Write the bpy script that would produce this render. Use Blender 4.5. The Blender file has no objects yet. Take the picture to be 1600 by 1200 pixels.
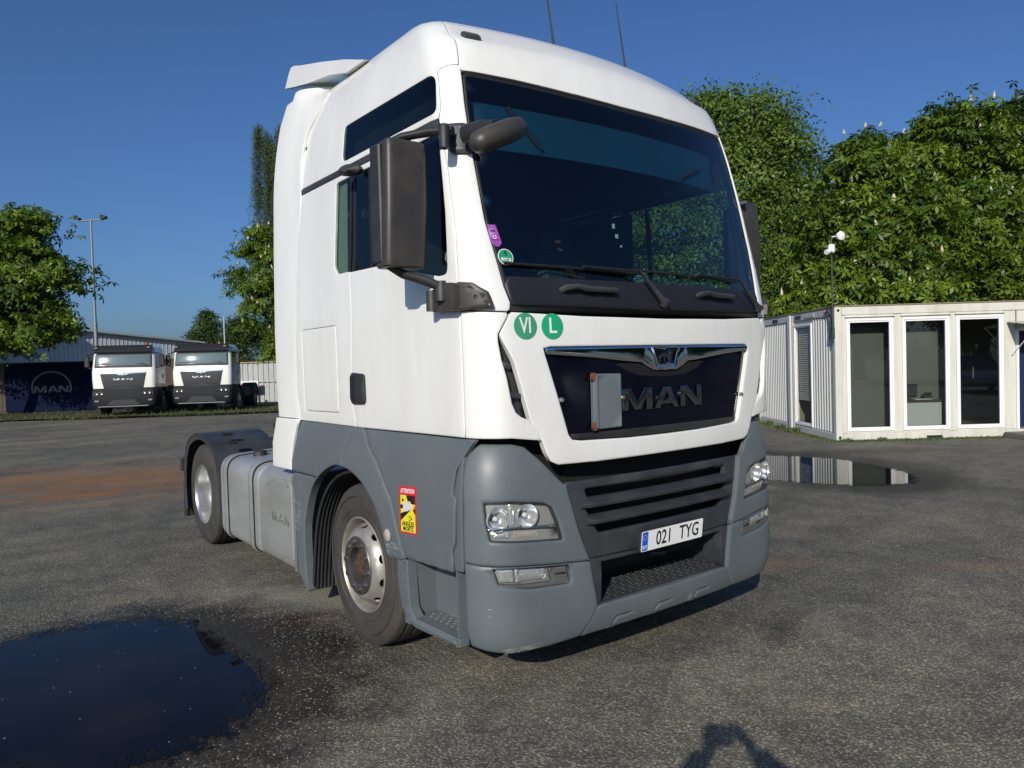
import bpy, math, random
import numpy as np
from mathutils import Vector, Matrix, noise
from mathutils.geometry import delaunay_2d_cdt
random.seed(7)
RNG = np.random.default_rng(7)
scene = bpy.context.scene
COL = scene.collection
R = math.radians

# ------------------------------------------------------------------ camera, world, sun, exposure
cam_data = bpy.data.cameras.new("camera")
cam = bpy.data.objects.new("camera", cam_data)
COL.objects.link(cam)
CAM_POS = Vector((-3.2733, -2.7902, 1.7415))
_yaw, _pitch, _roll = -0.6547, -0.0283, -0.0292
_fwd = Vector((-math.sin(_yaw) * math.cos(_pitch), math.cos(_yaw) * math.cos(_pitch), math.sin(_pitch)))
_right = Vector((math.cos(_yaw), math.sin(_yaw), 0))
_up = _right.cross(_fwd)
_r2 = _right * math.cos(_roll) + _up * math.sin(_roll)
_u2 = -_right * math.sin(_roll) + _up * math.cos(_roll)
_m = Matrix((_r2, _u2, -_fwd)).transposed().to_4x4()
_m.translation = CAM_POS
cam.matrix_world = _m
cam_data.sensor_width = 36.0
cam_data.lens = 36.0 * 1158.2 / 1600.0
cam_data.clip_start = 0.02
cam_data.clip_end = 3000
scene.camera = cam

SUN_TO = Vector((-0.787, -0.617, 0.482)).normalized()      # direction towards the sun
world = bpy.data.worlds.new("World")
scene.world = world
world.use_nodes = True
wn = world.node_tree
wn.nodes.clear()
_out = wn.nodes.new("ShaderNodeOutputWorld")
_bg = wn.nodes.new("ShaderNodeBackground")
_sky = wn.nodes.new("ShaderNodeTexSky")
_sky.sky_type = 'NISHITA'
_sky.sun_disc = False
_sky.sun_elevation = math.asin(SUN_TO.z)
_sky.sun_rotation = math.atan2(SUN_TO.x, SUN_TO.y)
_sky.altitude = 200
_sky.air_density = 1.0
_sky.dust_density = 2.0
_sky.ozone_density = 6.0
_bg.inputs['Strength'].default_value = 0.10
_tint = wn.nodes.new("ShaderNodeMix"); _tint.data_type = 'RGBA'; _tint.blend_type = 'MULTIPLY'
_tint.inputs[0].default_value = 1.0; _tint.inputs[7].default_value = (0.62, 0.76, 0.94, 1)      # the camera's white balance for skylight
wn.links.new(_sky.outputs[0], _tint.inputs[6]); wn.links.new(_tint.outputs[2], _bg.inputs[0])
wn.links.new(_bg.outputs[0], _out.inputs[0])

sun_data = bpy.data.lights.new("sun", 'SUN')
sun_data.energy = 4.15
sun_data.angle = R(0.53)
sun_data.color = (1.0, 0.93, 0.82)
sun = bpy.data.objects.new("sun", sun_data)
COL.objects.link(sun)
sun.rotation_euler = SUN_TO.to_track_quat('Z', 'Y').to_euler()
sun.location = (-30, -25, 20)

scene.view_settings.view_transform = 'Standard'
scene.view_settings.look = 'None'
scene.view_settings.exposure = 0.0
scene.view_settings.gamma = 1.0
scene.view_settings.use_curve_mapping = False
scene.render.engine = 'CYCLES'
scene.cycles.max_bounces = 8
scene.cycles.transparent_max_bounces = 24
scene.cycles.caustics_reflective = False
scene.cycles.caustics_refractive = False

# ------------------------------------------------------------------ materials
def nodes_of(name):
    m = bpy.data.materials.new(name)
    m.use_nodes = True
    nt = m.node_tree
    nt.nodes.clear()
    o = nt.nodes.new("ShaderNodeOutputMaterial")
    return m, nt, o

def N(nt, typ, **kw):
    n = nt.nodes.new(typ)
    for k, v in kw.items():
        if k in ('operation', 'blend_type', 'data_type', 'feature', 'distance', 'noise_dimensions', 'attribute_name', 'interpolation_type', 'wave_type', 'bands_direction'):
            setattr(n, k, v)
        else:
            n.inputs[k.replace('_', ' ')].default_value = v
    return n

def ramp(nt, src, stops):
    r = nt.nodes.new("ShaderNodeValToRGB")
    e = r.color_ramp.elements
    while len(e) < len(stops):
        e.new(0.5)
    for el, (p, c) in zip(e, stops):
        el.position = p
        el.color = (c[0], c[1], c[2], 1) if hasattr(c, '__len__') else (c, c, c, 1)
    nt.links.new(src, r.inputs[0])
    return r

def M(name, col, rough=0.5, metal=0.0, var=0.0, vscale=3.0, bump=0.0, bscale=200.0, dirt=None, dirt_amt=0.0, dscale=2.0,
      coat=0.0, spec=0.5, rvar=0.0, stretch=(1, 1, 1), aniso=0):
    m, nt, o = nodes_of(name)
    p = nt.nodes.new("ShaderNodeBsdfPrincipled")
    L = nt.links.new
    L(p.outputs[0], o.inputs[0])
    p.inputs['Roughness'].default_value = rough
    p.inputs['Metallic'].default_value = metal
    p.inputs['Coat Weight'].default_value = coat
    p.inputs['Coat Roughness'].default_value = 0.04
    p.inputs['Specular IOR Level'].default_value = spec
    p.inputs['Base Color'].default_value = (*col, 1)
    tc = nt.nodes.new("ShaderNodeTexCoord")
    mp = nt.nodes.new("ShaderNodeMapping")
    mp.inputs['Scale'].default_value = stretch
    L(tc.outputs['Object'], mp.inputs[0])
    src = mp.outputs[0]
    if var or dirt is not None or rvar:
        n1 = N(nt, "ShaderNodeTexNoise", Scale=vscale, Detail=6.0, Roughness=0.62)
        L(src, n1.inputs['Vector'])
        lo = [max(0, c * (1 - var)) for c in col]
        hi = [min(1, c * (1 + var)) for c in col]
        rp = ramp(nt, n1.outputs[0], [(0.3, lo), (0.7, hi)])
        cur = rp.outputs[0]
        if dirt is not None:
            n2 = N(nt, "ShaderNodeTexNoise", Scale=dscale, Detail=9.0, Roughness=0.7)
            L(src, n2.inputs['Vector'])
            r2 = ramp(nt, n2.outputs[0], [(0.42, 0.0), (0.72, dirt_amt)])
            mx = N(nt, "ShaderNodeMix", data_type='RGBA')
            L(r2.outputs[0], mx.inputs[0]); L(cur, mx.inputs[6])
            mx.inputs[7].default_value = (*dirt, 1)
            cur = mx.outputs[2]
        L(cur, p.inputs['Base Color'])
        if rvar:
            r3 = ramp(nt, n1.outputs[0], [(0.25, max(0, rough - rvar)), (0.75, min(1, rough + rvar))])
            L(r3.outputs[0], p.inputs['Roughness'])
    if bump:
        nb = N(nt, "ShaderNodeTexNoise", Scale=bscale, Detail=3.0)
        L(src, nb.inputs['Vector'])
        b = nt.nodes.new("ShaderNodeBump")
        b.inputs['Strength'].default_value = bump
        b.inputs['Distance'].default_value = 0.01
        L(nb.outputs[0], b.inputs['Height'])
        L(b.outputs[0], p.inputs['Normal'])
    return m

def schlick(nt, f0):
    """Fresnel reflectance that is the same from either side of a sheet"""
    lw = nt.nodes.new("ShaderNodeLayerWeight"); lw.inputs[0].default_value = .5
    p = N(nt, "ShaderNodeMath", operation='POWER'); p.inputs[1].default_value = 5.0
    nt.links.new(lw.outputs['Facing'], p.inputs[0])
    m = N(nt, "ShaderNodeMath", operation='MULTIPLY_ADD'); m.inputs[1].default_value = 1 - f0; m.inputs[2].default_value = f0
    nt.links.new(p.outputs[0], m.inputs[0])
    return m
def glass(name, tint, refl=(1, 1, 1), rough=0.0, base=None, amount=1.0, wob=0.0):
    """thin glass: coloured transmission plus a Fresnel reflection, same for every ray"""
    m, nt, o = nodes_of(name)
    L = nt.links.new
    tr = nt.nodes.new("ShaderNodeBsdfTransparent"); tr.inputs[0].default_value = (*tint, 1)
    gl = nt.nodes.new("ShaderNodeBsdfGlossy"); gl.inputs[0].default_value = (*refl, 1); gl.inputs['Roughness'].default_value = rough
    fr = schlick(nt, .045)
    mx = nt.nodes.new("ShaderNodeMixShader")
    if wob:
        nz = N(nt, "ShaderNodeTexNoise", Scale=1.3, Detail=1.0)
        tcc = nt.nodes.new("ShaderNodeTexCoord"); L(tcc.outputs['Object'], nz.inputs['Vector'])
        b = nt.nodes.new("ShaderNodeBump"); b.inputs['Strength'].default_value = wob; b.inputs['Distance'].default_value = 0.02
        L(nz.outputs[0], b.inputs['Height']); L(b.outputs[0], gl.inputs['Normal'])
    mu = N(nt, "ShaderNodeMath", operation='MULTIPLY'); mu.inputs[1].default_value = amount
    L(fr.outputs[0], mu.inputs[0])
    L(mu.outputs[0], mx.inputs[0])
    first = tr
    if base is not None:
        df = nt.nodes.new("ShaderNodeBsdfDiffuse"); df.inputs[0].default_value = (*base, 1)
        ad = nt.nodes.new("ShaderNodeMixShader"); ad.inputs[0].default_value = 0.12
        L(tr.outputs[0], ad.inputs[1]); L(df.outputs[0], ad.inputs[2]); first = ad
    L(first.outputs[0], mx.inputs[1]); L(gl.outputs[0], mx.inputs[2]); L(mx.outputs[0], o.inputs[0])
    return m

WHITE = M("white_truck_paint", (0.80, 0.80, 0.775), 0.30, var=0.02, vscale=1.3, coat=0.6, rvar=0.06, dirt=(0.60, 0.58, 0.51), dirt_amt=0.34, dscale=2.4, stretch=(1.6, 1.6, 0.35))
GREY = M("blue_grey_plastic", (0.106, 0.127, 0.139), 0.46, var=0.035, vscale=2.2, rvar=0.08, dirt=(0.19, 0.195, 0.19), dirt_amt=0.32, dscale=2.6, bump=0.06, bscale=500)
BLACKP = M("black_plastic", (0.021, 0.022, 0.024), 0.5, var=0.25, vscale=5, bump=0.15, bscale=420, dirt=(0.10, 0.095, 0.085), dirt_amt=0.35)
DGREY = M("dark_grey_plastic", (0.030, 0.034, 0.041), 0.46, var=0.15, vscale=4, bump=0.1, bscale=400, dirt=(0.10, 0.098, 0.09), dirt_amt=0.4)
MIRRORP = M("mirror_housing_plastic", (0.040, 0.037, 0.036), 0.42, var=0.15, vscale=6, bump=0.12, bscale=600, dirt=(0.12, 0.105, 0.07), dirt_amt=0.35, dscale=3.0)
PIANO = M("gloss_navy_black_panel", (0.002, 0.0025, 0.009), 0.12, spec=0.32)
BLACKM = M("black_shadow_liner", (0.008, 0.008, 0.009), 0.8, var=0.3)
RUBBER = M("tyre_rubber", (0.040, 0.037, 0.034), 0.72, var=0.22, vscale=5, bump=0.12, bscale=120, dirt=(0.085, 0.069, 0.052), dirt_amt=0.7, dscale=3.2)
SEAL = M("rubber_seal", (0.012, 0.012, 0.013), 0.55)
STEEL = M("silver_wheel_steel", (0.47, 0.45, 0.40), 0.42, metal=0.55, var=0.12, vscale=9, dirt=(0.20, 0.16, 0.11), dirt_amt=0.8, dscale=5, rvar=0.1)
ALU = M("polished_aluminium", (0.72, 0.71, 0.68), 0.26, metal=0.85, var=0.06, vscale=6, dirt=(0.30, 0.27, 0.22), dirt_amt=0.5, dscale=5)
TANKM = M("dull_aluminium_tank", (0.50, 0.515, 0.505), 0.40, metal=0.55, var=0.10, vscale=2.5, dirt=(0.31, 0.295, 0.245), dirt_amt=0.6, dscale=3.0, rvar=0.1, stretch=(1, 0.4, 1))
RUSTY = M("rusty_hub", (0.085, 0.065, 0.050), 0.6, metal=0.3, var=0.4, vscale=18, dirt=(0.16, 0.075, 0.035), dirt_amt=0.9, dscale=14)
HUBM = M("dull_hub_metal", (0.16, 0.155, 0.15), 0.40, metal=0.7, var=0.25, vscale=14, dirt=(0.10, 0.075, 0.05), dirt_amt=0.7, dscale=12)
CHROME = M("chrome", (0.78, 0.80, 0.82), 0.07, metal=1.0)
DARKCHROME = M("dark_chrome", (0.30, 0.31, 0.32), 0.09, metal=1.0)
LAMPCHROME = M("lamp_reflector", (0.88, 0.89, 0.88), 0.16, metal=0.72, bump=0.15, bscale=60)
LAMPBACK = M("lamp_housing_grey", (0.30, 0.31, 0.30), 0.35, metal=0.1)
LAMPW = M("lamp_bulb_white", (0.75, 0.75, 0.70), 0.15)
MESHM = M("diamond_mesh_plastic", (0.02, 0.02, 0.022), 0.4)
PLATEW = M("plate_white", (0.80, 0.81, 0.80), 0.35)
PLATEB = M("plate_blue", (0.01, 0.10, 0.62), 0.35)
INK = M("print_black", (0.012, 0.012, 0.014), 0.5)
INKW = M("print_white", (0.78, 0.78, 0.76), 0.5)
BADGE1 = M("badge_green_faded", (0.05, 0.30, 0.16), 0.45, var=0.05)
BADGE2 = M("badge_green", (0.015, 0.36, 0.17), 0.4, var=0.04)
STKG = M("windscreen_sticker_green", (0.01, 0.27, 0.14), 0.5)
STKP = M("windscreen_sticker_purple", (0.30, 0.07, 0.36), 0.5, var=0.2, vscale=90)
STKR = M("sticker_red", (0.62, 0.02, 0.035), 0.4)
STKY = M("sticker_yellow", (0.78, 0.70, 0.03), 0.4)
STKW = M("sticker_pale_grey", (0.62, 0.63, 0.66), 0.4)
GREYBOX = M("grey_painted_steel", (0.155, 0.185, 0.195), 0.38, metal=0.2, var=0.05)
RUSTBROWN = M("rust_brown_corner", (0.16, 0.055, 0.03), 0.6)
LENS = glass("lamp_lens", (0.93, 0.94, 0.93), amount=1.0)
AMBERL = M("orange_marker_lens", (0.35, 0.20, 0.14), 0.2, coat=0.8)
CLEARL = M("clear_marker_lens", (0.42, 0.36, 0.32), 0.15, coat=0.8)
WINDSCREEN = glass("windscreen_glass", (0.46, 0.62, 0.62), wob=0.006, amount=1.5)
SIDEGLASS = glass("dark_side_glass", (0.34, 0.42, 0.42), refl=(0.95, 1, 1), wob=0.005)
DRIVERGLASS = glass("driver_side_glass", (0.66, 0.80, 0.76), wob=0.005)
COWLM = M("cowl_black", (0.016, 0.016, 0.021), 0.45, var=0.15, bump=0.1, bscale=400)
INTER = M("dark_cab_interior", (0.022, 0.022, 0.024), 0.75, var=0.3, vscale=3)
INTERG = M("grey_cab_trim", (0.045, 0.048, 0.05), 0.7, var=0.2)
TEAL = M("teal_roller_blind", (0.0015, 0.050, 0.105), 0.7, var=0.15, vscale=2)
TREAD = M("checker_steel", (0.33, 0.31, 0.27), 0.45, metal=0.5, var=0.3, vscale=12, dirt=(0.10, 0.08, 0.06), dirt_amt=0.7, dscale=9)
RAILM = M("chassis_black", (0.018, 0.018, 0.02), 0.5, var=0.4, vscale=6, dirt=(0.09, 0.08, 0.065), dirt_amt=0.6)

# ------------------------------------------------------------------ object helpers
def tag(o, label=None, cat=None, group=None, kind=None):
    if label: o['label'] = label
    if cat: o['category'] = cat
    if group: o['group'] = group
    if kind: o['kind'] = kind
    return o

def empty(name, loc=(0, 0, 0), rz=0.0, label=None, cat=None, group=None):
    o = bpy.data.objects.new(name, None)
    COL.objects.link(o)
    o.location = loc
    o.rotation_euler = (0, 0, rz)
    o.empty_display_size = 0.2
    return tag(o, label, cat, group)

def link(name, me, mat, parent=None, label=None):
    o = bpy.data.objects.new(name, me)
    COL.objects.link(o)
    if mat is not None and not me.materials:
        if isinstance(mat, (list, tuple)):
            for q in mat: me.materials.append(q)
        else:
            me.materials.append(mat)
    if parent is not None: o.parent = parent
    if label: o['label'] = label
    return o

def copy_tree(o, parent=None, suffix=None):
    c = o.copy()
    COL.objects.link(c)
    if parent is not None: c.parent = parent
    for ch in list(o.children):
        copy_tree(ch, c)
    return c

class MB:
    """collects simple solids, builds one mesh"""
    def __init__(s):
        s.v = []; s.f = []; s.sm = []; s.mi = []
        s.cur = 0
    def add(s, vs, fs, smooth=False):
        b = len(s.v)
        s.v.extend([tuple(p) for p in vs])
        for f in fs:
            s.f.append([i + b for i in f]); s.sm.append(smooth); s.mi.append(s.cur)
        return s
    def box(s, c, size, rot=None, bev=0.0):
        """box; with bev>0 the four long edges and both rims are chamfered"""
        hx, hy, hz = [q / 2 for q in size]
        if bev <= 0:
            vs = [(x, y, z) for x in (-hx, hx) for y in (-hy, hy) for z in (-hz, hz)]
            fs = [(0, 1, 3, 2), (4, 6, 7, 5), (0, 4, 5, 1), (2, 3, 7, 6), (0, 2, 6, 4), (1, 5, 7, 3)]
        else:
            b = min(bev, hx * 0.95, hy * 0.95, hz * 0.95)
            vs = []; ring = []
            for zz, ins in ((-hz, b), (-hz + b, 0), (hz - b, 0), (hz, b)):
                x, y = hx - ins, hy - ins
                k = b if ins == 0 else b * 0.6
                pts = [(-x + k, -y), (x - k, -y), (x, -y + k), (x, y - k), (x - k, y), (-x + k, y), (-x, y - k), (-x, -y + k)]
                ring.append([len(vs) + i for i in range(8)])
                vs += [(px, py, zz) for px, py in pts]
            fs = [list(reversed(ring[0])), ring[3]]
            for a, c2 in zip(ring, ring[1:]):
                for i in range(8):
                    j = (i + 1) % 8
                    fs.append((a[i], a[j], c2[j], c2[i]))
        c = Vector(c)
        if rot is None:
            vs = [c + Vector(p) for p in vs]
        else:
            vs = [c + rot @ Vector(p) for p in vs]
        return s.add(vs, fs)
    def tube(s, pts, r, n=10, caps=True, squash=None):
        pts = [Vector(p) for p in pts]
        rs = r if hasattr(r, '__len__') else [r] * len(pts)
        vs = []; fs = []
        d0 = (pts[1] - pts[0]).normalized()
        ref = Vector((0, 0, 1)) if abs(d0.z) < 0.9 else Vector((1, 0, 0))
        a = d0.cross(ref).normalized()
        for i, p in enumerate(pts):
            if i == 0: d = d0
            elif i == len(pts) - 1: d = (pts[i] - pts[i - 1]).normalized()
            else: d = ((pts[i + 1] - pts[i]).normalized() + (pts[i] - pts[i - 1]).normalized()).normalized()
            a = (a - d * a.dot(d)).normalized()
            b = d.cross(a)
            sa, sb = squash if squash else (1, 1)
            for k in range(n):
                t = 2 * math.pi * k / n
                vs.append(p + (a * math.cos(t) * sa + b * math.sin(t) * sb) * rs[i])
        for i in range(len(pts) - 1):
            for k in range(n):
                j = (k + 1) % n
                fs.append((i * n + k, i * n + j, (i + 1) * n + j, (i + 1) * n + k))
        s.add(vs, fs, True)
        if caps:
            b0 = len(s.v) - len(vs)
            s.f.append([b0 + k for k in reversed(range(n))]); s.sm.append(False); s.mi.append(s.cur)
            e0 = b0 + (len(pts) - 1) * n
            s.f.append([e0 + k for k in range(n)]); s.sm.append(False); s.mi.append(s.cur)
        return s
    def lathe(s, prof, origin=(0, 0, 0), axis='x', n=48, a0=0.0, a1=2 * math.pi, close=False):
        """prof: list of (axial, radius); revolved round the axis through origin"""
        ox, oy, oz = origin
        full = abs(a1 - a0 - 2 * math.pi) < 1e-6
        m = n if full else n + 1
        vs = []
        for k in range(m):
            t = a0 + (a1 - a0) * k / n
            for ax, r in prof:
                c, q = math.cos(t) * r, math.sin(t) * r
                if axis == 'x': vs.append((ox + ax, oy + c, oz + q))
                elif axis == 'y': vs.append((ox + c, oy + ax, oz + q))
                else: vs.append((ox + c, oy + q, oz + ax))
        P_ = len(prof); fs = []
        for k in range(n):
            k2 = (k + 1) % m
            for i in range(P_ - 1):
                fs.append((k * P_ + i, k2 * P_ + i, k2 * P_ + i + 1, k * P_ + i + 1))
            if close:
                fs.append((k * P_ + P_ - 1, k2 * P_ + P_ - 1, k2 * P_, k * P_))
        return s.add(vs, fs, True)
    def prism(s, poly, mp, t0, t1):
        """2-D polygon poly through mp(u, v, t) -> xyz, between depths t0 and t1"""
        n = len(poly)
        vs = [mp(u, v, t0) for u, v in poly] + [mp(u, v, t1) for u, v in poly]
        fs = [list(range(n)), list(reversed(range(n, 2 * n)))]
        for i in range(n):
            j = (i + 1) % n
            fs.append((i, n + i, n + j, j))
        return s.add(vs, fs)
    def build(s, name, mat, parent=None, label=None, sharp=None):
        me = bpy.data.meshes.new(name)
        me.from_pydata([tuple(p) for p in s.v], [], s.f)
        me.polygons.foreach_set('use_smooth', s.sm)
        me.polygons.foreach_set('material_index', s.mi)
        me.update()
        if any(s.sm):
            try: me.set_sharp_from_angle(angle=R(sharp or 38))
            except Exception: pass
        return link(name, me, mat, parent, label)

# ------------------------------------------------------------------ truck body surfaces
def interp(t, pts, k):
    n = len(pts)
    if t <= pts[0][0]: return pts[0][k]
    if t >= pts[-1][0]: return pts[-1][k]
    i = 0
    while pts[i + 1][0] < t: i += 1
    x0, x1 = pts[i][0], pts[i + 1][0]; y0, y1 = pts[i][k], pts[i + 1][k]; h = x1 - x0; u = (t - x0) / h
    def mm(j):
        if j <= 0 or j >= n - 1:
            j0 = max(0, min(j, n - 2)); return (pts[j0 + 1][k] - pts[j0][k]) / (pts[j0 + 1][0] - pts[j0][0])
        a = (pts[j][k] - pts[j - 1][k]) / (pts[j][0] - pts[j - 1][0]); b = (pts[j + 1][k] - pts[j][k]) / (pts[j + 1][0] - pts[j][0])
        return 0.0 if a * b <= 0 else 2 * a * b / (a + b)
    m0, m1 = mm(i), mm(i + 1)
    return (2 * u**3 - 3 * u * u + 1) * y0 + (u**3 - 2 * u * u + u) * h * m0 + (-2 * u**3 + 3 * u * u) * y1 + (u**3 - u * u) * h * m1

# rows: parameter, height, half width, front y at the centre, corner radius, bow
CAB = [(1.1,1.10,1.205,.045,.22,.075),(1.3,1.30,1.222,.030,.22,.075),(1.6,1.60,1.232,.028,.22,.075),(2.0,2.00,1.232,.036,.20,.08),
       (2.15,2.15,1.230,.055,.17,.09),(2.6,2.60,1.225,.150,.15,.10),(3.0,3.00,1.212,.248,.16,.10),(3.3,3.30,1.177,.330,.19,.10),
       (3.45,3.45,1.149,.385,.20,.11),(3.58,3.555,1.115,.48,.16,.15),(3.70,3.655,1.072,.60,.16,.15),(3.82,3.715,1.0,.77,.19,.15),
       (3.95,3.755,.875,1.02,.24,.15),(4.10,3.778,.65,1.25,.3,.15),(4.3,3.785,.36,1.42,.3,.15)]
BUM = [(t, z, w + .019, f + .03, .25, .07) for t, z, w, f in [(.20,.20,1.13,.10),(.27,.27,1.185,.045),(.36,.36,1.215,.012),(.5,.5,1.232,.0),(.70,.70,1.236,.0),
       (.9,.9,1.236,.003),(1.1,1.1,1.23,.012),(1.22,1.22,1.215,.026),(1.32,1.32,1.185,.06),(1.40,1.40,1.15,.10)]]
_sec = {}
def section(prof, t):
    key = (id(prof), round(t, 5))
    if key in _sec: return _sec[key]
    z, W, F, r, b = [interp(t, prof, k) for k in (1, 2, 3, 4, 5)]
    xc = W - r; th = 0.0
    for _ in range(6):
        xk = xc + r * math.sin(th); th = math.atan(2 * b * xk / 1.1664)
    yk = F + b * xk * xk / 1.1664; yc = yk + r * math.cos(th)
    res = (z, W, F, r, b, xc, xk, th, yc, r * (math.pi / 2 - th)); _sec[key] = res
    return res
def surf(prof, a, t):
    z, W, F, r, b, xc, xk, th, yc, arc = section(prof, t)
    s = abs(a); sg = 1 if a >= 0 else -1
    if s <= xk: x = s; y = F + b * s * s / 1.1664
    elif s <= xk + arc:
        q = th + (s - xk) / r; x = xc + r * math.sin(q); y = yc - r * math.cos(q)
    else: x = W; y = yc + (s - xk - arc)
    return Vector((sg * x, y, z))
def mp_prof(prof):
    def f(a, t, off):
        p = surf(prof, a, t)
        if off == 0: return p
        e = 2e-3
        n = (surf(prof, a + e, t) - p).cross(surf(prof, a, t + e) - p)
        return p + n.normalized() * off if n.length > 1e-12 else p + Vector((0, 0, off))
    return f
MC, MBU = mp_prof(CAB), mp_prof(BUM)
def a_of_y(prof, t, y):
    z, W, F, r, b, xc, xk, th, yc, arc = section(prof, t)
    return xk + arc + (y - yc)
SIDEW = [(.05, 1.235), (.6, 1.25), (.95, 1.25), (1.2, 1.237), (1.38, 1.205), (1.5, 1.19)]
def side_map(sign=-1):
    """(y, z) -> lower side skirt surface"""
    def f(y, z, off):
        w = interp(z, SIDEW, 1)
        return Vector((sign * (w + off), y, z))
    return f
MSL, MSR = side_map(-1), side_map(1)

def dedupe(p, e=1e-5):
    out = [q for i, q in enumerate(p) if math.hypot(q[0] - p[i - 1][0], q[1] - p[i - 1][1]) > e]
    return out if len(out) > 2 else list(p)
def catmull(p, k=4):
    """open smooth curve through the points"""
    out = []
    q = [p[0]] + list(p) + [p[-1]]
    for i in range(1, len(q) - 2):
        a, b, c, d = q[i - 1], q[i], q[i + 1], q[i + 2]
        for j in range(k):
            t = j / k
            out.append(tuple(.5 * (2 * b[m] + (c[m] - a[m]) * t + (2 * a[m] - 5 * b[m] + 4 * c[m] - d[m]) * t * t + (-a[m] + 3 * b[m] - 3 * c[m] + d[m]) * t**3) for m in range(len(b))))
    out.append(tuple(p[-1]))
    return out
def densify(poly, step):
    out = []
    n = len(poly)
    for i in range(n):
        a, b = poly[i], poly[(i + 1) % n]
        L = math.hypot(b[0] - a[0], b[1] - a[1])
        k = max(1, int(math.ceil(L / step)))
        for j in range(k):
            out.append((a[0] + (b[0] - a[0]) * j / k, a[1] + (b[1] - a[1]) * j / k))
    return out
def area(p):
    return sum(p[i][0] * p[(i + 1) % len(p)][1] - p[(i + 1) % len(p)][0] * p[i][1] for i in range(len(p))) / 2
def rounded(poly, r, k=4):
    """round the corners of a polygon with radius r (or per-corner list)"""
    n = len(poly); out = []
    for i in range(n):
        p0, p, p2 = Vector(poly[i - 1]), Vector(poly[i]), Vector(poly[(i + 1) % n])
        rr = r[i] if hasattr(r, '__len__') else r
        a, b = p0 - p, p2 - p
        la, lb = a.length, b.length
        if rr <= 0 or la < 1e-6 or lb < 1e-6: out.append(tuple(p)); continue
        a.normalize(); b.normalize()
        ang = math.acos(max(-1, min(1, a.dot(b))))
        if ang > 2.9: out.append(tuple(p)); continue
        d = min(rr / math.tan(ang / 2), la * 0.48, lb * 0.48)
        A, B = p + a * d, p + b * d
        for j in range(k + 1):
            u = j / k
            q = A * (1 - u)**2 + p * 2 * u * (1 - u) + B * u * u
            out.append((q.x, q.y))
    return out
def offset_poly(p, d):
    """shift each vertex inwards by d (p counter-clockwise)"""
    n = len(p); out = []
    for i in range(n):
        ax, ay = p[i][0] - p[i - 1][0], p[i][1] - p[i - 1][1]
        bx, by = p[(i + 1) % n][0] - p[i][0], p[(i + 1) % n][1] - p[i][1]
        la, lb = math.hypot(ax, ay) or 1e-9, math.hypot(bx, by) or 1e-9
        n1 = (-ay / la, ax / la); n2 = (-by / lb, bx / lb)
        mx, my = n1[0] + n2[0], n1[1] + n2[1]
        k = max(0.35, (mx * n1[0] + my * n1[1]))
        out.append((p[i][0] + mx / k * d, p[i][1] + my / k * d))
    return out
def inside_mask(pts, poly):
    x, y = pts[:, 0], pts[:, 1]
    res = np.zeros(len(pts), bool)
    n = len(poly)
    for i in range(n):
        x0, y0 = poly[i]; x1, y1 = poly[(i + 1) % n]
        if y0 == y1: continue
        c = ((y0 > y) != (y1 > y)) & (x < (x1 - x0) * (y - y0) / (y1 - y0) + x0)
        res ^= c
    return res
def near_mask(pts, poly, d):
    q = np.array(poly)
    res = np.zeros(len(pts), bool)
    for i in range(0, len(q)):
        res |= ((pts - q[i])**2).sum(1) < d * d
    return res

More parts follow.
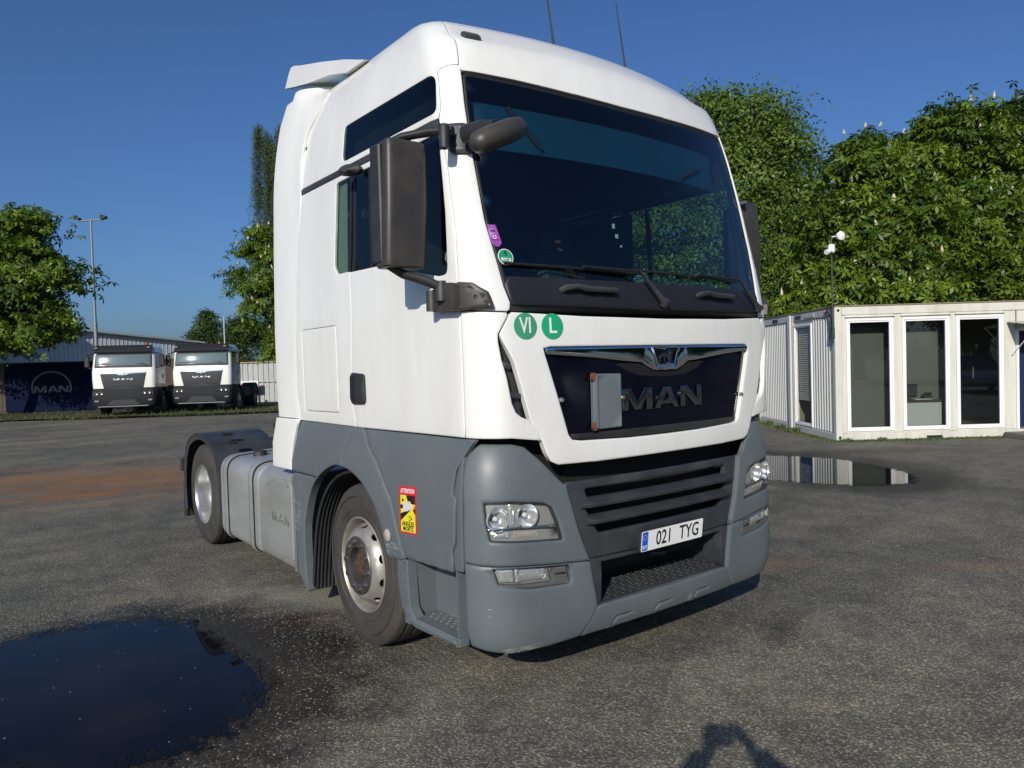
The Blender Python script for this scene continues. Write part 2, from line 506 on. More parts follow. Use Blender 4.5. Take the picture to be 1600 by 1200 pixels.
def patch(name, mp, outline, mat, parent, holes=(), step=.07, th=.018, off=0.0, ch=.004, label=None, mirror=False, walls=True):
    """a curved sheet-metal panel: outline and holes in surface coordinates, real thickness, soft edges"""
    if mirror:
        outline = [(-u, v) for u, v in outline]
        holes = [[(-u, v) for u, v in h] for h in holes]
    outline = dedupe(outline); holes = [dedupe(h) for h in holes]
    if area(outline) < 0: outline = outline[::-1]
    hs = []
    for h in holes:
        hs.append(h if area(h) < 0 else h[::-1])       # clockwise
    estep = step if step > .03 else step
    O0 = densify(outline, estep)
    H0 = [densify(h, min(estep, .05)) for h in hs]
    loops = [O0] + H0
    V, E, H = [], [], []
    def put(loop, h):
        b = len(V)
        V.extend(loop); H.extend([h] * len(loop))
        E.extend([(b + i, b + (i + 1) % len(loop)) for i in range(len(loop))])
    for lp in loops:
        put(lp, off - ch * .8)
        if ch > 0:
            put(offset_poly(lp, ch), off - ch * .12)
            put(offset_poly(lp, ch * 2.4), off)
    us = [p[0] for p in O0]; vs_ = [p[1] for p in O0]
    gu = np.arange(min(us) + step * .5, max(us), step); gv = np.arange(min(vs_) + step * .5, max(vs_), step)
    if len(gu) and len(gv):
        G = np.array([(u + (step * .5 if j % 2 else 0), v) for j, v in enumerate(gv) for u in gu])
        m = inside_mask(G, O0) & ~near_mask(G, O0, step * .55)
        for h in H0: m &= ~inside_mask(G, h) & ~near_mask(G, h, step * .55)
        for g in G[m]:
            V.append((float(g[0]), float(g[1]))); H.append(off)
    res = delaunay_2d_cdt([Vector(p) for p in V], E, [], 0, 1e-6, True)
    co, faces, orig = res[0], res[2], res[3]
    hh = []
    for k in range(len(co)):
        hh.append(H[orig[k][0]] if orig[k] else off - ch * .4)
    C_ = np.array([[sum(co[i][0] for i in f) / len(f), sum(co[i][1] for i in f) / len(f)] for f in faces])
    keep = inside_mask(C_, O0)
    for h in H0: keep &= ~inside_mask(C_, h)
    verts = [mp(c[0], c[1], hh[i]) for i, c in enumerate(co)]
    fs = [list(f) for f, k in zip(faces, keep) if k]
    # make the faces look outwards
    test = 0
    if fs:
        f = fs[len(fs) // 2]
        c = [co[i] for i in f]
        p0 = mp(c[0][0], c[0][1], 0); p1 = mp(c[0][0], c[0][1], .01)
        nrm = (verts[f[1]] - verts[f[0]]).cross(verts[f[2]] - verts[f[0]])
        if nrm.dot(p1 - p0) < 0: fs = [x[::-1] for x in fs]; test = 1
    sm = [True] * len(fs)
    if walls:
        for lp in loops:
            b = len(verts); n = len(lp)
            verts += [mp(u, v, off - ch * .8) for u, v in lp] + [mp(u, v, off - th) for u, v in lp]
            for i in range(n):
                j = (i + 1) % n
                f = (b + i, b + n + i, b + n + j, b + j)
                fs.append(f[::-1] if test else f); sm.append(True)
        # back sheet so the panel is solid from behind
        b = len(verts)
        idx = {}
        front = [f for f, k in zip(faces, keep) if k]
        for f in front:
            nf = []
            for i in f:
                if i not in idx:
                    idx[i] = len(verts); verts.append(mp(co[i][0], co[i][1], off - th))
                nf.append(idx[i])
            fs.append(nf if test else nf[::-1]); sm.append(True)
    me = bpy.data.meshes.new(name)
    me.from_pydata([tuple(p) for p in verts], [], fs)
    me.polygons.foreach_set('use_smooth', sm)
    me.update()
    return link(name, me, mat, parent, label)

def text_mesh(name, s, mat, parent, place, size, depth=.001, sx=1.0, align='CENTER', label=None, bold=0.0):
    """lettering; place(u, v, d) maps the flat text to the scene"""
    cu = bpy.data.curves.new("tmp", 'FONT')
    cu.body = s; cu.size = size; cu.align_x = align; cu.align_y = 'CENTER'; cu.offset = bold
    cu.resolution_u = 3
    ob = bpy.data.objects.new("tmp", cu)
    COL.objects.link(ob)
    bpy.context.view_layer.update()
    dg = bpy.context.evaluated_depsgraph_get()
    me = bpy.data.meshes.new_from_object(ob.evaluated_get(dg))
    vs = [(v.co.x * sx, v.co.y) for v in me.vertices]
    fs = [list(p.vertices) for p in me.polygons]
    bpy.data.objects.remove(ob); bpy.data.curves.remove(cu); bpy.data.meshes.remove(me)
    n = len(vs)
    from collections import Counter
    ec = Counter()
    for f in fs:
        for i in range(len(f)):
            ec[(f[i], f[(i + 1) % len(f)])] += 1
    V = [tuple(place(u, v, depth)) for u, v in vs] + [tuple(place(u, v, 0)) for u, v in vs]
    F_ = [f for f in fs]
    for (a, b) in list(ec):
        if (b, a) not in ec: F_.append([a, n + a, n + b, b])
    m2 = bpy.data.meshes.new(name)
    m2.from_pydata(V, [], F_)
    m2.update()
    return link(name, m2, mat, parent, label)
# ------------------------------------------------------------------ the big tractor unit
truck = empty('tractor_unit', (0, 0, 0), 0, "large white high-roof tractor unit with blue-grey bumper and side skirts, closest to the camera", 'truck')
T = truck
sym = lambda half: half + [(-u, v) for u, v in reversed(half)]      # half outline (positive u, first and last on any u)

# --- windscreen and the panels round it
WS = sym([(0, 3.236), (.40, 3.243), (.78, 3.256), (1.055, 3.262), (1.078, 3.25), (1.094, 3.08), (1.103, 2.85), (1.098, 2.45), (1.055, 2.12), (1.035, 2.045), (1.02, 2.028), (.6, 2.024), (0, 2.014)])
GLo = sym([(0, 3.222), (.40, 3.229), (.78, 3.242), (1.048, 3.248), (1.066, 3.236), (1.082, 3.08), (1.091, 2.85), (1.086, 2.45), (1.044, 2.17), (.6, 2.165), (0, 2.165)])
patch('windscreen_seal', MC, offset_poly(dedupe(WS if area(WS) > 0 else WS[::-1]), .003), SEAL, T, holes=[offset_poly(dedupe(GLo if area(GLo) > 0 else GLo[::-1]), .006)], off=-.006, th=.02, ch=.003, step=.08)
ws = patch('windscreen', MC, GLo, WINDSCREEN, T, off=-.008, th=.005, ch=0, step=.06, walls=False)
cowl = patch('windscreen_cowl', MC, [(-1.03, 2.17), (1.03, 2.17), (1.05, 2.13), (1.035, 2.03), (.6, 2.026), (0, 2.017), (-.6, 2.026), (-1.035, 2.03), (-1.05, 2.13)], COWLM, T, off=.004, th=.02, ch=.006, step=.07)

SEAM = [(-1.082, 3.303), (-1.062, 3.416), (-1.043, 3.536), (-.985, 3.70), (-.88, 3.84), (-.78, 3.95)]
roofcap = [(u, v) for u, v in SEAM] + [(-u, v) for u, v in reversed(SEAM)] + [(1.076, 3.27), (.78, 3.266), (.40, 3.253), (0, 3.246), (-.40, 3.253), (-.78, 3.266), (-1.076, 3.27)]
patch('roof_front_panel', MC, roofcap, WHITE, T, ch=.003, th=.02, step=.06)
# top of the roof, seen from nowhere near: one lofted cap
mb = MB()
rows = []
for t in (3.95, 4.02, 4.10, 4.2, 4.3):
    am = a_of_y(CAB, t, 2.25)
    rows.append([surf(CAB, am * (k / 20 - 1), t) + Vector((0, 0, -.002)) for k in range(41)])
vs = [p for r_ in rows for p in r_]; fs = []
for i in range(len(rows) - 1):
    for k in range(40):
        fs.append((i * 41 + k, i * 41 + k + 1, (i + 1) * 41 + k + 1, (i + 1) * 41 + k))
fs.append([(len(rows) - 1) * 41 + k for k in range(41)])
mb.add(vs, fs, True); mb.build('roof_top', WHITE, T)

def both(name, outline, mat, holes=(), **kw):
    a = patch(name, MC, outline, mat, T, holes=holes, **kw)
    b = patch(name, MC, outline, mat, T, holes=holes, mirror=True, **kw)
    return a, b
# A-pillar
pillar = [(-1.080, 3.299), (-1.083, 3.26), (-1.100, 3.08), (-1.109, 2.85), (-1.104, 2.45), (-1.061, 2.12), (-1.040, 2.04), (-1.046, 2.008), (-1.06, 1.997), (-1.167, 2.001), (-1.308, 2.012),
          (-1.305, 2.121), (-1.266, 2.409), (-1.251, 2.708), (-1.252, 2.90), (-1.252, 3.004), (-1.229, 3.06), (-1.208, 3.236), (-1.209, 3.268), (-1.19, 3.284), (-1.141, 3.299)]
both('a_pillar_panel', pillar, WHITE, ch=.003, step=.05)
# high roof side with the sleeping-bunk window
rear_line = [(-a_of_y(CAB, t, 2.30), t) for t in (3.95, 3.82, 3.70, 3.58, 3.45, 3.3, 3.15, 3.008)]
upwin = rounded([(-2.385, 3.043), (-2.30, 3.275), (-1.222, 3.262), (-1.262, 3.040)], [.04, .07, .05, .05])
side_up = [(-1.256, 3.008), (-1.233, 3.06), (-1.212, 3.236), (-1.213, 3.27), (-1.192, 3.288), (-1.141, 3.303), (-1.086, 3.303), (-1.066, 3.416), (-1.047, 3.536), (-.989, 3.70), (-.884, 3.84), (-.784, 3.95)] + rear_line
both('roof_side_panel', side_up, WHITE, holes=[upwin], ch=.003, step=.065)
for s in (False, True):
    patch('bunk_window', MC, offset_poly(upwin if area(upwin) > 0 else upwin[::-1], -.004), SIDEGLASS, T, off=-.005, th=.004, ch=0, step=.09, mirror=s, walls=False)
both('belt_trim', [(-1.262, 3.003), (-1.262, 2.968), (-1.9, 2.966), (-2.6, 2.966), (-3.12, 2.966), (-3.085, 3.003)], DGREY, off=.002, ch=.004, step=.08)
# doors
doorwin = rounded([(-1.275, 2.930), (-1.300, 2.70), (-1.322, 2.517), (-1.388, 2.200), (-1.47, 2.198), (-2.09, 2.33), (-2.473, 2.337), (-2.272, 2.930)], [.02, 0, 0, .05, 0, 0, .01, .01])
door = [(-1.257, 2.963), (-1.257, 2.90), (-1.256, 2.708), (-1.271, 2.409), (-1.310, 2.121), (-1.3155, 2.01), (-1.3155, 1.80), (-1.3145, 1.376), (-1.8, 1.374), (-2.515, 1.368), (-2.556, 1.477), (-2.568, 1.679), (-2.535, 2.0), (-2.482, 2.319), (-2.27, 2.963)]
both('door', door, WHITE, holes=[doorwin], ch=.004, step=.06)
for s in (False, True):
    patch('door_window', MC, offset_poly(doorwin if area(doorwin) > 0 else doorwin[::-1], -.004), DRIVERGLASS if s else SIDEGLASS, T, off=-.008, th=.004, ch=0, step=.035, mirror=s, walls=False)
    patch('window_divider', MC, [(-2.03, 2.925), (-2.065, 2.925), (-2.20, 2.335), (-2.165, 2.335)], SEAL, T, off=-.001, ch=.002, step=.1, th=.02, mirror=s)
    patch('window_divider', MC, [(-2.235, 2.925), (-2.262, 2.925), (-2.44, 2.34), (-2.40, 2.34)], SEAL, T, off=-.002, ch=.002, step=.1, th=.02, mirror=s)
rearwin = rounded([(-2.286, 2.930), (-2.490, 2.344), (-2.66, 2.344), (-2.69, 2.40), (-2.505, 2.93)], [.01, .01, .05, .04, .05])
hatchh = rounded([(-2.771, 2.020), (-2.772, 1.448), (-3.345, 1.442), (-3.347, 2.018)], .03)
rside = [(-2.275, 2.963), (-2.487, 2.319), (-2.540, 2.0), (-2.573, 1.679), (-2.561, 1.477), (-2.522, 1.370), (-3.475, 1.374), (-3.495, 1.60), (-3.50, 1.82), (-3.40, 2.20), (-3.293, 2.553), (-3.20, 2.80), (-3.126, 2.963)]
both('rear_side_panel', rside, WHITE, holes=[rearwin, hatchh], ch=.003, step=.07)
hp = offset_poly(hatchh if area(hatchh) > 0 else hatchh[::-1], .0035)
both('storage_hatch', hp, WHITE, ch=.004, step=.08, off=.001)
for s in (False, True):
    patch('rear_window', MC, offset_poly(rearwin if area(rearwin) > 0 else rearwin[::-1], -.004), glass("green_rear_glass", (.62, .72, .64)) if not s else SIDEGLASS, T, off=-.006, th=.004, ch=0, step=.09, mirror=s, walls=False)
    patch('window_blind', MC, [(-2.55, 2.95), (-2.72, 2.33), (-2.575, 2.33), (-2.405, 2.95)], M("pale_curtain", (.20, .25, .19), .8) if not s else INTER, T, off=-.03, th=.004, ch=0, step=.1, mirror=s)
for s in (False, True):
    patch('window_pillar', MC, [(-2.264, 2.932), (-2.294, 2.932), (-2.500, 2.342), (-2.464, 2.338)], SEAL, T, off=.0018, th=.006, ch=.001, step=.1, mirror=s)
patch('pillar_trim', MC, pillar, INTER, T, off=-.024, th=.004, ch=0, step=.06, mirror=True)
patch('door_trim', MC, door, INTER, T, holes=[doorwin], off=-.024, th=.004, ch=0, step=.08, mirror=True)
patch('roof_side_trim', MC, side_up, INTER, T, off=-.026, th=.004, ch=0, step=.09, mirror=True)
# corner panel below the pillar, front flap, grille
corner = [(-1.311, 2.004), (-1.167, 1.994), (-1.064, 1.990), (-1.060, 1.975), (-1.117, 1.885), (-1.118, 1.847), (-1.105, 1.76), (-1.081, 1.671), (-1.058, 1.544), (-1.036, 1.495), (-1.006, 1.471), (-.96, 1.452),
          (-.905, 1.405), (-.894, 1.347), (-1.062, 1.370), (-1.3105, 1.375)]
both('front_corner_panel', corner, WHITE, ch=.004, step=.05, th=.03)
flap_h = [(0, 1.968), (.6, 1.975), (1.035, 1.992), (1.052, 1.975), (1.108, 1.885), (1.092, 1.846), (1.037, 1.748), (.955, 1.458), (.885, 1.34), (.862, 1.28), (.835, 1.235), (.79, 1.214), (.55, 1.207), (0, 1.207)]
flap = sym(flap_h)
grille_h = [(0, 1.820), (.82, 1.820), (.862, 1.812), (.855, 1.78), (.79, 1.58), (.722, 1.362), (.70, 1.335), (.64, 1.325), (.3, 1.314), (0, 1.312)]
grille = sym(grille_h)
patch('front_flap', MC, flap, WHITE, T, holes=[grille], ch=.0045, th=.04, step=.06)
gi = offset_poly(densify(grille if area(grille) > 0 else grille[::-1], .1), .004)
gp = patch('grille_panel', MC, gi, PIANO, T, off=-.020, th=.02, ch=.004, step=.08)
both('corner_vent_liner', rounded([(-1.125, 1.86), (-1.125, 1.42), (-.93, 1.42), (-1.04, 1.76), (-1.08, 1.86)], .02), BLACKP, off=-.055, ch=0, step=.06, th=.02)
for s in (False, True):
    for zc, a0_, a1_ in ((1.735, -1.10, -1.045), (1.585, -1.075, -.99)):
        patch('vent_fin', MC, rounded([(a0_, zc - .018), (a1_, zc - .024), (a1_ + .008, zc + .002), (a0_ + .01, zc + .016)], .01), DGREY, T, off=-.026, ch=.004, step=.03, th=.05, mirror=s)
chrome_h = [(0, 1.816), (.80, 1.816), (.853, 1.812), (.848, 1.782), (.55, 1.760), (.29, 1.733), (.20, 1.727), (.155, 1.705), (.108, 1.684), (.085, 1.679), (0, 1.678)]
badge_h = [(0, 1.809), (.10, 1.809), (.110, 1.803), (.072, 1.712), (.062, 1.705), (0, 1.705)]
badgep = sym(badge_h)
patch('chrome_strip', MC, sym(chrome_h), CHROME, T, holes=[badgep], off=.004, th=.03, ch=.006, step=.07)
bb = badgep if area(badgep) > 0 else badgep[::-1]
patch('badge_frame', MC, bb, CHROME, T, holes=[offset_poly(bb, .006)], off=.008, th=.02, ch=.002, step=.05)
patch('badge_field', MC, offset_poly(bb, .003), PIANO, T, off=-.002, th=.01, ch=0, step=.05)
# the lion emblem: a walking lion in side view, raised chrome
lion = [(-.060, 1.722), (-.050, 1.722), (-.046, 1.745), (-.030, 1.760), (-.022, 1.748), (-.018, 1.723), (-.008, 1.723), (-.012, 1.755), (.008, 1.750), (.018, 1.722), (.029, 1.722), (.026, 1.752),
        (.034, 1.722), (.044, 1.723), (.040, 1.765), (.052, 1.778), (.050, 1.792), (.034, 1.802), (.018, 1.797), (.010, 1.783), (-.012, 1.776), (-.036, 1.774), (-.050, 1.760), (-.058, 1.742)]
patch('lion_emblem', MC, lion, DARKCHROME, T, off=.006, th=.010, ch=.002, step=.05)
mesh_p = sym([(0, 1.672), (.085, 1.672), (.115, 1.678), (.165, 1.707), (.21, 1.716), (.30, 1.722), (.375, 1.720), (.30, 1.682), (.21, 1.655), (.10, 1.644), (0, 1.642)])
mg = patch('mesh_recess', MC, mesh_p, BLACKM, T, off=-.018, th=.01, ch=0, step=.06)
mb = MB()
mp_poly = mesh_p
cells = []
for i in range(-34, 35):
    for j in range(0, 9):
        u = i * .0115 + (.00575 if j % 2 else 0); v = 1.642 + j * .010
        cells.append((u, v))
cm = inside_mask(np.array(cells), mp_poly)
for (u, v), k in zip(cells, cm):
    if not k: continue
    for du, dv in ((.00575, .010), (-.00575, .010), (.0115, 0)):
        p0, p1 = MC(u, v, -.014), MC(u + du, v + dv, -.014)
        d = (p1 - p0).normalized(); nrm = Vector((0, -1, 0)); w = d.cross(nrm) * .0014
        mb.add([p0 - w, p0 + w, p1 + w, p1 - w], [(0, 1, 2, 3)])
tag(mb.build('grille_mesh', MESHM, T), kind='stuff')
# letters M A N on the grille
def glyph(name, loops, x0, w, z0, h, mat, parent, mp, off=.002, th=.016, holes=(), sign=1):
    f = lambda L: [(x0 + sign * u * w, z0 + v * h) for u, v in L]
    return patch(name, mp, f(loops), mat, parent, holes=[f(q) for q in holes], off=off, th=th, ch=.003 if w > .1 else .001, step=.2)
GM = [(0, 0), (.20, 0), (.20, .62), (.40, .02), (.60, .02), (.80, .62), (.80, 0), (1, 0), (1, 1), (.72, 1), (.50, .38), (.28, 1), (0, 1)]
GA = [(0, 0), (.20, 0), (.27, .20), (.73, .20), (.80, 0), (1, 0), (.66, 1), (.34, 1)]
GAH = [[(.34, .36), (.50, .80), (.66, .36)]]
GN = [(0, 0), (.21, 0), (.21, .66), (.68, 0), (1, 0), (1, 1), (.79, 1), (.79, .34), (.32, 1), (0, 1)]
for nm, gl_, x0, w, hl in (('letter', GM, -.345, .235, ()), ('letter', GA, -.090, .205, GAH), ('letter', GN, .135, .195, ())):
    glyph(nm, gl_, x0, w, 1.462, .118, DARKCHROME, T, MC, off=-.006, th=.014, holes=hl)
# folding warning-plate holder
mb = MB()
hx = lambda u, v, t: MC(u, v, t)
fb = patch('plate_holder', MC, rounded([(-.562, 1.672), (-.366, 1.668), (-.366, 1.380), (-.562, 1.378)], .008), GREYBOX, T, off=.012, th=.026, ch=.004, step=.1)
patch('holder_leaf', MC, [(-.556, 1.664), (-.535, 1.664), (-.535, 1.386), (-.556, 1.386)], GREYBOX, T, off=.020, th=.012, ch=.003, step=.1)
for z in (1.655, 1.395):
    patch('holder_corner', MC, [(-.570, z + .022), (-.548, z + .022), (-.548, z - .022), (-.570, z - .022)], RUSTBROWN, T, off=.019, th=.02, ch=.002, step=.1)
mb = MB(); p = MC(-.372, 1.54, .02); mb.lathe([(-.012, .001), (-.012, .008), (0, .010)], (p.x, p.y, p.z), 'y', 12); mb.build('holder_latch', ALU, T)
for aa, zz in ((-.762, 1.545), (.765, 1.50)):
    p = MC(aa, zz, -.01); mb = MB(); mb.lathe([(-.014, .001), (-.014, .011), (0, .014)], (p.x, p.y, p.z), 'y', 14); mb.build('flap_lock', ALU, T)
patch('grille_lower_lip', MC, [(-.70, 1.362), (.70, 1.362), (.69, 1.338), (.3, 1.322), (-.3, 1.322), (-.69, 1.338)], BLACKP, T, off=-.008, th=.02, ch=.004, step=.08)
# round green badges
def disc(c, r, n=40): return [(c[0] + r * math.cos(2 * math.pi * k / n), c[1] + r * math.sin(2 * math.pi * k / n)) for k in range(n)]
for c, mt, s in (((-.964, 1.923), BADGE1, 'VI'), ((-.804, 1.922), BADGE2, 'L')):
    d = patch('round_badge', MC, disc(c, .066), mt, T, off=.0035, th=.003, ch=.0005, step=.06, label="round green badge with white letters " + s)
    text_mesh('lettering', s, INKW, d, lambda u, v, dd, c=c: MC(c[0] + u, c[1] + v, .0042 + dd), .112, .0008, sx=.72 if s == 'VI' else .95, bold=.001)
# windscreen stickers
ps = rounded([(-1.095, 2.437), (-1.048, 2.437), (-1.030, 2.345), (-1.052, 2.318), (-1.085, 2.335)], [.004, .004, .02, .02, .02])
psn = patch('windscreen_sticker', MC, ps, STKP, T, off=-.004, th=.002, ch=0, step=.05, label="purple toll sticker with rounded lower end")
patch('sticker_ring', MC, disc((-1.064, 2.372), .010, 16), INKW, psn, holes=[disc((-1.064, 2.372), .007, 16)], off=-.003, th=.001, ch=0, step=.05)
for k, (u, v) in enumerate(((-1.076, 2.358), (-1.062, 2.358), (-1.047, 2.358), (-1.06, 2.405))):
    patch('sticker_mark', MC, disc((u, v), .0035, 8) if k < 3 else [(-1.083, 2.40), (-1.055, 2.40), (-1.055, 2.407), (-1.083, 2.407)], INK, psn, off=-.003, th=.001, ch=0, step=.05)
gs = patch('windscreen_sticker', MC, disc((-1.022, 2.272), .042), INKW, T, off=-.004, th=.002, ch=0, step=.05, label="round green emission sticker with number 4")
patch('sticker_field', MC, disc((-1.022, 2.272), .038), STKG, gs, off=-.003, th=.001, ch=0, step=.05)
text_mesh('lettering', '4', INK, gs, lambda u, v, d: MC(-1.022 + u, 2.290 + v, -.0022 + d), .046, .0006, sx=.8)
patch('sticker_box', MC, [(-1.048, 2.268), (-.996, 2.266), (-.996, 2.251), (-1.048, 2.253)], INKW, gs, off=-.0022, th=.001, ch=0, step=.05)
text_mesh('lettering', 'JTZ 5484', INK, gs, lambda u, v, d: MC(-1.022 + u, 2.2595 + v, -.0015 + d), .013, .0004, sx=.8)

# --- lower body: bumper
BT = [(-1.222, 1.342), (-1.03, 1.337), (-.955, 1.316), (-.863, 1.223), (-.756, 1.108), (-.738, 1.112), (-.718, 1.03), (-.672, .860), (-.605, .690), (-.862, .714), (-1.085, .738), (-1.245, .747), (-1.338, .754),
      (-1.338, .90), (-1.328, 1.0), (-1.324, 1.16), (-1.292, 1.255)]
HL = rounded([(-1.218, 1.058), (-1.069, 1.058), (-.882, 1.030), (-.832, 1.000), (-.800, .923), (-.772, .823), (-.972, .841), (-1.113, .855), (-1.194, .863), (-1.212, .95)], [.01, 0, .02, .02, 0, .012, 0, 0, .02, 0])
BL = [(-1.338, .748), (-1.245, .741), (-1.085, .732), (-.862, .708), (-.601, .684), (-.588, .62), (-.553, .433), (-.572, .40), (-.652, .283), (-.843, .274), (-1.07, .280), (-1.207, .298), (-1.300, .318), (-1.338, .40), (-1.340, .55)]
FG = rounded([(-1.186, .734), (-1.085, .728), (-.745, .698), (-.728, .590), (-.98, .606), (-1.157, .644)], [.004, 0, .004, .02, 0, .03])
# the fog hole reaches the seam between the two halves: keep a thin bridge
FG = [(u, min(v, .726 if u < -1.0 else .692)) for u, v in FG]
def lathe_on(mbx, p, d, prof, n=28):
    """small lathe with its axis along direction d at point p"""
    q = Vector(d).to_track_quat('Z', 'Y').to_matrix()
    b = len(mbx.v); P_ = len(prof); vs = []; fs = []
    for k in range(n):
        t = 2 * math.pi * k / n
        for ax, r in prof: vs.append(Vector(p) + q @ Vector((r * math.cos(t), r * math.sin(t), ax)))
    for k in range(n):
        k2 = (k + 1) % n
        for i in range(P_ - 1): fs.append((k * P_ + i, k2 * P_ + i, k2 * P_ + i + 1, k * P_ + i + 1))
    mbx.add(vs, fs, True)
for s in (False, True):
    sg = 1 if s else -1
    patch('bumper_corner', MBU, BT, GREY, T, holes=[HL], ch=.007, th=.03, step=.055, mirror=s)
    patch('bumper_lower_corner', MBU, BL, GREY, T, holes=[FG], ch=.009, th=.03, step=.055, mirror=s)
    hl = patch('headlight', MBU, offset_poly(HL if area(HL) > 0 else HL[::-1], -.002), LAMPBACK, T, holes=[disc((-1.142, .968), .056, 20), disc((-.972, .972), .054, 20)], off=-.042, th=.008, ch=0, step=.06, mirror=s)
    patch('headlight_side', MBU, offset_poly(HL if area(HL) > 0 else HL[::-1], -.004), DGREY, hl, holes=[offset_poly(HL if area(HL) > 0 else HL[::-1], .0035)], off=-.008, th=.04, ch=0, step=.06, mirror=s)
    patch('lens', MBU, offset_poly(HL if area(HL) > 0 else HL[::-1], .002), LENS, hl, off=-.004, th=.004, ch=0, step=.05, mirror=s, walls=False)
    for k, (a_, t_, r_) in enumerate(((-1.142, .968, .058), (-.972, .972, .056))):
        p = MBU(sg * -a_ if s else a_, t_, -.022)
        d = Vector((-.12 * (-sg), -1, 0)).normalized()
        mb = MB()
        lathe_on(mb, p, d, [(0, r_), (-.012, r_ * .95), (-.035, r_ * .75), (-.052, r_ * .42), (-.056, .004)])
        lathe_on(mb, p, d, [(.0, r_), (.004, r_ * 1.03), (.004, r_ * 1.09), (-.01, r_ * 1.1)])
        mb.build('reflector', LAMPCHROME, hl)
        mb = MB(); lathe_on(mb, p, d, [(-.055, .012), (-.03, .014), (-.022, .010), (-.02, .001)], 14)
        mb.build('bulb', LAMPW, hl)
    mk = lambda L: [(u, v) for u, v in L]
    patch('reflector_step', MBU, rounded([(-1.205, .918), (-1.05, .917), (-.92, .905), (-.805, .892), (-.80, .898), (-.85, .910), (-1.05, .925), (-1.205, .926)], .003), CHROME, hl, off=-.02, th=.05, ch=.002, step=.05, mirror=s)
    patch('lower_reflector', MBU, rounded([(-1.195, .905), (-1.075, .905), (-1.075, .866), (-1.186, .872)], .01), LAMPCHROME, hl, off=-.035, th=.02, ch=.008, step=.02, mirror=s)
    patch('lower_reflector', MBU, rounded([(-1.055, .905), (-.905, .892), (-.890, .850), (-1.055, .862)], .01), CLEARL, hl, off=-.04, th=.02, ch=.008, step=.04, mirror=s)
    patch('reflector_web', MBU, rounded([(-1.075, 1.04), (-1.040, 1.04), (-1.040, .93), (-1.075, .93)], .01), LAMPCHROME, hl, off=-.036, th=.01, ch=.006, step=.03, mirror=s)
    # fog lamp
    fl = patch('fog_lamp', MBU, offset_poly(FG if area(FG) > 0 else FG[::-1], -.002), LAMPBACK, T, off=-.045, th=.01, ch=0, step=.06, mirror=s)
    patch('reflector', MBU, rounded([(-1.172, .722), (-1.068, .718), (-1.062, .645), (-1.150, .655)], .01), LAMPCHROME, fl, off=-.03, th=.01, ch=.006, step=.02, mirror=s)
    patch('reflector', MBU, rounded([(-1.052, .717), (-.872, .692), (-.856, .628), (-1.048, .642)], .01), LAMPCHROME, fl, off=-.032, th=.01, ch=.012, step=.025, mirror=s)
    patch('lens', MBU, rounded([(-1.178, .724), (-.868, .694), (-.850, .624), (-1.053, .637), (-1.158, .653)], .006), LENS, fl, off=-.006, th=.004, ch=0, step=.04, mirror=s, walls=False)
    patch('bezel', MBU, rounded([(-.862, .690), (-.758, .685), (-.738, .592), (-.98, .608), (-1.15, .640), (-1.153, .650), (-1.053, .634), (-.846, .620)], .004), M("bezel_grey", (.10, .10, .10), .5) if s is False else bpy.data.materials["bezel_grey"], fl, off=-.010, th=.03, ch=.004, step=.04, mirror=s)
    patch('bezel_rib', MBU, [(-.83, .662), (-.765, .655), (-.765, .648), (-.83, .655)], SEAL, fl, off=-.004, th=.01, ch=.001, step=.05, mirror=s)
# scrapes in the plastic: thin raw-plastic lines cut through the surface colour
SCRAPE = M("scraped_plastic", (.42, .43, .41), .7, var=.3, vscale=30)
def scratches(mp, pts, name='scratch_marks'):
    mb = MB()
    for (u0, v0, u1, v1, w) in pts:
        L_ = math.hypot(u1 - u0, v1 - v0) or 1e-6; nu, nv = -(v1 - v0) / L_ * w / 2, (u1 - u0) / L_ * w / 2
        k = 3
        for i in range(k):
            a, b = i / k, (i + 1) / k
            wa, wb = (.3 + .7 * math.sin(math.pi * a)), (.3 + .7 * math.sin(math.pi * b))
            p = lambda t, s_, ww: mp(u0 + (u1 - u0) * t + nu * s_ * ww, v0 + (v1 - v0) * t + nv * s_ * ww, .0006)
            mb.add([p(a, -1, wa), p(b, -1, wb), p(b, 1, wb), p(a, 1, wa)], [(0, 1, 2, 3)])
    return tag(mb.build(name, SCRAPE, T), kind='stuff')
q_ = []
for k in range(16):
    u, v = -1.06 + RNG.uniform(-.10, .12), .302 + RNG.uniform(-.010, .012); q_.append((u, v, u + RNG.uniform(.02, .08), v + RNG.uniform(-.004, .006), RNG.uniform(.0015, .004)))
q_ += [(-1.215, .53, -1.19, .53, .003), (-1.205, .50, -1.200, .49, .003)]
scratches(MBU, q_)
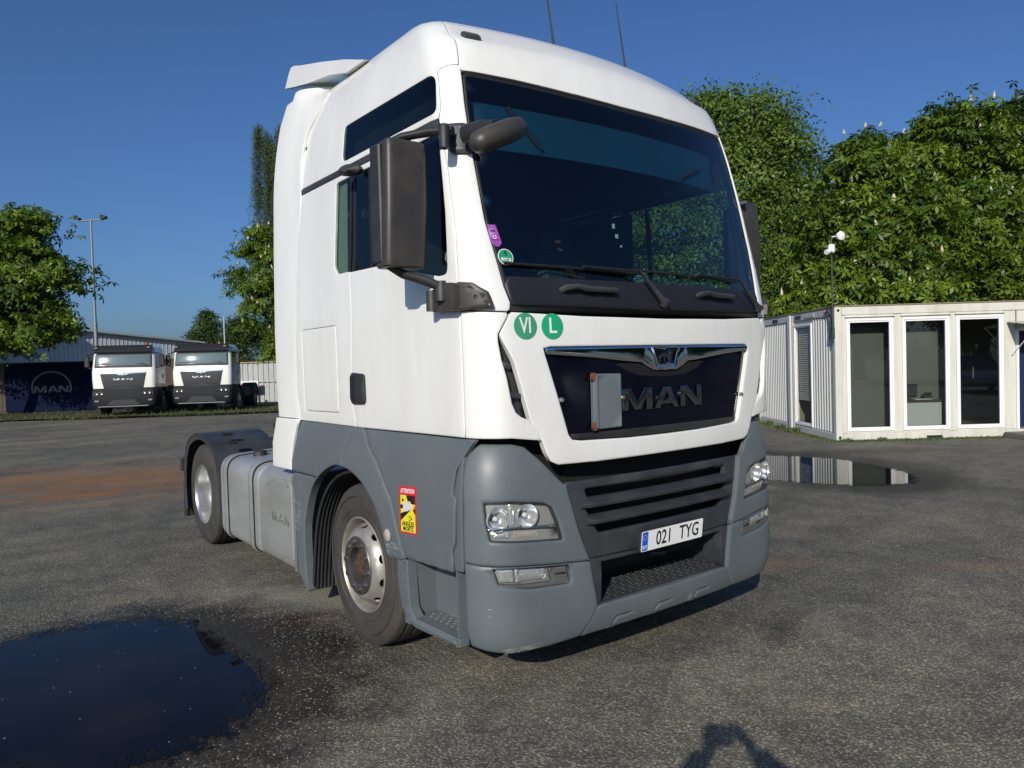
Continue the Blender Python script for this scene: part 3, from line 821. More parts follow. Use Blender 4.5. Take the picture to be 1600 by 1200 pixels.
# --- middle insert with slats
INS = [(-.735, 1.112), (.735, 1.112), (.715, 1.03), (.668, .860), (.602, .692), (0, .686), (-.602, .692), (-.668, .860), (-.715, 1.03)]
slots = [[(-.61, 1.068), (.61, 1.068), (.585, 1.012), (-.585, 1.012)], [(-.61, .972), (.61, .972), (.582, .918), (-.582, .918)], [(-.565, .882), (.565, .882), (.52, .818), (-.52, .818)]]
patch('bumper_grille', MBU, INS, DGREY, T, holes=[rounded(q, .02) for q in slots], off=-.022, th=.03, ch=.006, step=.06)
for zt, zb, half, prot in ((1.016, .970, .645, .024), (.921, .879, .612, .022)):
    mb = MB(); n = 24
    rr_ = []
    for k in range(n + 1):
        u = half * (2 * k / n - 1)
        tp = min(1.0, (half - abs(u)) / .03)
        pr = prot * (.3 + .7 * tp)
        rr_.append([MBU(u, zt, -.052), MBU(u, zt - .004, -.024), MBU(u, zb + .020, pr), MBU(u, zb + .016, pr + .002), MBU(u, zb, pr - .006), MBU(u, zb - .002, -.05)])
    vs = [p for r_ in rr_ for p in r_]; fs = [(i * 6 + j, (i + 1) * 6 + j, (i + 1) * 6 + j + 1, i * 6 + j + 1) for i in range(n) for j in range(5)]
    fs += [list(range(5, -1, -1)), [n * 6 + j for j in range(6)]]
    mb.add(vs, fs); mb.build('grille_slat', DGREY, T)
for u in (-.64, .64):
    pass
# lower opening frame, cavity, step plate and lip
FR = sym([(0, .684), (.600, .688), (.585, .62), (.552, .437), (.50, .438), (.50, .455), (.535, .672), (.45, .664), (0, .660)])
patch('air_intake_frame', MBU, [(-.600, .688), (-.585, .62), (-.550, .437), (-.52, .437), (-.512, .60), (-.516, .664), (.516, .664), (.512, .60), (.52, .437), (.550, .437), (.585, .62), (.600, .688), (0, .682)], DGREY, T, off=-.018, th=.05, ch=.004, step=.05)
mb = MB()
mb.box((0, .42, .56), (1.18, .02, .30)); mb.build('intake_backing', BLACKM, T)
mb = MB(); mb.box((0, .24, .436), (1.12, .34, .016), bev=.004)
mb.build('bumper_step_plate', DGREY, T)
mb = MB()
for i in range(34):
    for j in range(8):
        x, y = -.50 + i * .0305 + (j % 2) * .015, .10 + j * .034
        mb.box((x, y, .446), (.016, .005, .004), Matrix.Rotation(R(45 if (i + j) % 2 else -45), 3, 'Z'))
tag(mb.build('step_grip_studs', DGREY, T), kind='stuff')
for sg in (-1, 1):
    mb = MB(); mb.box((sg * .545, .24, .56), (.03, .34, .25), Matrix.Rotation(R(sg * -4), 3, 'Y')); mb.build('intake_cheek', DGREY, T)
mb = MB(); mb.box((.1, .30, .60), (.36, .1, .07), bev=.02); mb.tube([(-.02, .25, .58), (.10, .16, .585), (.22, .25, .58)], .012, 8)
mb.build('towing_bracket', RAILM, T)
LIP = [(-.560, .430), (-.50, .434), (.50, .434), (.560, .430), (.60, .398), (.648, .278), (.22, .284), (-.22, .284), (-.648, .278), (-.60, .398)]
def notch(u, s=1):
    w = .0045
    pts = [(u, .289), (u + s * .030, .336), (u + s * .045, .343), (u + s * .155, .343)]
    up = [(p[0], p[1] + w) for p in pts]; dn = [(p[0] + s * w * 1.6, p[1] - w) for p in pts]
    return up + dn[::-1]
patch('bumper_lip', MBU, LIP, GREY, T, holes=[notch(-.445), notch(-.118), notch(.232)], off=-.004, th=.03, ch=.006, step=.06)
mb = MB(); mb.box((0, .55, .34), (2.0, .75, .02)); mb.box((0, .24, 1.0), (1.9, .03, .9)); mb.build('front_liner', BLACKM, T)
# --- licence plate
pl_ = empty('licence_plate'); pl_.parent = T
def PL(u, v, d): # plate local -> world, slightly tilted
    return Vector((-.006 + u, .012 - d - v * .12, .737 + v))
mb = MB(); mb.prism(rounded([(-.272, -.060), (.272, -.060), (.272, .060), (-.272, .060)], .012), lambda u, v, t: PL(u, v, t), 0, .012); mb.build('plate_holder_frame', BLACKP, pl_)
mb = MB(); mb.prism(rounded([(-.262, -.0565), (.262, -.0565), (.262, .0565), (-.262, .0565)], .010), lambda u, v, t: PL(u, v, t), .011, .0145); mb.build('plate', PLATEW, pl_)
mb = MB(); mb.prism(rounded([(-.258, -.0525), (-.212, -.0525), (-.212, .0525), (-.258, .0525)], [.008, 0, 0, .008]), lambda u, v, t: PL(u, v, t), .0140, .0152); mb.build('plate_band', PLATEB, pl_)
text_mesh('lettering', 'EST', INKW, pl_, lambda u, v, d: PL(-.235 + u, -.034 + v, .0156 + d), .026, .0004, sx=.95, bold=.0006)
for k in range(12):
    t = 2 * math.pi * k / 12
    mb = MB(); c0 = (-.235 + .014 * math.cos(t), .022 + .014 * math.sin(t))
    mb.prism(disc(c0, .0022, 6), PL, .0152, .0158)
    mb.build('plate_star', M("plate_star_yellow", (.6, .55, .05), .4) if k == 0 else bpy.data.materials["plate_star_yellow"], pl_)
text_mesh('lettering', '021', INK, pl_, lambda u, v, d: PL(-.078 + u, -.001 + v, .0148 + d), .114, .0006, sx=.80, bold=.0014)
text_mesh('lettering', 'TYG', INK, pl_, lambda u, v, d: PL(.140 + u, -.001 + v, .0148 + d), .114, .0006, sx=.80, bold=.0014)

# --- grey side skirt, step, arch
def sides(name, outline, mat, **kw):
    patch(name, MSL, outline, mat, T, **kw)
    patch(name, MSR, outline, mat, T, **kw)
gd = [(1.405, 1.366), (1.109, 1.367), (.222, 1.367), (.262, 1.322), (.356, 1.207), (.385, 1.085), (.350, 1.064), (.366, .835), (.392, .80), (.388, .683), (.519, .674), (.858, .664), (.909, .734), (1.012, .976), (1.203, 1.182), (1.322, 1.269)]
bs = [(.300, 1.300), (.340, 1.215), (.370, 1.09), (.340, 1.068), (.354, .835), (.380, .795), (.378, .69), (.30, .70)]
sides('bumper_return', bs, GREY, ch=.004, th=.03, off=-.006, step=.06)
sides('step_door', gd, GREY, ch=.007, th=.03, step=.06)
AR = catmull([(1.081, .640), (1.105, .70), (1.149, .806), (1.223, .91), (1.385, 1.03), (1.56, 1.090), (1.674, 1.104), (1.80, 1.103), (1.94, 1.062), (2.071, .995), (2.17, .92), (2.255, .81), (2.315, .68), (2.342, .574), (2.354, .29), (2.343, .135)], 5)
AR1 = AR[:31]; AR2 = AR[31:46]; AR3 = AR[46:]
fa = [(1.412, 1.366), (1.328, 1.269), (1.209, 1.182), (1.019, .976), (.917, .734), (.866, .664), (.93, .640)] + AR1 + [(1.676, 1.119), (1.657, 1.225), (1.581, 1.345), (1.57, 1.375)]
sides('wheel_arch_trim', fa, GREY, ch=.008, th=.07, off=.012, step=.05)
rg = [(2.43, 1.372), (1.629, 1.384), (1.576, 1.376), (1.588, 1.345), (1.664, 1.225), (1.684, 1.119), (1.681, 1.106)] + AR2 + [(2.535, .998), (2.545, 1.066), (2.50, 1.166), (2.45, 1.312)]
sides('rear_skirt', rg, GREY, ch=.008, th=.06, off=.008, step=.06)
vs_p = [(2.505, .985), (2.075, .988)] + AR3 + [(2.36, .137), (2.50, .24)]
sides('wheel_arch_skirt', vs_p, GREY, ch=.008, th=.06, off=.006, step=.06)
# white deflector foot and side air deflector
def defl(sign):
    def f(y, z, off):
        k = max(0, y - 2.32)
        x = 1.222 + .06 * k + .008 * math.sin(k * 5)
        if z > 3.0: x -= (z - 3.0)**2 * .16
        if z > 1.4:
            wz = section(CAB, z if z <= 3.45 else interp(z, [(3.45, 3.45), (3.56, 3.58), (3.645, 3.70), (3.705, 3.82), (3.745, 3.95), (3.8, 4.1)], 1))[1] + .006
            u = min(1, max(0, (y - 2.0) / .42)); u = u * u * (3 - 2 * u); x = wz * (1 - u) + x * u
        if z < 1.38: x -= .0
        return Vector((sign * (x + off), y, z))
    return f
dout = [(2.48, 3.765), (2.50, 3.705), (2.59, 3.70), (2.655, 3.54), (2.685, 3.27), (2.715, 3.0), (2.75, 2.61), (2.785, 2.02), (2.785, 1.63), (2.765, 1.385), (2.40, 1.385), (2.425, 1.60), (2.43, 1.82), (2.385, 2.20), (2.33, 2.553), (2.29, 2.80), (2.262, 2.975), (2.262, 3.2), (2.22, 3.38), (2.05, 3.56), (1.97, 3.67), (1.98, 3.74)]
ft = [(2.775, 1.379), (2.405, 1.379), (2.45, 1.30), (2.493, 1.211), (2.54, 1.08), (2.54, 1.0), (2.88, 1.0), (2.87, 1.186)]
for sg in (-1, 1):
    patch('side_deflector', defl(sg), dout, WHITE, T, ch=.004, th=.02, step=.08)
    patch('deflector_foot', defl(sg), ft, WHITE, T, ch=.004, th=.02, off=.016, step=.08)
# roof spoiler wing
prof = [(1.46, 3.665), (1.75, 3.765), (2.13, 3.875), (2.47, 3.965), (2.60, 4.005), (2.66, 4.01), (2.70, 3.985), (2.79, 3.895), (2.62, 3.855), (2.36, 3.80), (1.99, 3.74), (1.72, 3.67)]
mb = MB(); n = 20; rows = []
for k in range(n + 1):
    u = 2 * k / n - 1
    x = 1.10 * math.sin(u * math.pi / 2) if False else 1.10 * u
    lift = .05 * (1 - u * u); 
    rows.append([Vector((x, y - .05 * (1 - u * u), z + lift)) for y, z in prof])
P_ = len(prof); vs = [p for r_ in rows for p in r_]
fs = [(i * P_ + j, i * P_ + (j + 1) % P_, (i + 1) * P_ + (j + 1) % P_, (i + 1) * P_ + j) for i in range(n) for j in range(P_)]
fs += [list(range(P_ - 1, -1, -1)), [n * P_ + j for j in range(P_)]]
mb.add(vs, fs, True); sp = mb.build('roof_spoiler', WHITE, T, sharp=30)
mb = MB()
for x in (-.7, 0, .7): mb.tube([(x, 2.3, 3.74), (x, 2.45, 3.88)], .02, 8)
mb.build('spoiler_strut', RAILM, T)

# step recess
for sg in (-1, 1):
    mb = MB(); mb.box((sg * 1.055, .62, .50), (.02, .60, .40)); mb.box((sg * 1.14, .38, .50), (.18, .016, .40)); mb.box((sg * 1.145, .885, .47), (.20, .05, .36)); mb.build('step_recess', GREY, T)
for sg in (-1, 1):
    mb = MB(); mb.box((sg * 1.155, .625, .318), (.20, .50, .030), bev=.012); st = mb.build('boarding_step', GREY, T)
    mb = MB()
    for i in range(5):
        for j in range(8):
            x, y = sg * (1.085 + i * .032), .40 + j * .055 + (.027 if i % 2 else 0)
            lathe_on(mb, (x, y, .333), (0, 0, 1), [(0, .010), (.003, .008), (.005, .001)], 8)
    tag(mb.build('step_studs', ALU, st), kind='stuff')
    patch('step_edge', MSL if sg < 0 else MSR, rounded([(.352, .344), (.352, .30), (.80, .284), (.90, .305), (.955, .40), (.975, .52), (.975, .645), (.86, .655), (.856, .60), (.846, .38), (.80, .338)], [.004, .004, .03, .05, .05, .03, .01, .01, 0, .03, .02]), GREY, T, ch=.006, th=.06, off=.002, step=.05)
    # side marker lamp on the arch
    p = (sg * 1.262, 1.055, .765)
    mb = MB(); lathe_on(mb, p, (sg, 0, 0), [(-.01, .040), (.006, .038), (.014, .026), (.017, .001)], 24)
    mk_ = mb.build('side_marker_lamp', CLEARL, T)
    mb = MB(); lathe_on(mb, p, (sg, 0, 0), [(-.01, .048), (.004, .047), (.006, .040)], 24); mb.build('lamp_rim', GREY, mk_)
q_ = []
for k in range(14):
    y, z = 1.04 + RNG.uniform(-.06, .05), .70 + RNG.uniform(-.03, .03); q_.append((y, z, y - RNG.uniform(.03, .09), z + RNG.uniform(-.03, .03), RNG.uniform(.001, .003)))
scratches(lambda y, z, o_: MSL(y, z, .0135 + o_), q_)
q_ = []
for k in range(12):
    y, z = .93 + RNG.uniform(-.05, .03), RNG.uniform(.36, .60); q_.append((y, z, y + RNG.uniform(-.03, .01), z + RNG.uniform(-.015, .03), RNG.uniform(.001, .0028)))
scratches(lambda y, z, o_: MSL(y, z, .0035 + o_), q_)
q_ = []
for k in range(30):
    y, z = 2.43 + RNG.uniform(-.06, .05), RNG.uniform(.55, .80); h_ = k % 2
    q_.append((y, z, y + (RNG.uniform(.02, .08) if h_ else RNG.uniform(-.01, .01)), z + (RNG.uniform(-.01, .01) if h_ else RNG.uniform(.03, .14)), RNG.uniform(.001, .0028)))
scratches(lambda y, z, o_: MSL(y, z, .0075 + o_), q_)
# blind-spot warning sticker on the visible side
SK = lambda u, v, d: MSL(.829 - u, .940 + v, .0035 + d)           # u to the reader's right
stk = patch('warning_sticker', MSL, rounded([(.924, 1.066), (.734, 1.080), (.734, .814), (.924, .800)], .004), STKR, T, off=.0015, th=.001, ch=0, step=.05, label="red and yellow blind-spot warning sticker")
def sk(name, poly, mat, d=.0012, th=.0008):
    mb = MB(); mb.prism([(u, v) for u, v in poly], lambda u, v, t: SK(u, v + (u) * .075 * -0 , t), d - .0035 + .0005, d - .0035 + .0005 + th); return mb.build(name, mat, stk)
def SKs(u, v, d): return MSL(.829 - u, .940 + v + u * .07, .0015 + d)
def skp(name, poly, mat, d):
    mb = MB(); mb.prism(poly, lambda u, v, t: SKs(u, v, t), 0, d); return mb.build(name, mat, stk)
skp('sticker_field', [(-.080, -.122), (.080, -.122), (.080, .083), (-.080, .083)], STKY, .0010)
skp('sticker_mark', [(-.015, .083), (.080, .083), (.080, .035), (.010, .040)], INK, .0015)
skp('sticker_mark', [(-.080, .028), (-.035, .030), (-.035, .008), (-.080, .006)], INK, .0015)
skp('sticker_mark', [(-.080, -.022), (.030, .010), (.020, -.005), (-.080, -.062)], INK, .0015)
skp('sticker_mark', [(.055, .008), (.080, .010), (.080, -.020)], INK, .0015)
skp('sticker_vehicle', [(-.048, .040), (.010, .048), (.010, -.004), (-.040, -.010), (-.052, .005)], STKW, .0019)
skp('sticker_vehicle', [(.013, .052), (.030, .050), (.045, .032), (.045, .008), (.013, .000)], STKW, .0019)
skp('sticker_triangle', [(.012, -.028), (.052, -.046), (.014, -.060)], INK, .0015)
skp('sticker_triangle', [(.016, -.034), (.042, -.046), (.018, -.055)], STKY, .0019)
skp('sticker_triangle', [(-.062, .068), (-.038, .052), (-.062, .046)], INK, .0015)
text_mesh('lettering', 'ATTENTION', INKW, stk, lambda u, v, d: SKs(u, .106 + v, .0012 + d), .034, .0005, sx=.80, bold=.0006)
text_mesh('lettering', 'ANGLES', INK, stk, lambda u, v, d: SKs(u, -.078 + v, .0014 + d), .036, .0005, sx=1.02, bold=.0008)
text_mesh('lettering', 'MORTS', INK, stk, lambda u, v, d: SKs(u, -.106 + v, .0014 + d), .034, .0005, sx=1.02, bold=.0008)

# --- wheels
FWY, RWY, WR = 1.465, 5.06, .505
def tyre_profile(x0, w, Ro=WR, Ri=.293):
    s = w
    return [(x0 + .030, Ri), (x0 + .012, Ri + .008), (x0 + .002, Ri + .05), (x0, Ri + .09), (x0 + .006, Ri + .14), (x0 + .016, Ro - .030), (x0 + .030, Ro - .010), (x0 + .05, Ro - .001),
            (x0 + s * .25, Ro), (x0 + s * .27, Ro - .014), (x0 + s * .30, Ro - .014), (x0 + s * .32, Ro), (x0 + s * .48, Ro), (x0 + s * .50, Ro - .014), (x0 + s * .53, Ro - .014), (x0 + s * .55, Ro),
            (x0 + s * .70, Ro), (x0 + s * .72, Ro - .014), (x0 + s * .75, Ro - .014), (x0 + s * .77, Ro), (x0 + s - .05, Ro - .001), (x0 + s - .03, Ro - .010), (x0 + s - .01, Ro - .04), (x0 + s, Ri + .09), (x0 + s - .03, Ri)]
def rings(parent, x0, cy):
    mb = MB()
    for rr in (.335, .352, .44):
        mb.lathe([(x0 + .0008, rr - .003), (x0 - .0022, rr), (x0 + .0008, rr + .003)], (0, cy, WR), 'x', 72)
    mb.build('sidewall_ring', RUBBER, parent)
def front_wheel(sign):
    w = empty('wheel', (0, 0, 0)); w.parent = T
    # built for the right-hand side (x negative), mirrored by a sign
    X = 1.240
    mb = MB(); mb.lathe([(sign * (X - a), r) for a, r in [(q[0], q[1]) for q in tyre_profile(0, .30)]], (0, FWY, WR), 'x', 80); mb.build('tyre', RUBBER, w, sharp=25)
    rings_x = sign * (X)
    mb = MB()
    for rr in (.345, .43):
        mb.lathe([(sign * (X - .002), rr - .004), (sign * (X + .0025), rr), (sign * (X - .002), rr + .004)], (0, FWY, WR), 'x', 72)
    mb.build('sidewall_ring', RUBBER, w)
    # rim: lip, well
    mb = MB(); mb.lathe([(sign * (X - a), r) for a, r in [(.030, .298), (.010, .300), (.004, .292), (.012, .284), (.030, .280), (.060, .272), (.10, .262), (.14, .255)]], (0, FWY, WR), 'x', 72); mb.build('rim', STEEL, w)
    # disc with ten oval hand holes, through the generic patch on a surface of revolution
    prof_ = [(0, .268, .100), (.03, .258, .070), (.07, .238, .028), (.11, .212, -.006), (.14, .190, -.018), (.165, .172, -.020), (.20, .140, -.020)]
    def mpd(u, v, off):
        r = interp(v, prof_, 1); x = interp(v, prof_, 2)
        e = .002
        dr, dx = interp(v + e, prof_, 1) - interp(v - e, prof_, 1), interp(v + e, prof_, 2) - interp(v - e, prof_, 2)
        L_ = math.hypot(dr, dx) or 1
        nr, nx = -dx / L_, dr / L_                       # outward
        r2, x2 = r + off * nr * -1 * -1, x - off * (-nx)
        x2 = x + off * nx; r2 = r - off * nr * -1
        t = u / .24
        return Vector((sign * (X - x2), FWY + r2 * math.cos(t), WR + r2 * math.sin(t)))
    Ltot = 2 * math.pi * .24
    holes = []
    for k in range(10):
        c = (k + .5) * Ltot / 10
        holes.append([(c + .030 * math.cos(a), .066 + .020 * math.sin(a)) for a in np.linspace(0, 2 * math.pi, 15)[:-1]])
    patch('wheel_disc', mpd, [(0, 0), (Ltot - 1e-4, 0), (Ltot - 1e-4, .20), (0, .20)], STEEL, w, holes=holes, step=.028, ch=0, th=.012)
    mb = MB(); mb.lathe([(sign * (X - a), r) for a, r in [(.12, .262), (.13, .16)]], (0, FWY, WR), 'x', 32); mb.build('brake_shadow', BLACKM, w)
    # hub ring, nuts, rusty centre
    mb = MB(); mb.lathe([(sign * (X + a), r) for a, r in [(.004, .186), (.016, .184), (.029, .176), (.030, .170), (.030, .122), (.026, .114), (-.03, .110)]], (0, FWY, WR), 'x', 48); mb.build('nut_ring', HUBM, w)
    for k in range(10):
        t = 2 * math.pi * (k + .2) / 10
        mb = MB(); c = (sign * (X + .028), FWY + .148 * math.cos(t), WR + .148 * math.sin(t))
        lathe_on(mb, c, (sign, 0, 0), [(0, .020), (.004, .020), (.004, .0155), (.015, .015), (.017, .008), (.017, .001)], 6)
        mb.build('wheel_nut', HUBM, w)
    mb = MB(); mb.lathe([(sign * (X + a), r) for a, r in [(-.03, .110), (-.028, .095), (-.012, .085), (.004, .072), (.010, .045), (.012, .001)]], (0, FWY, WR), 'x', 36); mb.build('hub', RUSTY, w)
    for k in range(6):
        t = 2 * math.pi * k / 6
        mb = MB(); lathe_on(mb, (sign * (X + .006), FWY + .058 * math.cos(t), WR + .058 * math.sin(t)), (sign, 0, 0), [(0, .009), (.012, .008), (.012, .001)], 6); mb.build('hub_bolt', HUBM, w)
    return w
def rear_wheel(sign):
    w = empty('wheel', (0, 0, 0)); w.parent = T
    X = 1.235
    for dx in (0, .325):
        mb = MB(); mb.lathe([(sign * (X - dx - a), r) for a, r in tyre_profile(0, .29)], (0, RWY, WR), 'x', 72); mb.build('tyre', RUBBER, w, sharp=25)
    mb = MB(); mb.lathe([(sign * (X - a), r) for a, r in [(.030, .298), (.008, .300), (.003, .293), (.010, .286), (.035, .280), (.10, .274), (.15, .262), (.17, .25), (.175, .15), (.165, .10), (.10, .09), (.095, .001)]], (0, RWY, WR), 'x', 64); mb.build('rim', ALU, w)
    for k in range(10):
        t = 2 * math.pi * k / 10
        mb = MB(); lathe_on(mb, (sign * (X - .172), RWY + .168 * math.cos(t), WR + .168 * math.sin(t)), (sign, 0, 0), [(0, .017), (.03, .015), (.03, .001)], 6); mb.build('wheel_nut', HUBM, w)
    return w
for sg in (-1, 1):
    front_wheel(sg); rear_wheel(sg)
mb = MB(); mb.tube([(-1.0, FWY, .47), (1.0, FWY, .47)], .07, 12); mb.tube([(-.9, RWY, .5), (.9, RWY, .5)], .10, 12); mb.build('axle', RAILM, T)
# ribbed wheel-house liners behind the front wheels
path = catmull([(2.36, .13), (2.31, .40), (2.24, .65), (2.12, .84), (1.95, .98), (1.72, 1.065), (1.465, 1.085), (1.25, 1.02), (1.08, .88), (1.0, .70), (.98, .62)], 4)
for sg in (-1, 1):
    mb = MB(); nx = 56; vs = []; fs = []
    for i in range(nx + 1):
        x = 1.205 - i * .40 / nx
        rib = .014 if (i % 4) in (1, 2) else 0
        for j, (y, z) in enumerate(path):
            dy, dz = FWY - y, WR - z
            L_ = math.hypot(dy, dz); vs.append((sg * x, y + dy / L_ * rib, z + dz / L_ * rib))
    K = len(path)
    for i in range(nx):
        for j in range(K - 1): fs.append((i * K + j, (i + 1) * K + j, (i + 1) * K + j + 1, i * K + j + 1))
    mb.add(vs, fs); mb.build('ribbed_mudguard', BLACKP, T)
# rear mudguards
for sg in (-1, 1):
    mb = MB(); nx = 10; vs = []; fs = []
    prf = [(-.07, .0), (-.075, .03), (-.05, .055), (0, .065), (.60, .065), (.62, .03)]     # across: offset inwards from outer, height
    angs = [R(a) for a in (-22, -8, 8, 22, 36, 50, 64, 78, 90, 102, 116, 130, 144, 158, 172, 188, 200)]
    for t in angs:
        c, s_ = math.cos(t), math.sin(t)
        rad = .555
        # squared-off arch: flatter top
        k = min(1 / max(abs(c), 1e-3), 1 / max(abs(s_), 1e-3)); kk = 1 + (k - 1) * .28
        for ax, h in prf:
            r = rad * kk + h
            vs.append((sg * (1.245 - max(0, ax) - (0.0 if ax > 0 else .0) + (-.01 if ax < 0 else 0)), RWY + .02 + c * r * 1.06, WR + s_ * r if s_ * r < .66 else WR + .66))
    K = len(prf)
    for i in range(len(angs) - 1):
        for j in range(K - 1): fs.append((i * K + j, (i + 1) * K + j, (i + 1) * K + j + 1, i * K + j + 1))
    mb.add(vs, fs, True); mb.build('rear_mudguard', DGREY, T, sharp=50)
    mb = MB()
    for i in range(8):
        mb.box((sg * (1.22 - i * .055), 5.76, .30), (.018, .016, .24))
    mb.box((sg * 1.03, 5.775, .36), (.42, .012, .36)); mb.build('rear_mudflap', BLACKP, T)
    for y in (4.62, 4.45):
        mb = MB(); mb.box((sg * (1.10 - (.0)), y, 1.13 if y > 4.5 else 1.06), (.10, .05, .03), bev=.006); mb.build('mudguard_clip', BLACKM, T)

# --- fuel tank and tool box on both sides
def tank(sign, y0, y1, mat, name, inset=0.0, bev=.05):
    # rounded box cross-section swept along y
    sec = rounded([(1.238 - inset, .205 + inset), (1.238 - inset, .955 - inset), (.62, .985 - inset), (.62, .205 + inset)], [.10, .16, .02, .06], 6)
    sec = densify(sec, .25)
    rows = []
    for y, k in ((y0, .965), (y0 + bev * .3, .988), (y0 + bev, 1), (y1 - bev, 1), (y1 - bev * .3, .988), (y1, .965)):
        rows.append([Vector((sign * (.93 + (x - .93) * k), y, .58 + (z - .58) * k)) for x, z in sec])
    n = len(sec); vs = [p for r_ in rows for p in r_]
    fs = [(i * n + j, i * n + (j + 1) % n, (i + 1) * n + (j + 1) % n, (i + 1) * n + j) for i in range(len(rows) - 1) for j in range(n)]
    fs += [list(range(n)), [(len(rows) - 1) * n + j for j in range(n)][::-1]]
    mb = MB(); mb.add(vs, fs, True)
    return mb.build(name, mat, T, sharp=35)
def strap(sign, y, w, mat, name, grow):
    sec = rounded([(1.238 + grow, .205 - grow), (1.238 + grow, .955 + grow), (.62, .985 + grow), (.62, .205 - grow)], [.10, .16, .02, .06], 6)
    sec = densify(sec, .25)
    n = len(sec); rows = [[Vector((sign * x, yy, z)) for x, z in sec] for yy in (y - w / 2, y + w / 2)]
    rows2 = [[Vector((sign * (.93 + (x - .93) * .985), yy, .58 + (z - .58) * .985)) for x, z in sec] for yy in (y - w / 2, y + w / 2)]
    vs = rows[0] + rows[1] + rows2[0] + rows2[1]
    fs = []
    for j in range(n):
        k = (j + 1) % n
        fs += [(j, k, n + k, n + j), (2 * n + j, 2 * n + k, k, j), (n + j, n + k, 3 * n + k, 3 * n + j)]
    mb = MB(); mb.add(vs, fs, True); return mb.build(name, mat, T, sharp=35)
for sg in (-1, 1):
    tank(sg, 3.36, 4.42, TANKM, 'fuel_tank')
    tank(sg, 2.545, 3.355, TANKM, 'tank_cover', 0.004, .03)
    for y in (4.22, 3.52):
        strap(sg, y, .085, TANKM, 'tank_strap', .010)
        for dy in (-.050, .050): strap(sg, y + dy, .014, SEAL, 'strap_rubber', .008)
    mb = MB(); lathe_on(mb, (sg * 1.0, 3.98, .965), (0, 0, 1), [(-.01, .062), (.035, .060), (.045, .050), (.045, .001)], 28); mb.build('filler_cap', BLACKP, T)
    mb = MB(); lathe_on(mb, (sg * .95, 3.70, .965), (0, 0, 1), [(-.01, .03), (.02, .028), (.02, .001)], 14); mb.build('tank_fitting', ALU, T)
    # pressed panel, rim and rivets on the cover
    tm = (lambda s_: (lambda y, z, off: Vector((s_ * (1.235 + off), y, z))))(sg)
    patch('cover_pressing', tm, rounded([(2.60, .30), (2.60, .90), (2.66, .905), (3.10, .895), (3.12, .86), (3.12, .30)], .03), TANKM, T, off=.010, th=.012, ch=.007, step=.1)
    patch('cover_edge', tm, rounded([(2.530, .24), (2.530, .95), (2.565, .955), (2.565, .24)], .01), ALU, T, off=.014, th=.02, ch=.005, step=.1)
    for k, (y, z) in enumerate(((2.66, .86), (2.85, .86), (3.07, .85), (2.66, .34), (3.07, .33))):
        mb = MB(); lathe_on(mb, (sg * 1.246, y, z), (sg, 0, 0), [(0, .010), (.003, .007), (.004, .001)], 10); mb.build('rivet', ALU, T)
    s_ = -1
    for gl_, y0, w_, hl_ in ((GM, 3.02, .115, ()), (GA, 2.875, .100, GAH), (GN, 2.75, .095, ())):
        patch('embossed_letter', tm, [(y0 - u * w_, .555 + v * .075) for u, v in gl_], ALU, T, holes=[[(y0 - u * w_, .555 + v * .075) for u, v in q] for q in hl_], off=.0125, th=.01, ch=.002, step=.2)
# chassis rails, fifth wheel, hoses behind the cab
mb = MB()
for sg in (-1, 1):
    mb.box((sg * .385, 4.2, .82), (.08, 4.3, .27)); 
mb.build('frame_rail', RAILM, T)
mb = MB()
for y in (2.6, 3.4, 4.3, 5.6, 6.2): mb.box((0, y, .82), (.70, .10, .2))
mb.build('cross_member', RAILM, T)
mb = MB()
pl5 = rounded([(-.42, 4.45), (.42, 4.45), (.46, 4.9), (.42, 5.25), (.12, 5.45), (.05, 5.1), (-.05, 5.1), (-.12, 5.45), (-.42, 5.25), (-.46, 4.9)], .03)
mb.prism(pl5, lambda u, v, t: Vector((u, v, t)), 1.10, 1.16); mb.box((-.38, 4.85, 1.03), (.12, .3, .16)); mb.box((.38, 4.85, 1.03), (.12, .3, .16)); mb.box((0, 4.85, .965), (.95, .7, .02))
mb.build('fifth_wheel', RAILM, T)
mb = MB()
for k in range(5):
    x = -.5 + k * .22
    mb.tube([(x, 2.5, 1.35), (x + .03, 2.75, 1.10), (x - .03, 3.1, 1.02), (x + .02, 3.5, 1.05)], .018, 8)
mb.build('air_line', BLACKP, T)
mb = MB(); mb.box((-.55, 3.0, 1.0), (.35, .6, .05), bev=.01); mb.box((-.62, 4.0, 1.01), (.25, .9, .04), bev=.01); mb.build('chassis_cover', BLACKP, T)
mb = MB()
for sg in (-1, 1):
    mb.box((sg * .95, 6.15, .70), (.45, .06, .14), bev=.015)
mb.build('tail_lamp_board', RAILM, T)
# --- cab inside
mb = MB()
mb.box((0, 2.24, 2.25), (2.36, .04, 2.1)); mb.box((0, 2.22, 3.36), (2.22, .03, .24)); mb.box((0, 1.25, 1.42), (2.34, 1.95, .04)); mb.box((0, 1.45, 3.44), (2.10, 1.6, .03)); mb.box((0, .30, 1.62), (2.1, .03, .70))
mb.build('cab_lining', INTER, T)
for sg in (-1, 1):
    mb = MB(); mb.box((sg * 1.13, 1.98 if sg < 0 else 1.80, 2.25), (.02, .60 if sg < 0 else .96, 1.3)); mb.build('curtain', INTER, T)
    mb = MB(); mb.box((sg * 1.07, 1.40, 3.15), (.02, 1.62, .36)); mb.build('bunk_blackout', INTER, T)  # added panel that blacks out the bunk windows from inside
mb = MB(); mb.box((0, .95, .95), (1.3, 1.5, .75)); mb.build('engine', BLACKM, T)
mb = MB()
mb.box((0, .55, 1.85), (2.20, .42, .42), bev=.08); mb.box((.0, .30, 2.03), (2.15, .36, .06), bev=.02); mb.box((.52, .66, 2.10), (.62, .20, .10), bev=.03)
mb.build('dashboard', INTERG, T)
mb = MB()
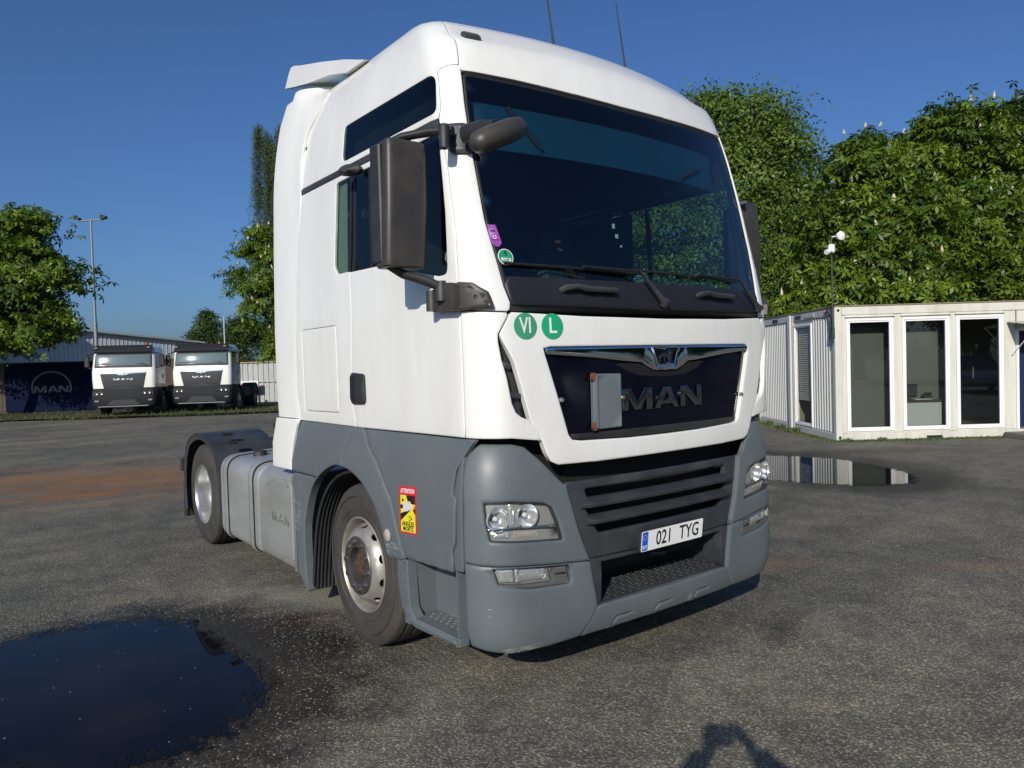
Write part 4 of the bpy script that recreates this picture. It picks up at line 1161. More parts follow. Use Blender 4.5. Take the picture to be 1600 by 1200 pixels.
ax = Vector((0, .55, .83)).normalized(); q = ax.to_track_quat('Z', 'Y').to_matrix(); c = Vector((.56, .80, 2.13))
ring = [c + q @ Vector((.23 * math.cos(t), .23 * math.sin(t), 0)) for t in np.linspace(0, 2 * math.pi, 33)]
mb.tube(ring, .016, 8, caps=False)
for t in (R(0), R(180), R(270)): mb.tube([c, c + q @ Vector((.22 * math.cos(t), .22 * math.sin(t), 0))], .018, 6)
lathe_on(mb, c, ax, [(-.04, .07), (.01, .07), (.015, .001)], 16)
mb.tube([c, c - ax * .3], .03, 8); mb.build('steering_wheel', INTER, T)
for x in (-.56, .56):
    mb = MB(); mb.box((x, 1.25, 1.85), (.52, .52, .16), bev=.05); mb.box((x, 1.53, 2.25), (.50, .16, .68), Matrix.Rotation(R(-8), 3, 'X'), bev=.06); mb.box((x, 1.60, 2.68), (.28, .12, .22), bev=.04); mb.build('seat', INTERG, T)
patch('roller_blind', MC, [(-1.02, 3.16), (1.02, 3.16), (1.03, 2.90), (-1.03, 2.90)], TEAL, T, off=-.10, th=.004, ch=0, step=.1)
for a0_, t0_, a1_, t1_ in ((-.80, 3.15, -.62, 2.93), (.55, 2.92, .80, 3.02)):
    mb = MB(); mb.tube([MC(a0_, t0_, -.085), MC(a1_, t1_, -.085)], .014, 6); mb.build('blind_arm', INTER, T)
mb = MB(); mb.box((0, 1.95, 2.75), (2.1, .50, .10), bev=.03); mb.build('upper_bunk', INTER, T)
for (x, z, w_, h_, mt) in ((-.02, 2.55, .020, .028, INKW), (.0, 2.49, .022, .024, INKW), (-.48, 2.42, .035, .016, RUSTBROWN), (-.47, 2.375, .035, .014, RUSTBROWN), (.03, 2.43, .014, .012, INKW)):
    mb = MB(); mb.box((x, .36 + (z - 2.2) * .1, z), (w_, .004, h_)); mb.build('windscreen_note', mt, T)

# --- mirrors
def mirror_set(sg):
    mr = empty('mirror_assembly'); mr.parent = T
    # big housing, rounded box, tapered; front face at y .44
    sec = rounded([(-.122, -.075), (.110, -.075), (.120, .05), (-.11, .07)], [.035, .045, .03, .02], 4)
    n = len(sec); rows = []
    zs = [(-.315, .90), (-.308, .97), (-.27, 1.0), (0, 1.03), (.27, 1.0), (.303, .96), (.312, .88)]
    for z, k in zs: rows.append([Vector((sg * (1.415 - x_ * k - .010 * z / .3), .50 + y_ * k - .012 * (1 - (z / .31)**2), 2.545 + z)) for x_, y_ in sec])
    vs = [p for r_ in rows for p in r_]
    fs = [(i * n + j, i * n + (j + 1) % n, (i + 1) * n + (j + 1) % n, (i + 1) * n + j) for i in range(len(rows) - 1) for j in range(n)]
    fs += [list(range(n))[::-1], [(len(rows) - 1) * n + j for j in range(n)]]
    mb = MB(); mb.add(vs, fs, True); mb.build('mirror_housing', MIRRORP, mr, sharp=32)
    mb = MB(); mb.box((sg * 1.532, .53, 2.545), (.022, .10, .585), bev=.008); mb.build('housing_edge', BLACKP, mr)
    mb = MB(); mb.box((sg * 1.41, .575, 2.545), (.21, .006, .54)); mb.build('mirror_glass', CHROME, mr)
    # lower arm and hinge
    mb = MB()
    mb.tube([(sg * 1.50, .50, 2.235), (sg * 1.42, .50, 2.205), (sg * 1.33, .42, 2.165), (sg * 1.285, .36, 2.13)], [.016, .030, .032, .028], 12, squash=(1.1, .75))
    lathe_on(mb, (sg * 1.285, .355, 2.09), (0, 0, 1), [(-.03, .034), (.03, .034), (.05, .026), (.07, .024), (.07, .001)], 18)
    mb.build('mirror_arm', BLACKP, mr)
    mb = MB()
    sec2 = rounded([(.24, 2.005), (.45, 2.012), (.46, 2.12), (.40, 2.13), (.33, 2.15), (.24, 2.14)], .015)
    mb.prism(sec2, lambda u, v, t: Vector((sg * t, u, v)), 1.225, 1.285); mb.tube([(sg * 1.29, .44, 2.015), (sg * 1.29, .44, 2.118)], .030, 16); mb.build('mirror_bracket', MIRRORP, mr)
    def mflat(a, v, off):
        p = surf(CAB, a, 2.06); q = surf(CAB, a + .004, 2.06) - p; nn_ = Vector((q.y, -q.x, 0)).normalized()
        return Vector((p.x, p.y, v)) + nn_ * (off + .004)
    patch('bracket_cover', mflat, rounded([(sg * 1.300, 2.005), (sg * 1.300, 2.148), (sg * 1.22, 2.138), (sg * 1.150, 2.09), (sg * 1.125, 2.01)], .012), MIRRORP, mr, off=.030, th=.035, ch=.010, step=.03)
    mb = MB(); pz = mflat(sg * 1.205, 2.068, .032); lathe_on(mb, pz, (sg * .6, -.8, 0), [(-.01, .012), (.002, .011), (.0, .008), (-.002, .001)], 12); mb.build('bracket_plug', BLACKP, mr)
    # upper arm, ramp mirror
    mb = MB()
    mb.tube([(sg * 1.46, .50, 2.865), (sg * 1.40, .50, 2.89 if sg < 0 else 2.84), (sg * 1.30, .40, 2.905 if sg < 0 else 2.83), (sg * 1.222, .30 if sg < 0 else .48, 2.90 if sg < 0 else 2.82)], [.014, .026, .030, .026], 12, squash=(1.1, .8))
    if sg < 0: lathe_on(mb, (sg * 1.285, .285, 2.87), (0, 0, 1), [(-.075, .014), (-.07, .026), (.03, .028), (.045, .02), (.05, .001)], 16)
    mb.build('upper_mirror_arm', BLACKP, mr)
    if sg > 0: return
    patch('arm_base', MC, rounded([(sg * 1.235, 2.955), (sg * 1.115, 2.955), (sg * 1.105, 2.80), (sg * 1.215, 2.80)], .02), DGREY, mr, off=.030, th=.035, ch=.010, step=.03)
    if sg > 0: return
    mb = MB()
    mb.tube([(sg * 1.19, .25, 2.875), (sg * 1.185, .12, 2.87), (sg * 1.17, .03, 2.85)], [.040, .032, .030], 12, squash=(.7, 1.2)); mb.build('ramp_mirror_arm', BLACKP, mr)
    # ramp mirror: a long rounded shell
    c0, c1 = Vector((sg * 1.325, -.015, 2.735)), Vector((sg * 1.005, .015, 2.885))
    d = c1 - c0; pts = [c0 + d * k for k in (0, .03, .10, .25, .5, .75, .90, .97, 1.0)]
    mb = MB(); mb.tube(pts, [.012, .040, .058, .066, .068, .066, .057, .038, .010], 20, squash=(1.0, .85)); mb.build('ramp_mirror', MIRRORP, mr, sharp=60)
    if sg > 0: return
    mb = MB(); c0 = Vector((sg * 1.235, 1.35, 2.93)); mb.tube([c0, c0 + Vector((sg * .03, -.02, -.005)), c0 + Vector((sg * .07, -.04, -.012)), c0 + Vector((sg * .105, -.06, -.018))], [.03, .055, .06, .02], 14, squash=(1.3, .6)); mb.build('kerb_mirror', BLACKP, mr)
for sg in (-1, 1): mirror_set(sg)
# --- door handles
for sg in (-1, 1):
    yy = 1.36
    hb = patch('door_handle', MC, rounded([(sg * 2.555, 1.712), (sg * 2.375, 1.700), (sg * 2.370, 1.518), (sg * 2.562, 1.514)], .03), BLACKP, T, off=.022, th=.03, ch=.012, step=.04)
    patch('handle_recess', MC, rounded([(sg * 2.545, 1.69), (sg * 2.485, 1.69), (sg * 2.485, 1.54), (sg * 2.55, 1.54)], .015), BLACKM, hb, off=.0235, th=.01, ch=0, step=.05)
# --- wipers, grab handles
for (a_, t_, b_, u_, w0) in ((-.02, 2.045, -.205, 2.215, -1.045), (.975, 2.038, .755, 2.215, -.19)):
    wp = empty('wiper'); wp.parent = T
    mb = MB(); p0, p1 = MC(a_, t_, .035), MC(b_, u_, .055)
    mb.tube([p0, p0.lerp(p1, .25), p0.lerp(p1, .8), p1], [.024, .020, .013, .008], 10, squash=(1, .7)); mb.build('wiper_arm', DGREY, wp)
    mb = MB(); mb.tube([MC(a_, t_ - .005, .02), MC(a_, t_ + .02, .05)], .024, 14); mb.build('wiper_pivot', BLACKP, wp)
    mb = MB(); e = b_ + .42
    pts = [MC(b_ + (w0 + .0 - b_) * k, u_ + (.02) * k, .012) for k in (0, .25, .5, .75, 1)]
    pts0 = [MC(b_ + .02, u_ - .002, .012)]
    mb.tube(pts0 + pts[1:], .007, 6); mb.tube([MC(b_, u_, .05), MC(b_ + (w0 - b_) * .45, u_ + .015, .03)], .008, 6)
    mb.build('wiper_blade', SEAL, wp)
    if a_ > .5: continue
for c in (-.545, .50):
    mb = MB()
    p0, p1 = MC(c - .17, 2.118, .030), MC(c + .17, 2.108, .030)
    mb.tube([MC(c - .18, 2.108, .0), MC(c - .165, 2.115, .03), MC(c - .10, 2.122, .036), MC(c - .04, 2.112, .035), MC(c + .15, 2.110, .036), MC(c + .175, 2.10, .0)], [.022, .022, .017, .020, .020, .016], 10, squash=(1, .8))
    mb.build('grab_handle', DGREY, T)
# --- roof lights and aerials
for sg in (-1, 1):
    rl = patch('roof_marker_light', MC, rounded([(sg * .998, 3.515), (sg * .975, 3.545), (sg * .885, 3.528), (sg * .895, 3.492), (sg * .985, 3.495)], .012), DGREY, T, off=.022, th=.025, ch=.010, step=.03)
    patch('light_lens', MC, rounded([(sg * .975, 3.530), (sg * .905, 3.519), (sg * .91, 3.505), (sg * .975, 3.508)], .006), M("dim_lens", (.20, .17, .14), .25) if sg < 0 else bpy.data.materials["dim_lens"], rl, off=.0235, th=.004, ch=.001, step=.03)
def aerial(p, q_):
    mb = MB(); p, q_ = Vector(p), Vector(q_); d = q_ - p
    mb.tube([p - d * .1, p + d * .05, p + d * .3, q_], [.013, .011, .0065, .003], 8); mb.build('aerial', BLACKP, T)
aerial((.13, 1.05, 3.80), (.02, 1.05, 4.55))
aerial((.78, 1.0, 3.76), (.70, 1.02, 4.33))
mb = MB(); lathe_on(mb, (-.50, 1.2, 3.765), (0, 0, 1), [(0, .05), (.05, .045), (.085, .02), (.095, .001)], 16); mb.build('roof_button_aerial', BLACKP, T)
# ------------------------------------------------------------------ ground, puddles, grass
def ground_material():
    m, nt, o = nodes_of("worn_tarmac")
    L = nt.links.new
    p = nt.nodes.new("ShaderNodeBsdfPrincipled"); L(p.outputs[0], o.inputs[0])
    geo = nt.nodes.new("ShaderNodeNewGeometry")
    pos = geo.outputs['Position']
    def nz(scale, detail=4.0, rough=.6):
        n = N(nt, "ShaderNodeTexNoise", Scale=scale, Detail=detail, Roughness=rough); L(pos, n.inputs['Vector']); return n.outputs[0]
    def mixc(fac, a, b):
        x = N(nt, "ShaderNodeMix", data_type='RGBA'); L(fac, x.inputs[0])
        for i, v in ((6, a), (7, b)):
            if isinstance(v, tuple): x.inputs[i].default_value = (*v, 1)
            else: L(v, x.inputs[i])
        return x.outputs[2]
    def math_(op, a, b=None, clamp=False):
        x = N(nt, "ShaderNodeMath", operation=op); x.use_clamp = clamp
        for i, v in enumerate((a, b)):
            if v is None: continue
            if isinstance(v, (int, float)): x.inputs[i].default_value = v
            else: L(v, x.inputs[i])
        return x.outputs[0]
    # stones of the aggregate
    v1 = N(nt, "ShaderNodeTexVoronoi", Scale=74.0, feature='F1'); L(pos, v1.inputs['Vector'])
    v2 = N(nt, "ShaderNodeTexVoronoi", Scale=210.0, feature='F1'); L(pos, v2.inputs['Vector'])
    sep = nt.nodes.new("ShaderNodeSeparateColor"); L(v1.outputs['Color'], sep.inputs[0])
    stone = ramp(nt, sep.outputs[0], [(0.0, (.125, .116, .094)), (.45, (.240, .223, .178)), (.80, (.32, .302, .244)), (.96, (.38, .365, .31)), (1.0, (.52, .50, .44))])
    stone.color_ramp.interpolation = 'LINEAR'
    binder = ramp(nt, nz(1.1, 6), [(.3, (.085, .080, .067)), (.7, (.145, .136, .112))])
    gap = ramp(nt, v1.outputs['Distance'], [(.25, 0.0), (.62, 1.0)])
    col = mixc(gap.outputs[0], stone.outputs[0], binder.outputs[0])
    # large tonal patches
    big = ramp(nt, nz(.33, 7, .62), [(.30, (.66, .68, .70)), (.48, (1.0, 1.0, .97)), (.68, (1.35, 1.30, 1.16))])
    mul = N(nt, "ShaderNodeMix", data_type='RGBA'); mul.blend_type = 'MULTIPLY'; mul.inputs[0].default_value = 1.0
    L(col, mul.inputs[6]); L(big.outputs[0], mul.inputs[7]); col = mul.outputs[2]
    mid = ramp(nt, nz(2.6, 8, .7), [(.38, (.72, .73, .74)), (.55, (1.0, 1.0, 1.0)), (.75, (1.22, 1.2, 1.15))])
    mul = N(nt, "ShaderNodeMix", data_type='RGBA'); mul.blend_type = 'MULTIPLY'; mul.inputs[0].default_value = .8
    L(col, mul.inputs[6]); L(mid.outputs[0], mul.inputs[7]); col = mul.outputs[2]
    cl = ramp(nt, nz(9.0, 6, .72), [(.34, (.80, .79, .77)), (.50, (1.0, 1.0, 1.0)), (.68, (1.14, 1.13, 1.10))])
    mul = N(nt, "ShaderNodeMix", data_type='RGBA'); mul.blend_type = 'MULTIPLY'; mul.inputs[0].default_value = .8
    L(col, mul.inputs[6]); L(cl.outputs[0], mul.inputs[7]); col = mul.outputs[2]
    # old patched strips far off: streaks lying across the view
    mp = nt.nodes.new("ShaderNodeMapping"); mp.inputs['Rotation'].default_value = (0, 0, R(32)); mp.inputs['Scale'].default_value = (.12, .9, 1); L(pos, mp.inputs[0])
    ns = N(nt, "ShaderNodeTexNoise", Scale=1.0, Detail=5.0, Roughness=.6); L(mp.outputs[0], ns.inputs['Vector'])
    st = ramp(nt, ns.outputs[0], [(.36, (.78, .80, .82)), (.55, (1, 1, 1)), (.70, (1.14, 1.12, 1.08))])
    mul = N(nt, "ShaderNodeMix", data_type='RGBA'); mul.blend_type = 'MULTIPLY'; mul.inputs[0].default_value = .9
    L(col, mul.inputs[6]); L(st.outputs[0], mul.inputs[7]); col = mul.outputs[2]
    def blob(cx, cy, rx, ry, rot, edge_noise, e0, e1, nscale=1.5):
        mpp = nt.nodes.new("ShaderNodeMapping"); mpp.vector_type = 'TEXTURE'
        mpp.inputs['Location'].default_value = (cx, cy, 0); mpp.inputs['Rotation'].default_value = (0, 0, R(rot)); mpp.inputs['Scale'].default_value = (rx, ry, 1)
        L(pos, mpp.inputs[0])
        ln = nt.nodes.new("ShaderNodeVectorMath"); ln.operation = 'LENGTH'; L(mpp.outputs[0], ln.inputs[0])
        n = nz(nscale, 8, .65)
        a = math_('ADD', ln.outputs['Value'], math_('MULTIPLY', math_('SUBTRACT', n, .5), edge_noise))
        r_ = ramp(nt, a, [(e0, 1.0), (e1, 0.0)])
        return r_.outputs[0]
    # rust-red earth stain beside the rear wheel
    for c in ((-1.1, 11.0, 4.6, 3.2, -30, 2.4, .0, .95, 1.7, .60), (-1.75, 9.6, 1.0, .42, -32, 1.0, .2, .75, 2.0, .75), (-2.3, 12.4, 1.3, .8, -20, 1.0, .2, .75, 1.6, .5), (3.3, -.35, .75, .28, -30, .9, .1, .75, 4.0, .22), (2.2, .75, .6, .3, -30, .9, .1, .75, 4.0, .22), (-1.4, 2.15, .5, .35, 10, .9, .1, .75, 4.0, .25)):
        f = math_('MULTIPLY', blob(*c[:9]), c[9])
        col = mixc(f, col, (.30, .130, .040))
    # light gravel spread beside the near puddle and front wheel
    f = math_('MULTIPLY', blob(-1.0, 2.5, 1.3, .42, -48, .9, .25, .8, 3.0), .42)
    col = mixc(f, col, (.34, .33, .27))
    # damp soil in front of the office cabin
    f = math_('MULTIPLY', blob(9.7, 3.7, 2.2, .55, -39, .7, .3, .85, 1.2), .55)
    col = mixc(f, col, (.085, .070, .045))
    # wet zones
    w1 = blob(-2.45, 1.85, 1.45, 1.75, 10, .6, .72, 1.0, 2.6)
    w1b = blob(-1.45, 1.35, .62, 1.0, -20, 1.1, .35, .95, 5.0)
    w2 = blob(7.35, 3.25, 1.75, 2.75, -28, .7, .66, 1.0, 1.6)
    w3 = blob(2.75, 1.55, .35, .20, -40, .9, .1, .7, 6.0)
    w4 = math_('MULTIPLY', blob(.9, -.1, .75, .22, 15, 1.2, .1, .75, 5.0), .5)
    wet = math_('MAXIMUM', w1, math_('MAXIMUM', math_('MULTIPLY', w1b, .55), math_('MAXIMUM', w2, math_('MAXIMUM', math_('MULTIPLY', w3, .6), w4))))
    # single stones stay dry and bright inside the wet rim
    dryst = ramp(nt, sep.outputs[1], [(.82, 0.0), (.88, .85)])
    wet_c = math_('MULTIPLY', wet, math_('SUBTRACT', 1.0, math_('MULTIPLY', dryst.outputs[0], math_('SUBTRACT', 1.0, math_('POWER', wet, 6.0)))))
    dark = N(nt, "ShaderNodeMix", data_type='RGBA'); dark.blend_type = 'MULTIPLY'; dark.inputs[7].default_value = (.22, .20, .18, 1)
    L(wet_c, dark.inputs[0]); L(col, dark.inputs[6]); col = dark.outputs[2]
    L(col, p.inputs['Base Color'])
    ro = ramp(nt, wet, [(0.0, .88), (1.0, .50)]); L(ro.outputs[0], p.inputs['Roughness'])
    p.inputs['Specular IOR Level'].default_value = .35
    # relief
    h = math_('ADD', math_('MULTIPLY', math_('SUBTRACT', 1.0, v1.outputs['Distance']), .6), math_('MULTIPLY', math_('SUBTRACT', 1.0, v2.outputs['Distance']), .25))
    h = math_('ADD', h, math_('MULTIPLY', nz(14, 5), .8))
    b = nt.nodes.new("ShaderNodeBump"); b.inputs['Strength'].default_value = .9; b.inputs['Distance'].default_value = .007
    L(h, b.inputs['Height']); L(b.outputs[0], p.inputs['Normal'])
    return m
TARMAC = ground_material()
# one sheet, fine near the camera with a very slight unevenness, out to the horizon
xs = np.concatenate([np.linspace(-900, -40, 8)[:-1], np.linspace(-40, 60, 101), np.linspace(60, 900, 8)[1:]])
ys = np.concatenate([np.linspace(-900, -30, 8)[:-1], np.linspace(-30, 70, 101), np.linspace(70, 1100, 8)[1:]])
def gz(x, y):
    d = math.hypot(x - 2, y - 2)
    return -.0 + (noise.noise(Vector((x * .12, y * .12, 3))) * .05 * min(1, max(0, (d - 9) / 20)) if d < 90 else 0)
mb = MB(); vs = [(x, y, gz(x, y)) for y in ys for x in xs]; nx = len(xs)
mb.add(vs, [(j * nx + i, j * nx + i + 1, (j + 1) * nx + i + 1, (j + 1) * nx + i) for j in range(len(ys) - 1) for i in range(nx - 1)], True)
tag(mb.build('ground', TARMAC), kind='structure')

def water_material():
    m, nt, o = nodes_of("puddle_water")
    L = nt.links.new
    at = nt.nodes.new("ShaderNodeAttribute"); at.attribute_name = 'depth'
    geo = nt.nodes.new("ShaderNodeNewGeometry")
    n1 = N(nt, "ShaderNodeTexNoise", Scale=9.0, Detail=9.0, Roughness=.75); L(geo.outputs['Position'], n1.inputs['Vector'])
    a = N(nt, "ShaderNodeMath", operation='MULTIPLY_ADD'); a.inputs[1].default_value = 2.6; a.inputs[2].default_value = -1.45
    L(n1.outputs[0], a.inputs[0])
    s0 = N(nt, "ShaderNodeMath", operation='ADD'); L(at.outputs['Fac'], s0.inputs[0]); L(a.outputs[0], s0.inputs[1])
    n1b = N(nt, "ShaderNodeTexNoise", Scale=70.0, Detail=4.0, Roughness=.7); L(geo.outputs['Position'], n1b.inputs['Vector'])
    ab = N(nt, "ShaderNodeMath", operation='MULTIPLY_ADD'); ab.inputs[1].default_value = 1.6; ab.inputs[2].default_value = -.80; L(n1b.outputs[0], ab.inputs[0])
    s = N(nt, "ShaderNodeMath", operation='ADD'); L(s0.outputs[0], s.inputs[0]); L(ab.outputs[0], s.inputs[1])
    mask = ramp(nt, s.outputs[0], [(.02, 0.0), (.10, 1.0)])
    df = nt.nodes.new("ShaderNodeBsdfDiffuse")
    n2 = N(nt, "ShaderNodeTexNoise", Scale=1.6, Detail=5.0); L(geo.outputs['Position'], n2.inputs['Vector'])
    bc = ramp(nt, n2.outputs[0], [(.4, (.006, .007, .010)), (.7, (.016, .013, .012))]); L(bc.outputs[0], df.inputs[0])
    gl = nt.nodes.new("ShaderNodeBsdfGlossy"); gl.inputs['Roughness'].default_value = 0.0; gl.inputs[0].default_value = (1, 1, 1, 1)
    fr = schlick(nt, .022)
    n3 = N(nt, "ShaderNodeTexNoise", Scale=5.0, Detail=2.0); L(geo.outputs['Position'], n3.inputs['Vector'])
    b = nt.nodes.new("ShaderNodeBump"); b.inputs['Strength'].default_value = .02; b.inputs['Distance'].default_value = .01
    L(n3.outputs[0], b.inputs['Height']); L(b.outputs[0], gl.inputs['Normal'])
    pf = N(nt, "ShaderNodeMath", operation='MULTIPLY_ADD'); pf.inputs[1].default_value = .5; pf.inputs[2].default_value = .5; L(fr.outputs[0], pf.inputs[0])   # polarised skylight mirrors weaker
    pm = N(nt, "ShaderNodeMath", operation='MULTIPLY'); L(fr.outputs[0], pm.inputs[0]); L(pf.outputs[0], pm.inputs[1])
    w = nt.nodes.new("ShaderNodeMixShader"); L(pm.outputs[0], w.inputs[0]); L(df.outputs[0], w.inputs[1]); L(gl.outputs[0], w.inputs[2])
    tr = nt.nodes.new("ShaderNodeBsdfTransparent")
    mx = nt.nodes.new("ShaderNodeMixShader"); L(mask.outputs[0], mx.inputs[0]); L(tr.outputs[0], mx.inputs[1]); L(w.outputs[0], mx.inputs[2])
    L(mx.outputs[0], o.inputs[0])
    return m
WATER = water_material()
def puddle(outline, scale, z=.005):
    c = (sum(p[0] for p in outline) / len(outline), sum(p[1] for p in outline) / len(outline))
    o = rounded(outline, .4, 5)
    vs = [(c[0], c[1], z)]; dep = [1.0]; fs = []; n = len(o)
    for k, t in enumerate((.35, .6, .75, .88, 1.0)):
        for (x, y) in o:
            vs.append((c[0] + (x - c[0]) * t, c[1] + (y - c[1]) * t, z)); dep.append((1 - t) * scale)
    for i in range(n): fs.append((0, 1 + i, 1 + (i + 1) % n))
    for k in range(4):
        for i in range(n):
            j = (i + 1) % n; fs.append((1 + k * n + i, 1 + (k + 1) * n + i, 1 + (k + 1) * n + j, 1 + k * n + j))
    me = bpy.data.meshes.new('puddle'); me.from_pydata(vs, [], fs); me.update()
    if me.polygons[0].normal.z < 0: me.flip_normals(); me.update()
    a = me.attributes.new('depth', 'FLOAT', 'POINT'); a.data.foreach_set('value', dep)
    return tag(link('puddle', me, WATER), kind='structure')
puddle([(-3.25, 3.25), (-2.83, 3.20), (-2.49, 3.18), (-2.15, 3.02), (-1.93, 2.74), (-1.88, 2.15), (-1.80, 1.60), (-1.84, 1.20), (-2.02, .92), (-2.299, .76), (-2.65, .70), (-3.1, .85), (-3.5, 1.6), (-3.55, 2.6)], 2.6)
puddle([(7.95, 5.05), (8.30, 4.30), (8.42, 3.70), (8.18, 2.95), (7.60, 2.05), (6.85, 1.62), (6.25, 1.98), (5.95, 2.50), (5.75, 3.25), (5.9, 4.2), (6.7, 5.2)], 5.0)

# loose chippings near the camera
def chips(name, n, region, size, cols):
    mb_v = []; mb_f = []; mi = []
    k = 0
    while k < n:
        x, y, s = region()
        if s <= 0: continue
        r = size * RNG.uniform(.5, 1.4) * s
        a = RNG.uniform(0, 6.28)
        b = len(mb_v)
        for q in range(4):
            t = a + q * 1.57 + RNG.uniform(-.4, .4); mb_v.append((x + math.cos(t) * r * RNG.uniform(.6, 1.2), y + math.sin(t) * r * RNG.uniform(.5, 1), .001))
        mb_v.append((x, y, r * RNG.uniform(.4, .8)))
        for q in range(4): mb_f.append((b + q, b + (q + 1) % 4, b + 4)); mi.append(int(RNG.integers(0, len(cols))))
        k += 1
    me = bpy.data.meshes.new(name); me.from_pydata(mb_v, [], mb_f); me.polygons.foreach_set('material_index', mi)
    for c in cols: me.materials.append(c)
    return link(name, me, None)
CH = [M("chip_pale", (.25, .24, .205), .8), M("chip_grey", (.16, .155, .14), .8), M("chip_dark", (.06, .058, .05), .8)]
def reg_all():
    d = RNG.uniform(1.3, 11) ** 1.0; t = RNG.uniform(-.75, .75)
    fx, fy = math.sin(-_yaw + t), math.cos(-_yaw + t)
    x, y = CAM_POS.x + fx * d, CAM_POS.y + fy * d
    if ((x + 2.55) / .95)**2 + ((y - 1.9) / 1.25)**2 < 1: return x, y, (1 if RNG.random() < .03 else 0)
    return x, y, 1
tag(chips('loose_chippings', 15000, reg_all, .0042, CH), kind='stuff')
def reg_pud():
    t = RNG.uniform(0, 6.28); k = RNG.normal(1.12, .17)
    return -2.6 + 1.05 * math.cos(t) * k, 1.95 + 1.35 * math.sin(t) * k, 1 if k > .85 else (1 if RNG.random() < .12 else 0)
tag(chips('puddle_edge_gravel', 5000, reg_pud, .0058, CH), kind='stuff')
mb = MB()
for k in range(26):
    t_, q_ = RNG.uniform(0, 6.28), math.sqrt(RNG.uniform(0, 1)) * .85
    x, y = -2.55 + .95 * math.cos(t_) * q_, 1.95 + 1.2 * math.sin(t_) * q_
    mb.box((x, y, .007), (RNG.uniform(.003, .009), RNG.uniform(.002, .005), .002), Matrix.Rotation(RNG.uniform(0, 3), 3, 'Z'))
tag(mb.build('floating_bits', CH[0]), kind='stuff')
# straw-like bits on the right
mb = MB()
for k in range(260):
    x, y = RNG.uniform(-1, 4.5), RNG.uniform(-2.5, 1.5)
    a = RNG.uniform(0, 3.14); l = RNG.uniform(.008, .028)
    mb.box((x, y, .004), (l, .0022, .002), Matrix.Rotation(a, 3, 'Z'))
tag(mb.build('straw_bits', M("straw", (.36, .31, .20), .8)), kind='stuff')

def blades(name, pts, h, mat, lean=.4):
    n = len(pts)
    pts = np.asarray(pts)
    a = RNG.uniform(0, 6.28, n); hh = h * RNG.uniform(.4, 1.2, n) * pts[:, 2]
    w = .012 + hh * .06
    lx, ly = RNG.normal(0, lean, n) * hh, RNG.normal(0, lean, n) * hh
    V = np.empty((n, 3, 3))
    V[:, 0, 0] = pts[:, 0] - np.cos(a) * w; V[:, 0, 1] = pts[:, 1] - np.sin(a) * w; V[:, 0, 2] = 0
    V[:, 1, 0] = pts[:, 0] + np.cos(a) * w; V[:, 1, 1] = pts[:, 1] + np.sin(a) * w; V[:, 1, 2] = 0
    V[:, 2, 0] = pts[:, 0] + lx; V[:, 2, 1] = pts[:, 1] + ly; V[:, 2, 2] = hh
    me = bpy.data.meshes.new(name)
    me.vertices.add(n * 3); me.vertices.foreach_set('co', V.ravel())
    me.loops.add(n * 3); me.loops.foreach_set('vertex_index', np.arange(n * 3, dtype=np.int32))
    me.polygons.add(n); me.polygons.foreach_set('loop_start', np.arange(0, n * 3, 3, dtype=np.int32)); me.polygons.foreach_set('loop_total', np.full(n, 3, dtype=np.int32))
    me.update()
    return tag(link(name, me, mat), kind='stuff')
GRASS = M("grass_blades", (.060, .075, .016), .7, var=.35, vscale=.7)
VERGE = M("verge_soil", (.040, .038, .020), .9, var=.3, vscale=.8)
# verge strip along the far edge of the yard
E0, E1 = Vector((-6.5, 35.8, 0)), Vector((16.0, 21.6, 0))
ed = (E1 - E0).normalized(); en = Vector((-ed.y, ed.x, 0))
mb = MB(); mb.add([E0, E1, E1 + en * 9, E0 + en * 9], [(0, 1, 2, 3)])
o = mb.build('verge', VERGE); o.location.z = .06; tag(o, kind='structure')
E0, E1 = E0 + en * .5, E1 + en * .5
pp = []
Ln = (E1 - E0).length
for k in range(16000):
    s = RNG.uniform(0, Ln); d = RNG.uniform(-.6, 5) if k % 3 else RNG.uniform(-.5, 1)
    q = E0 + ed * s + en * (d + .5 * noise.noise(Vector((s * .5, 0, 0)))); pp.append((q.x, q.y, 1.0 if RNG.random() < .9 else 1.8))
blades('verge_grass', pp, .12, GRASS)
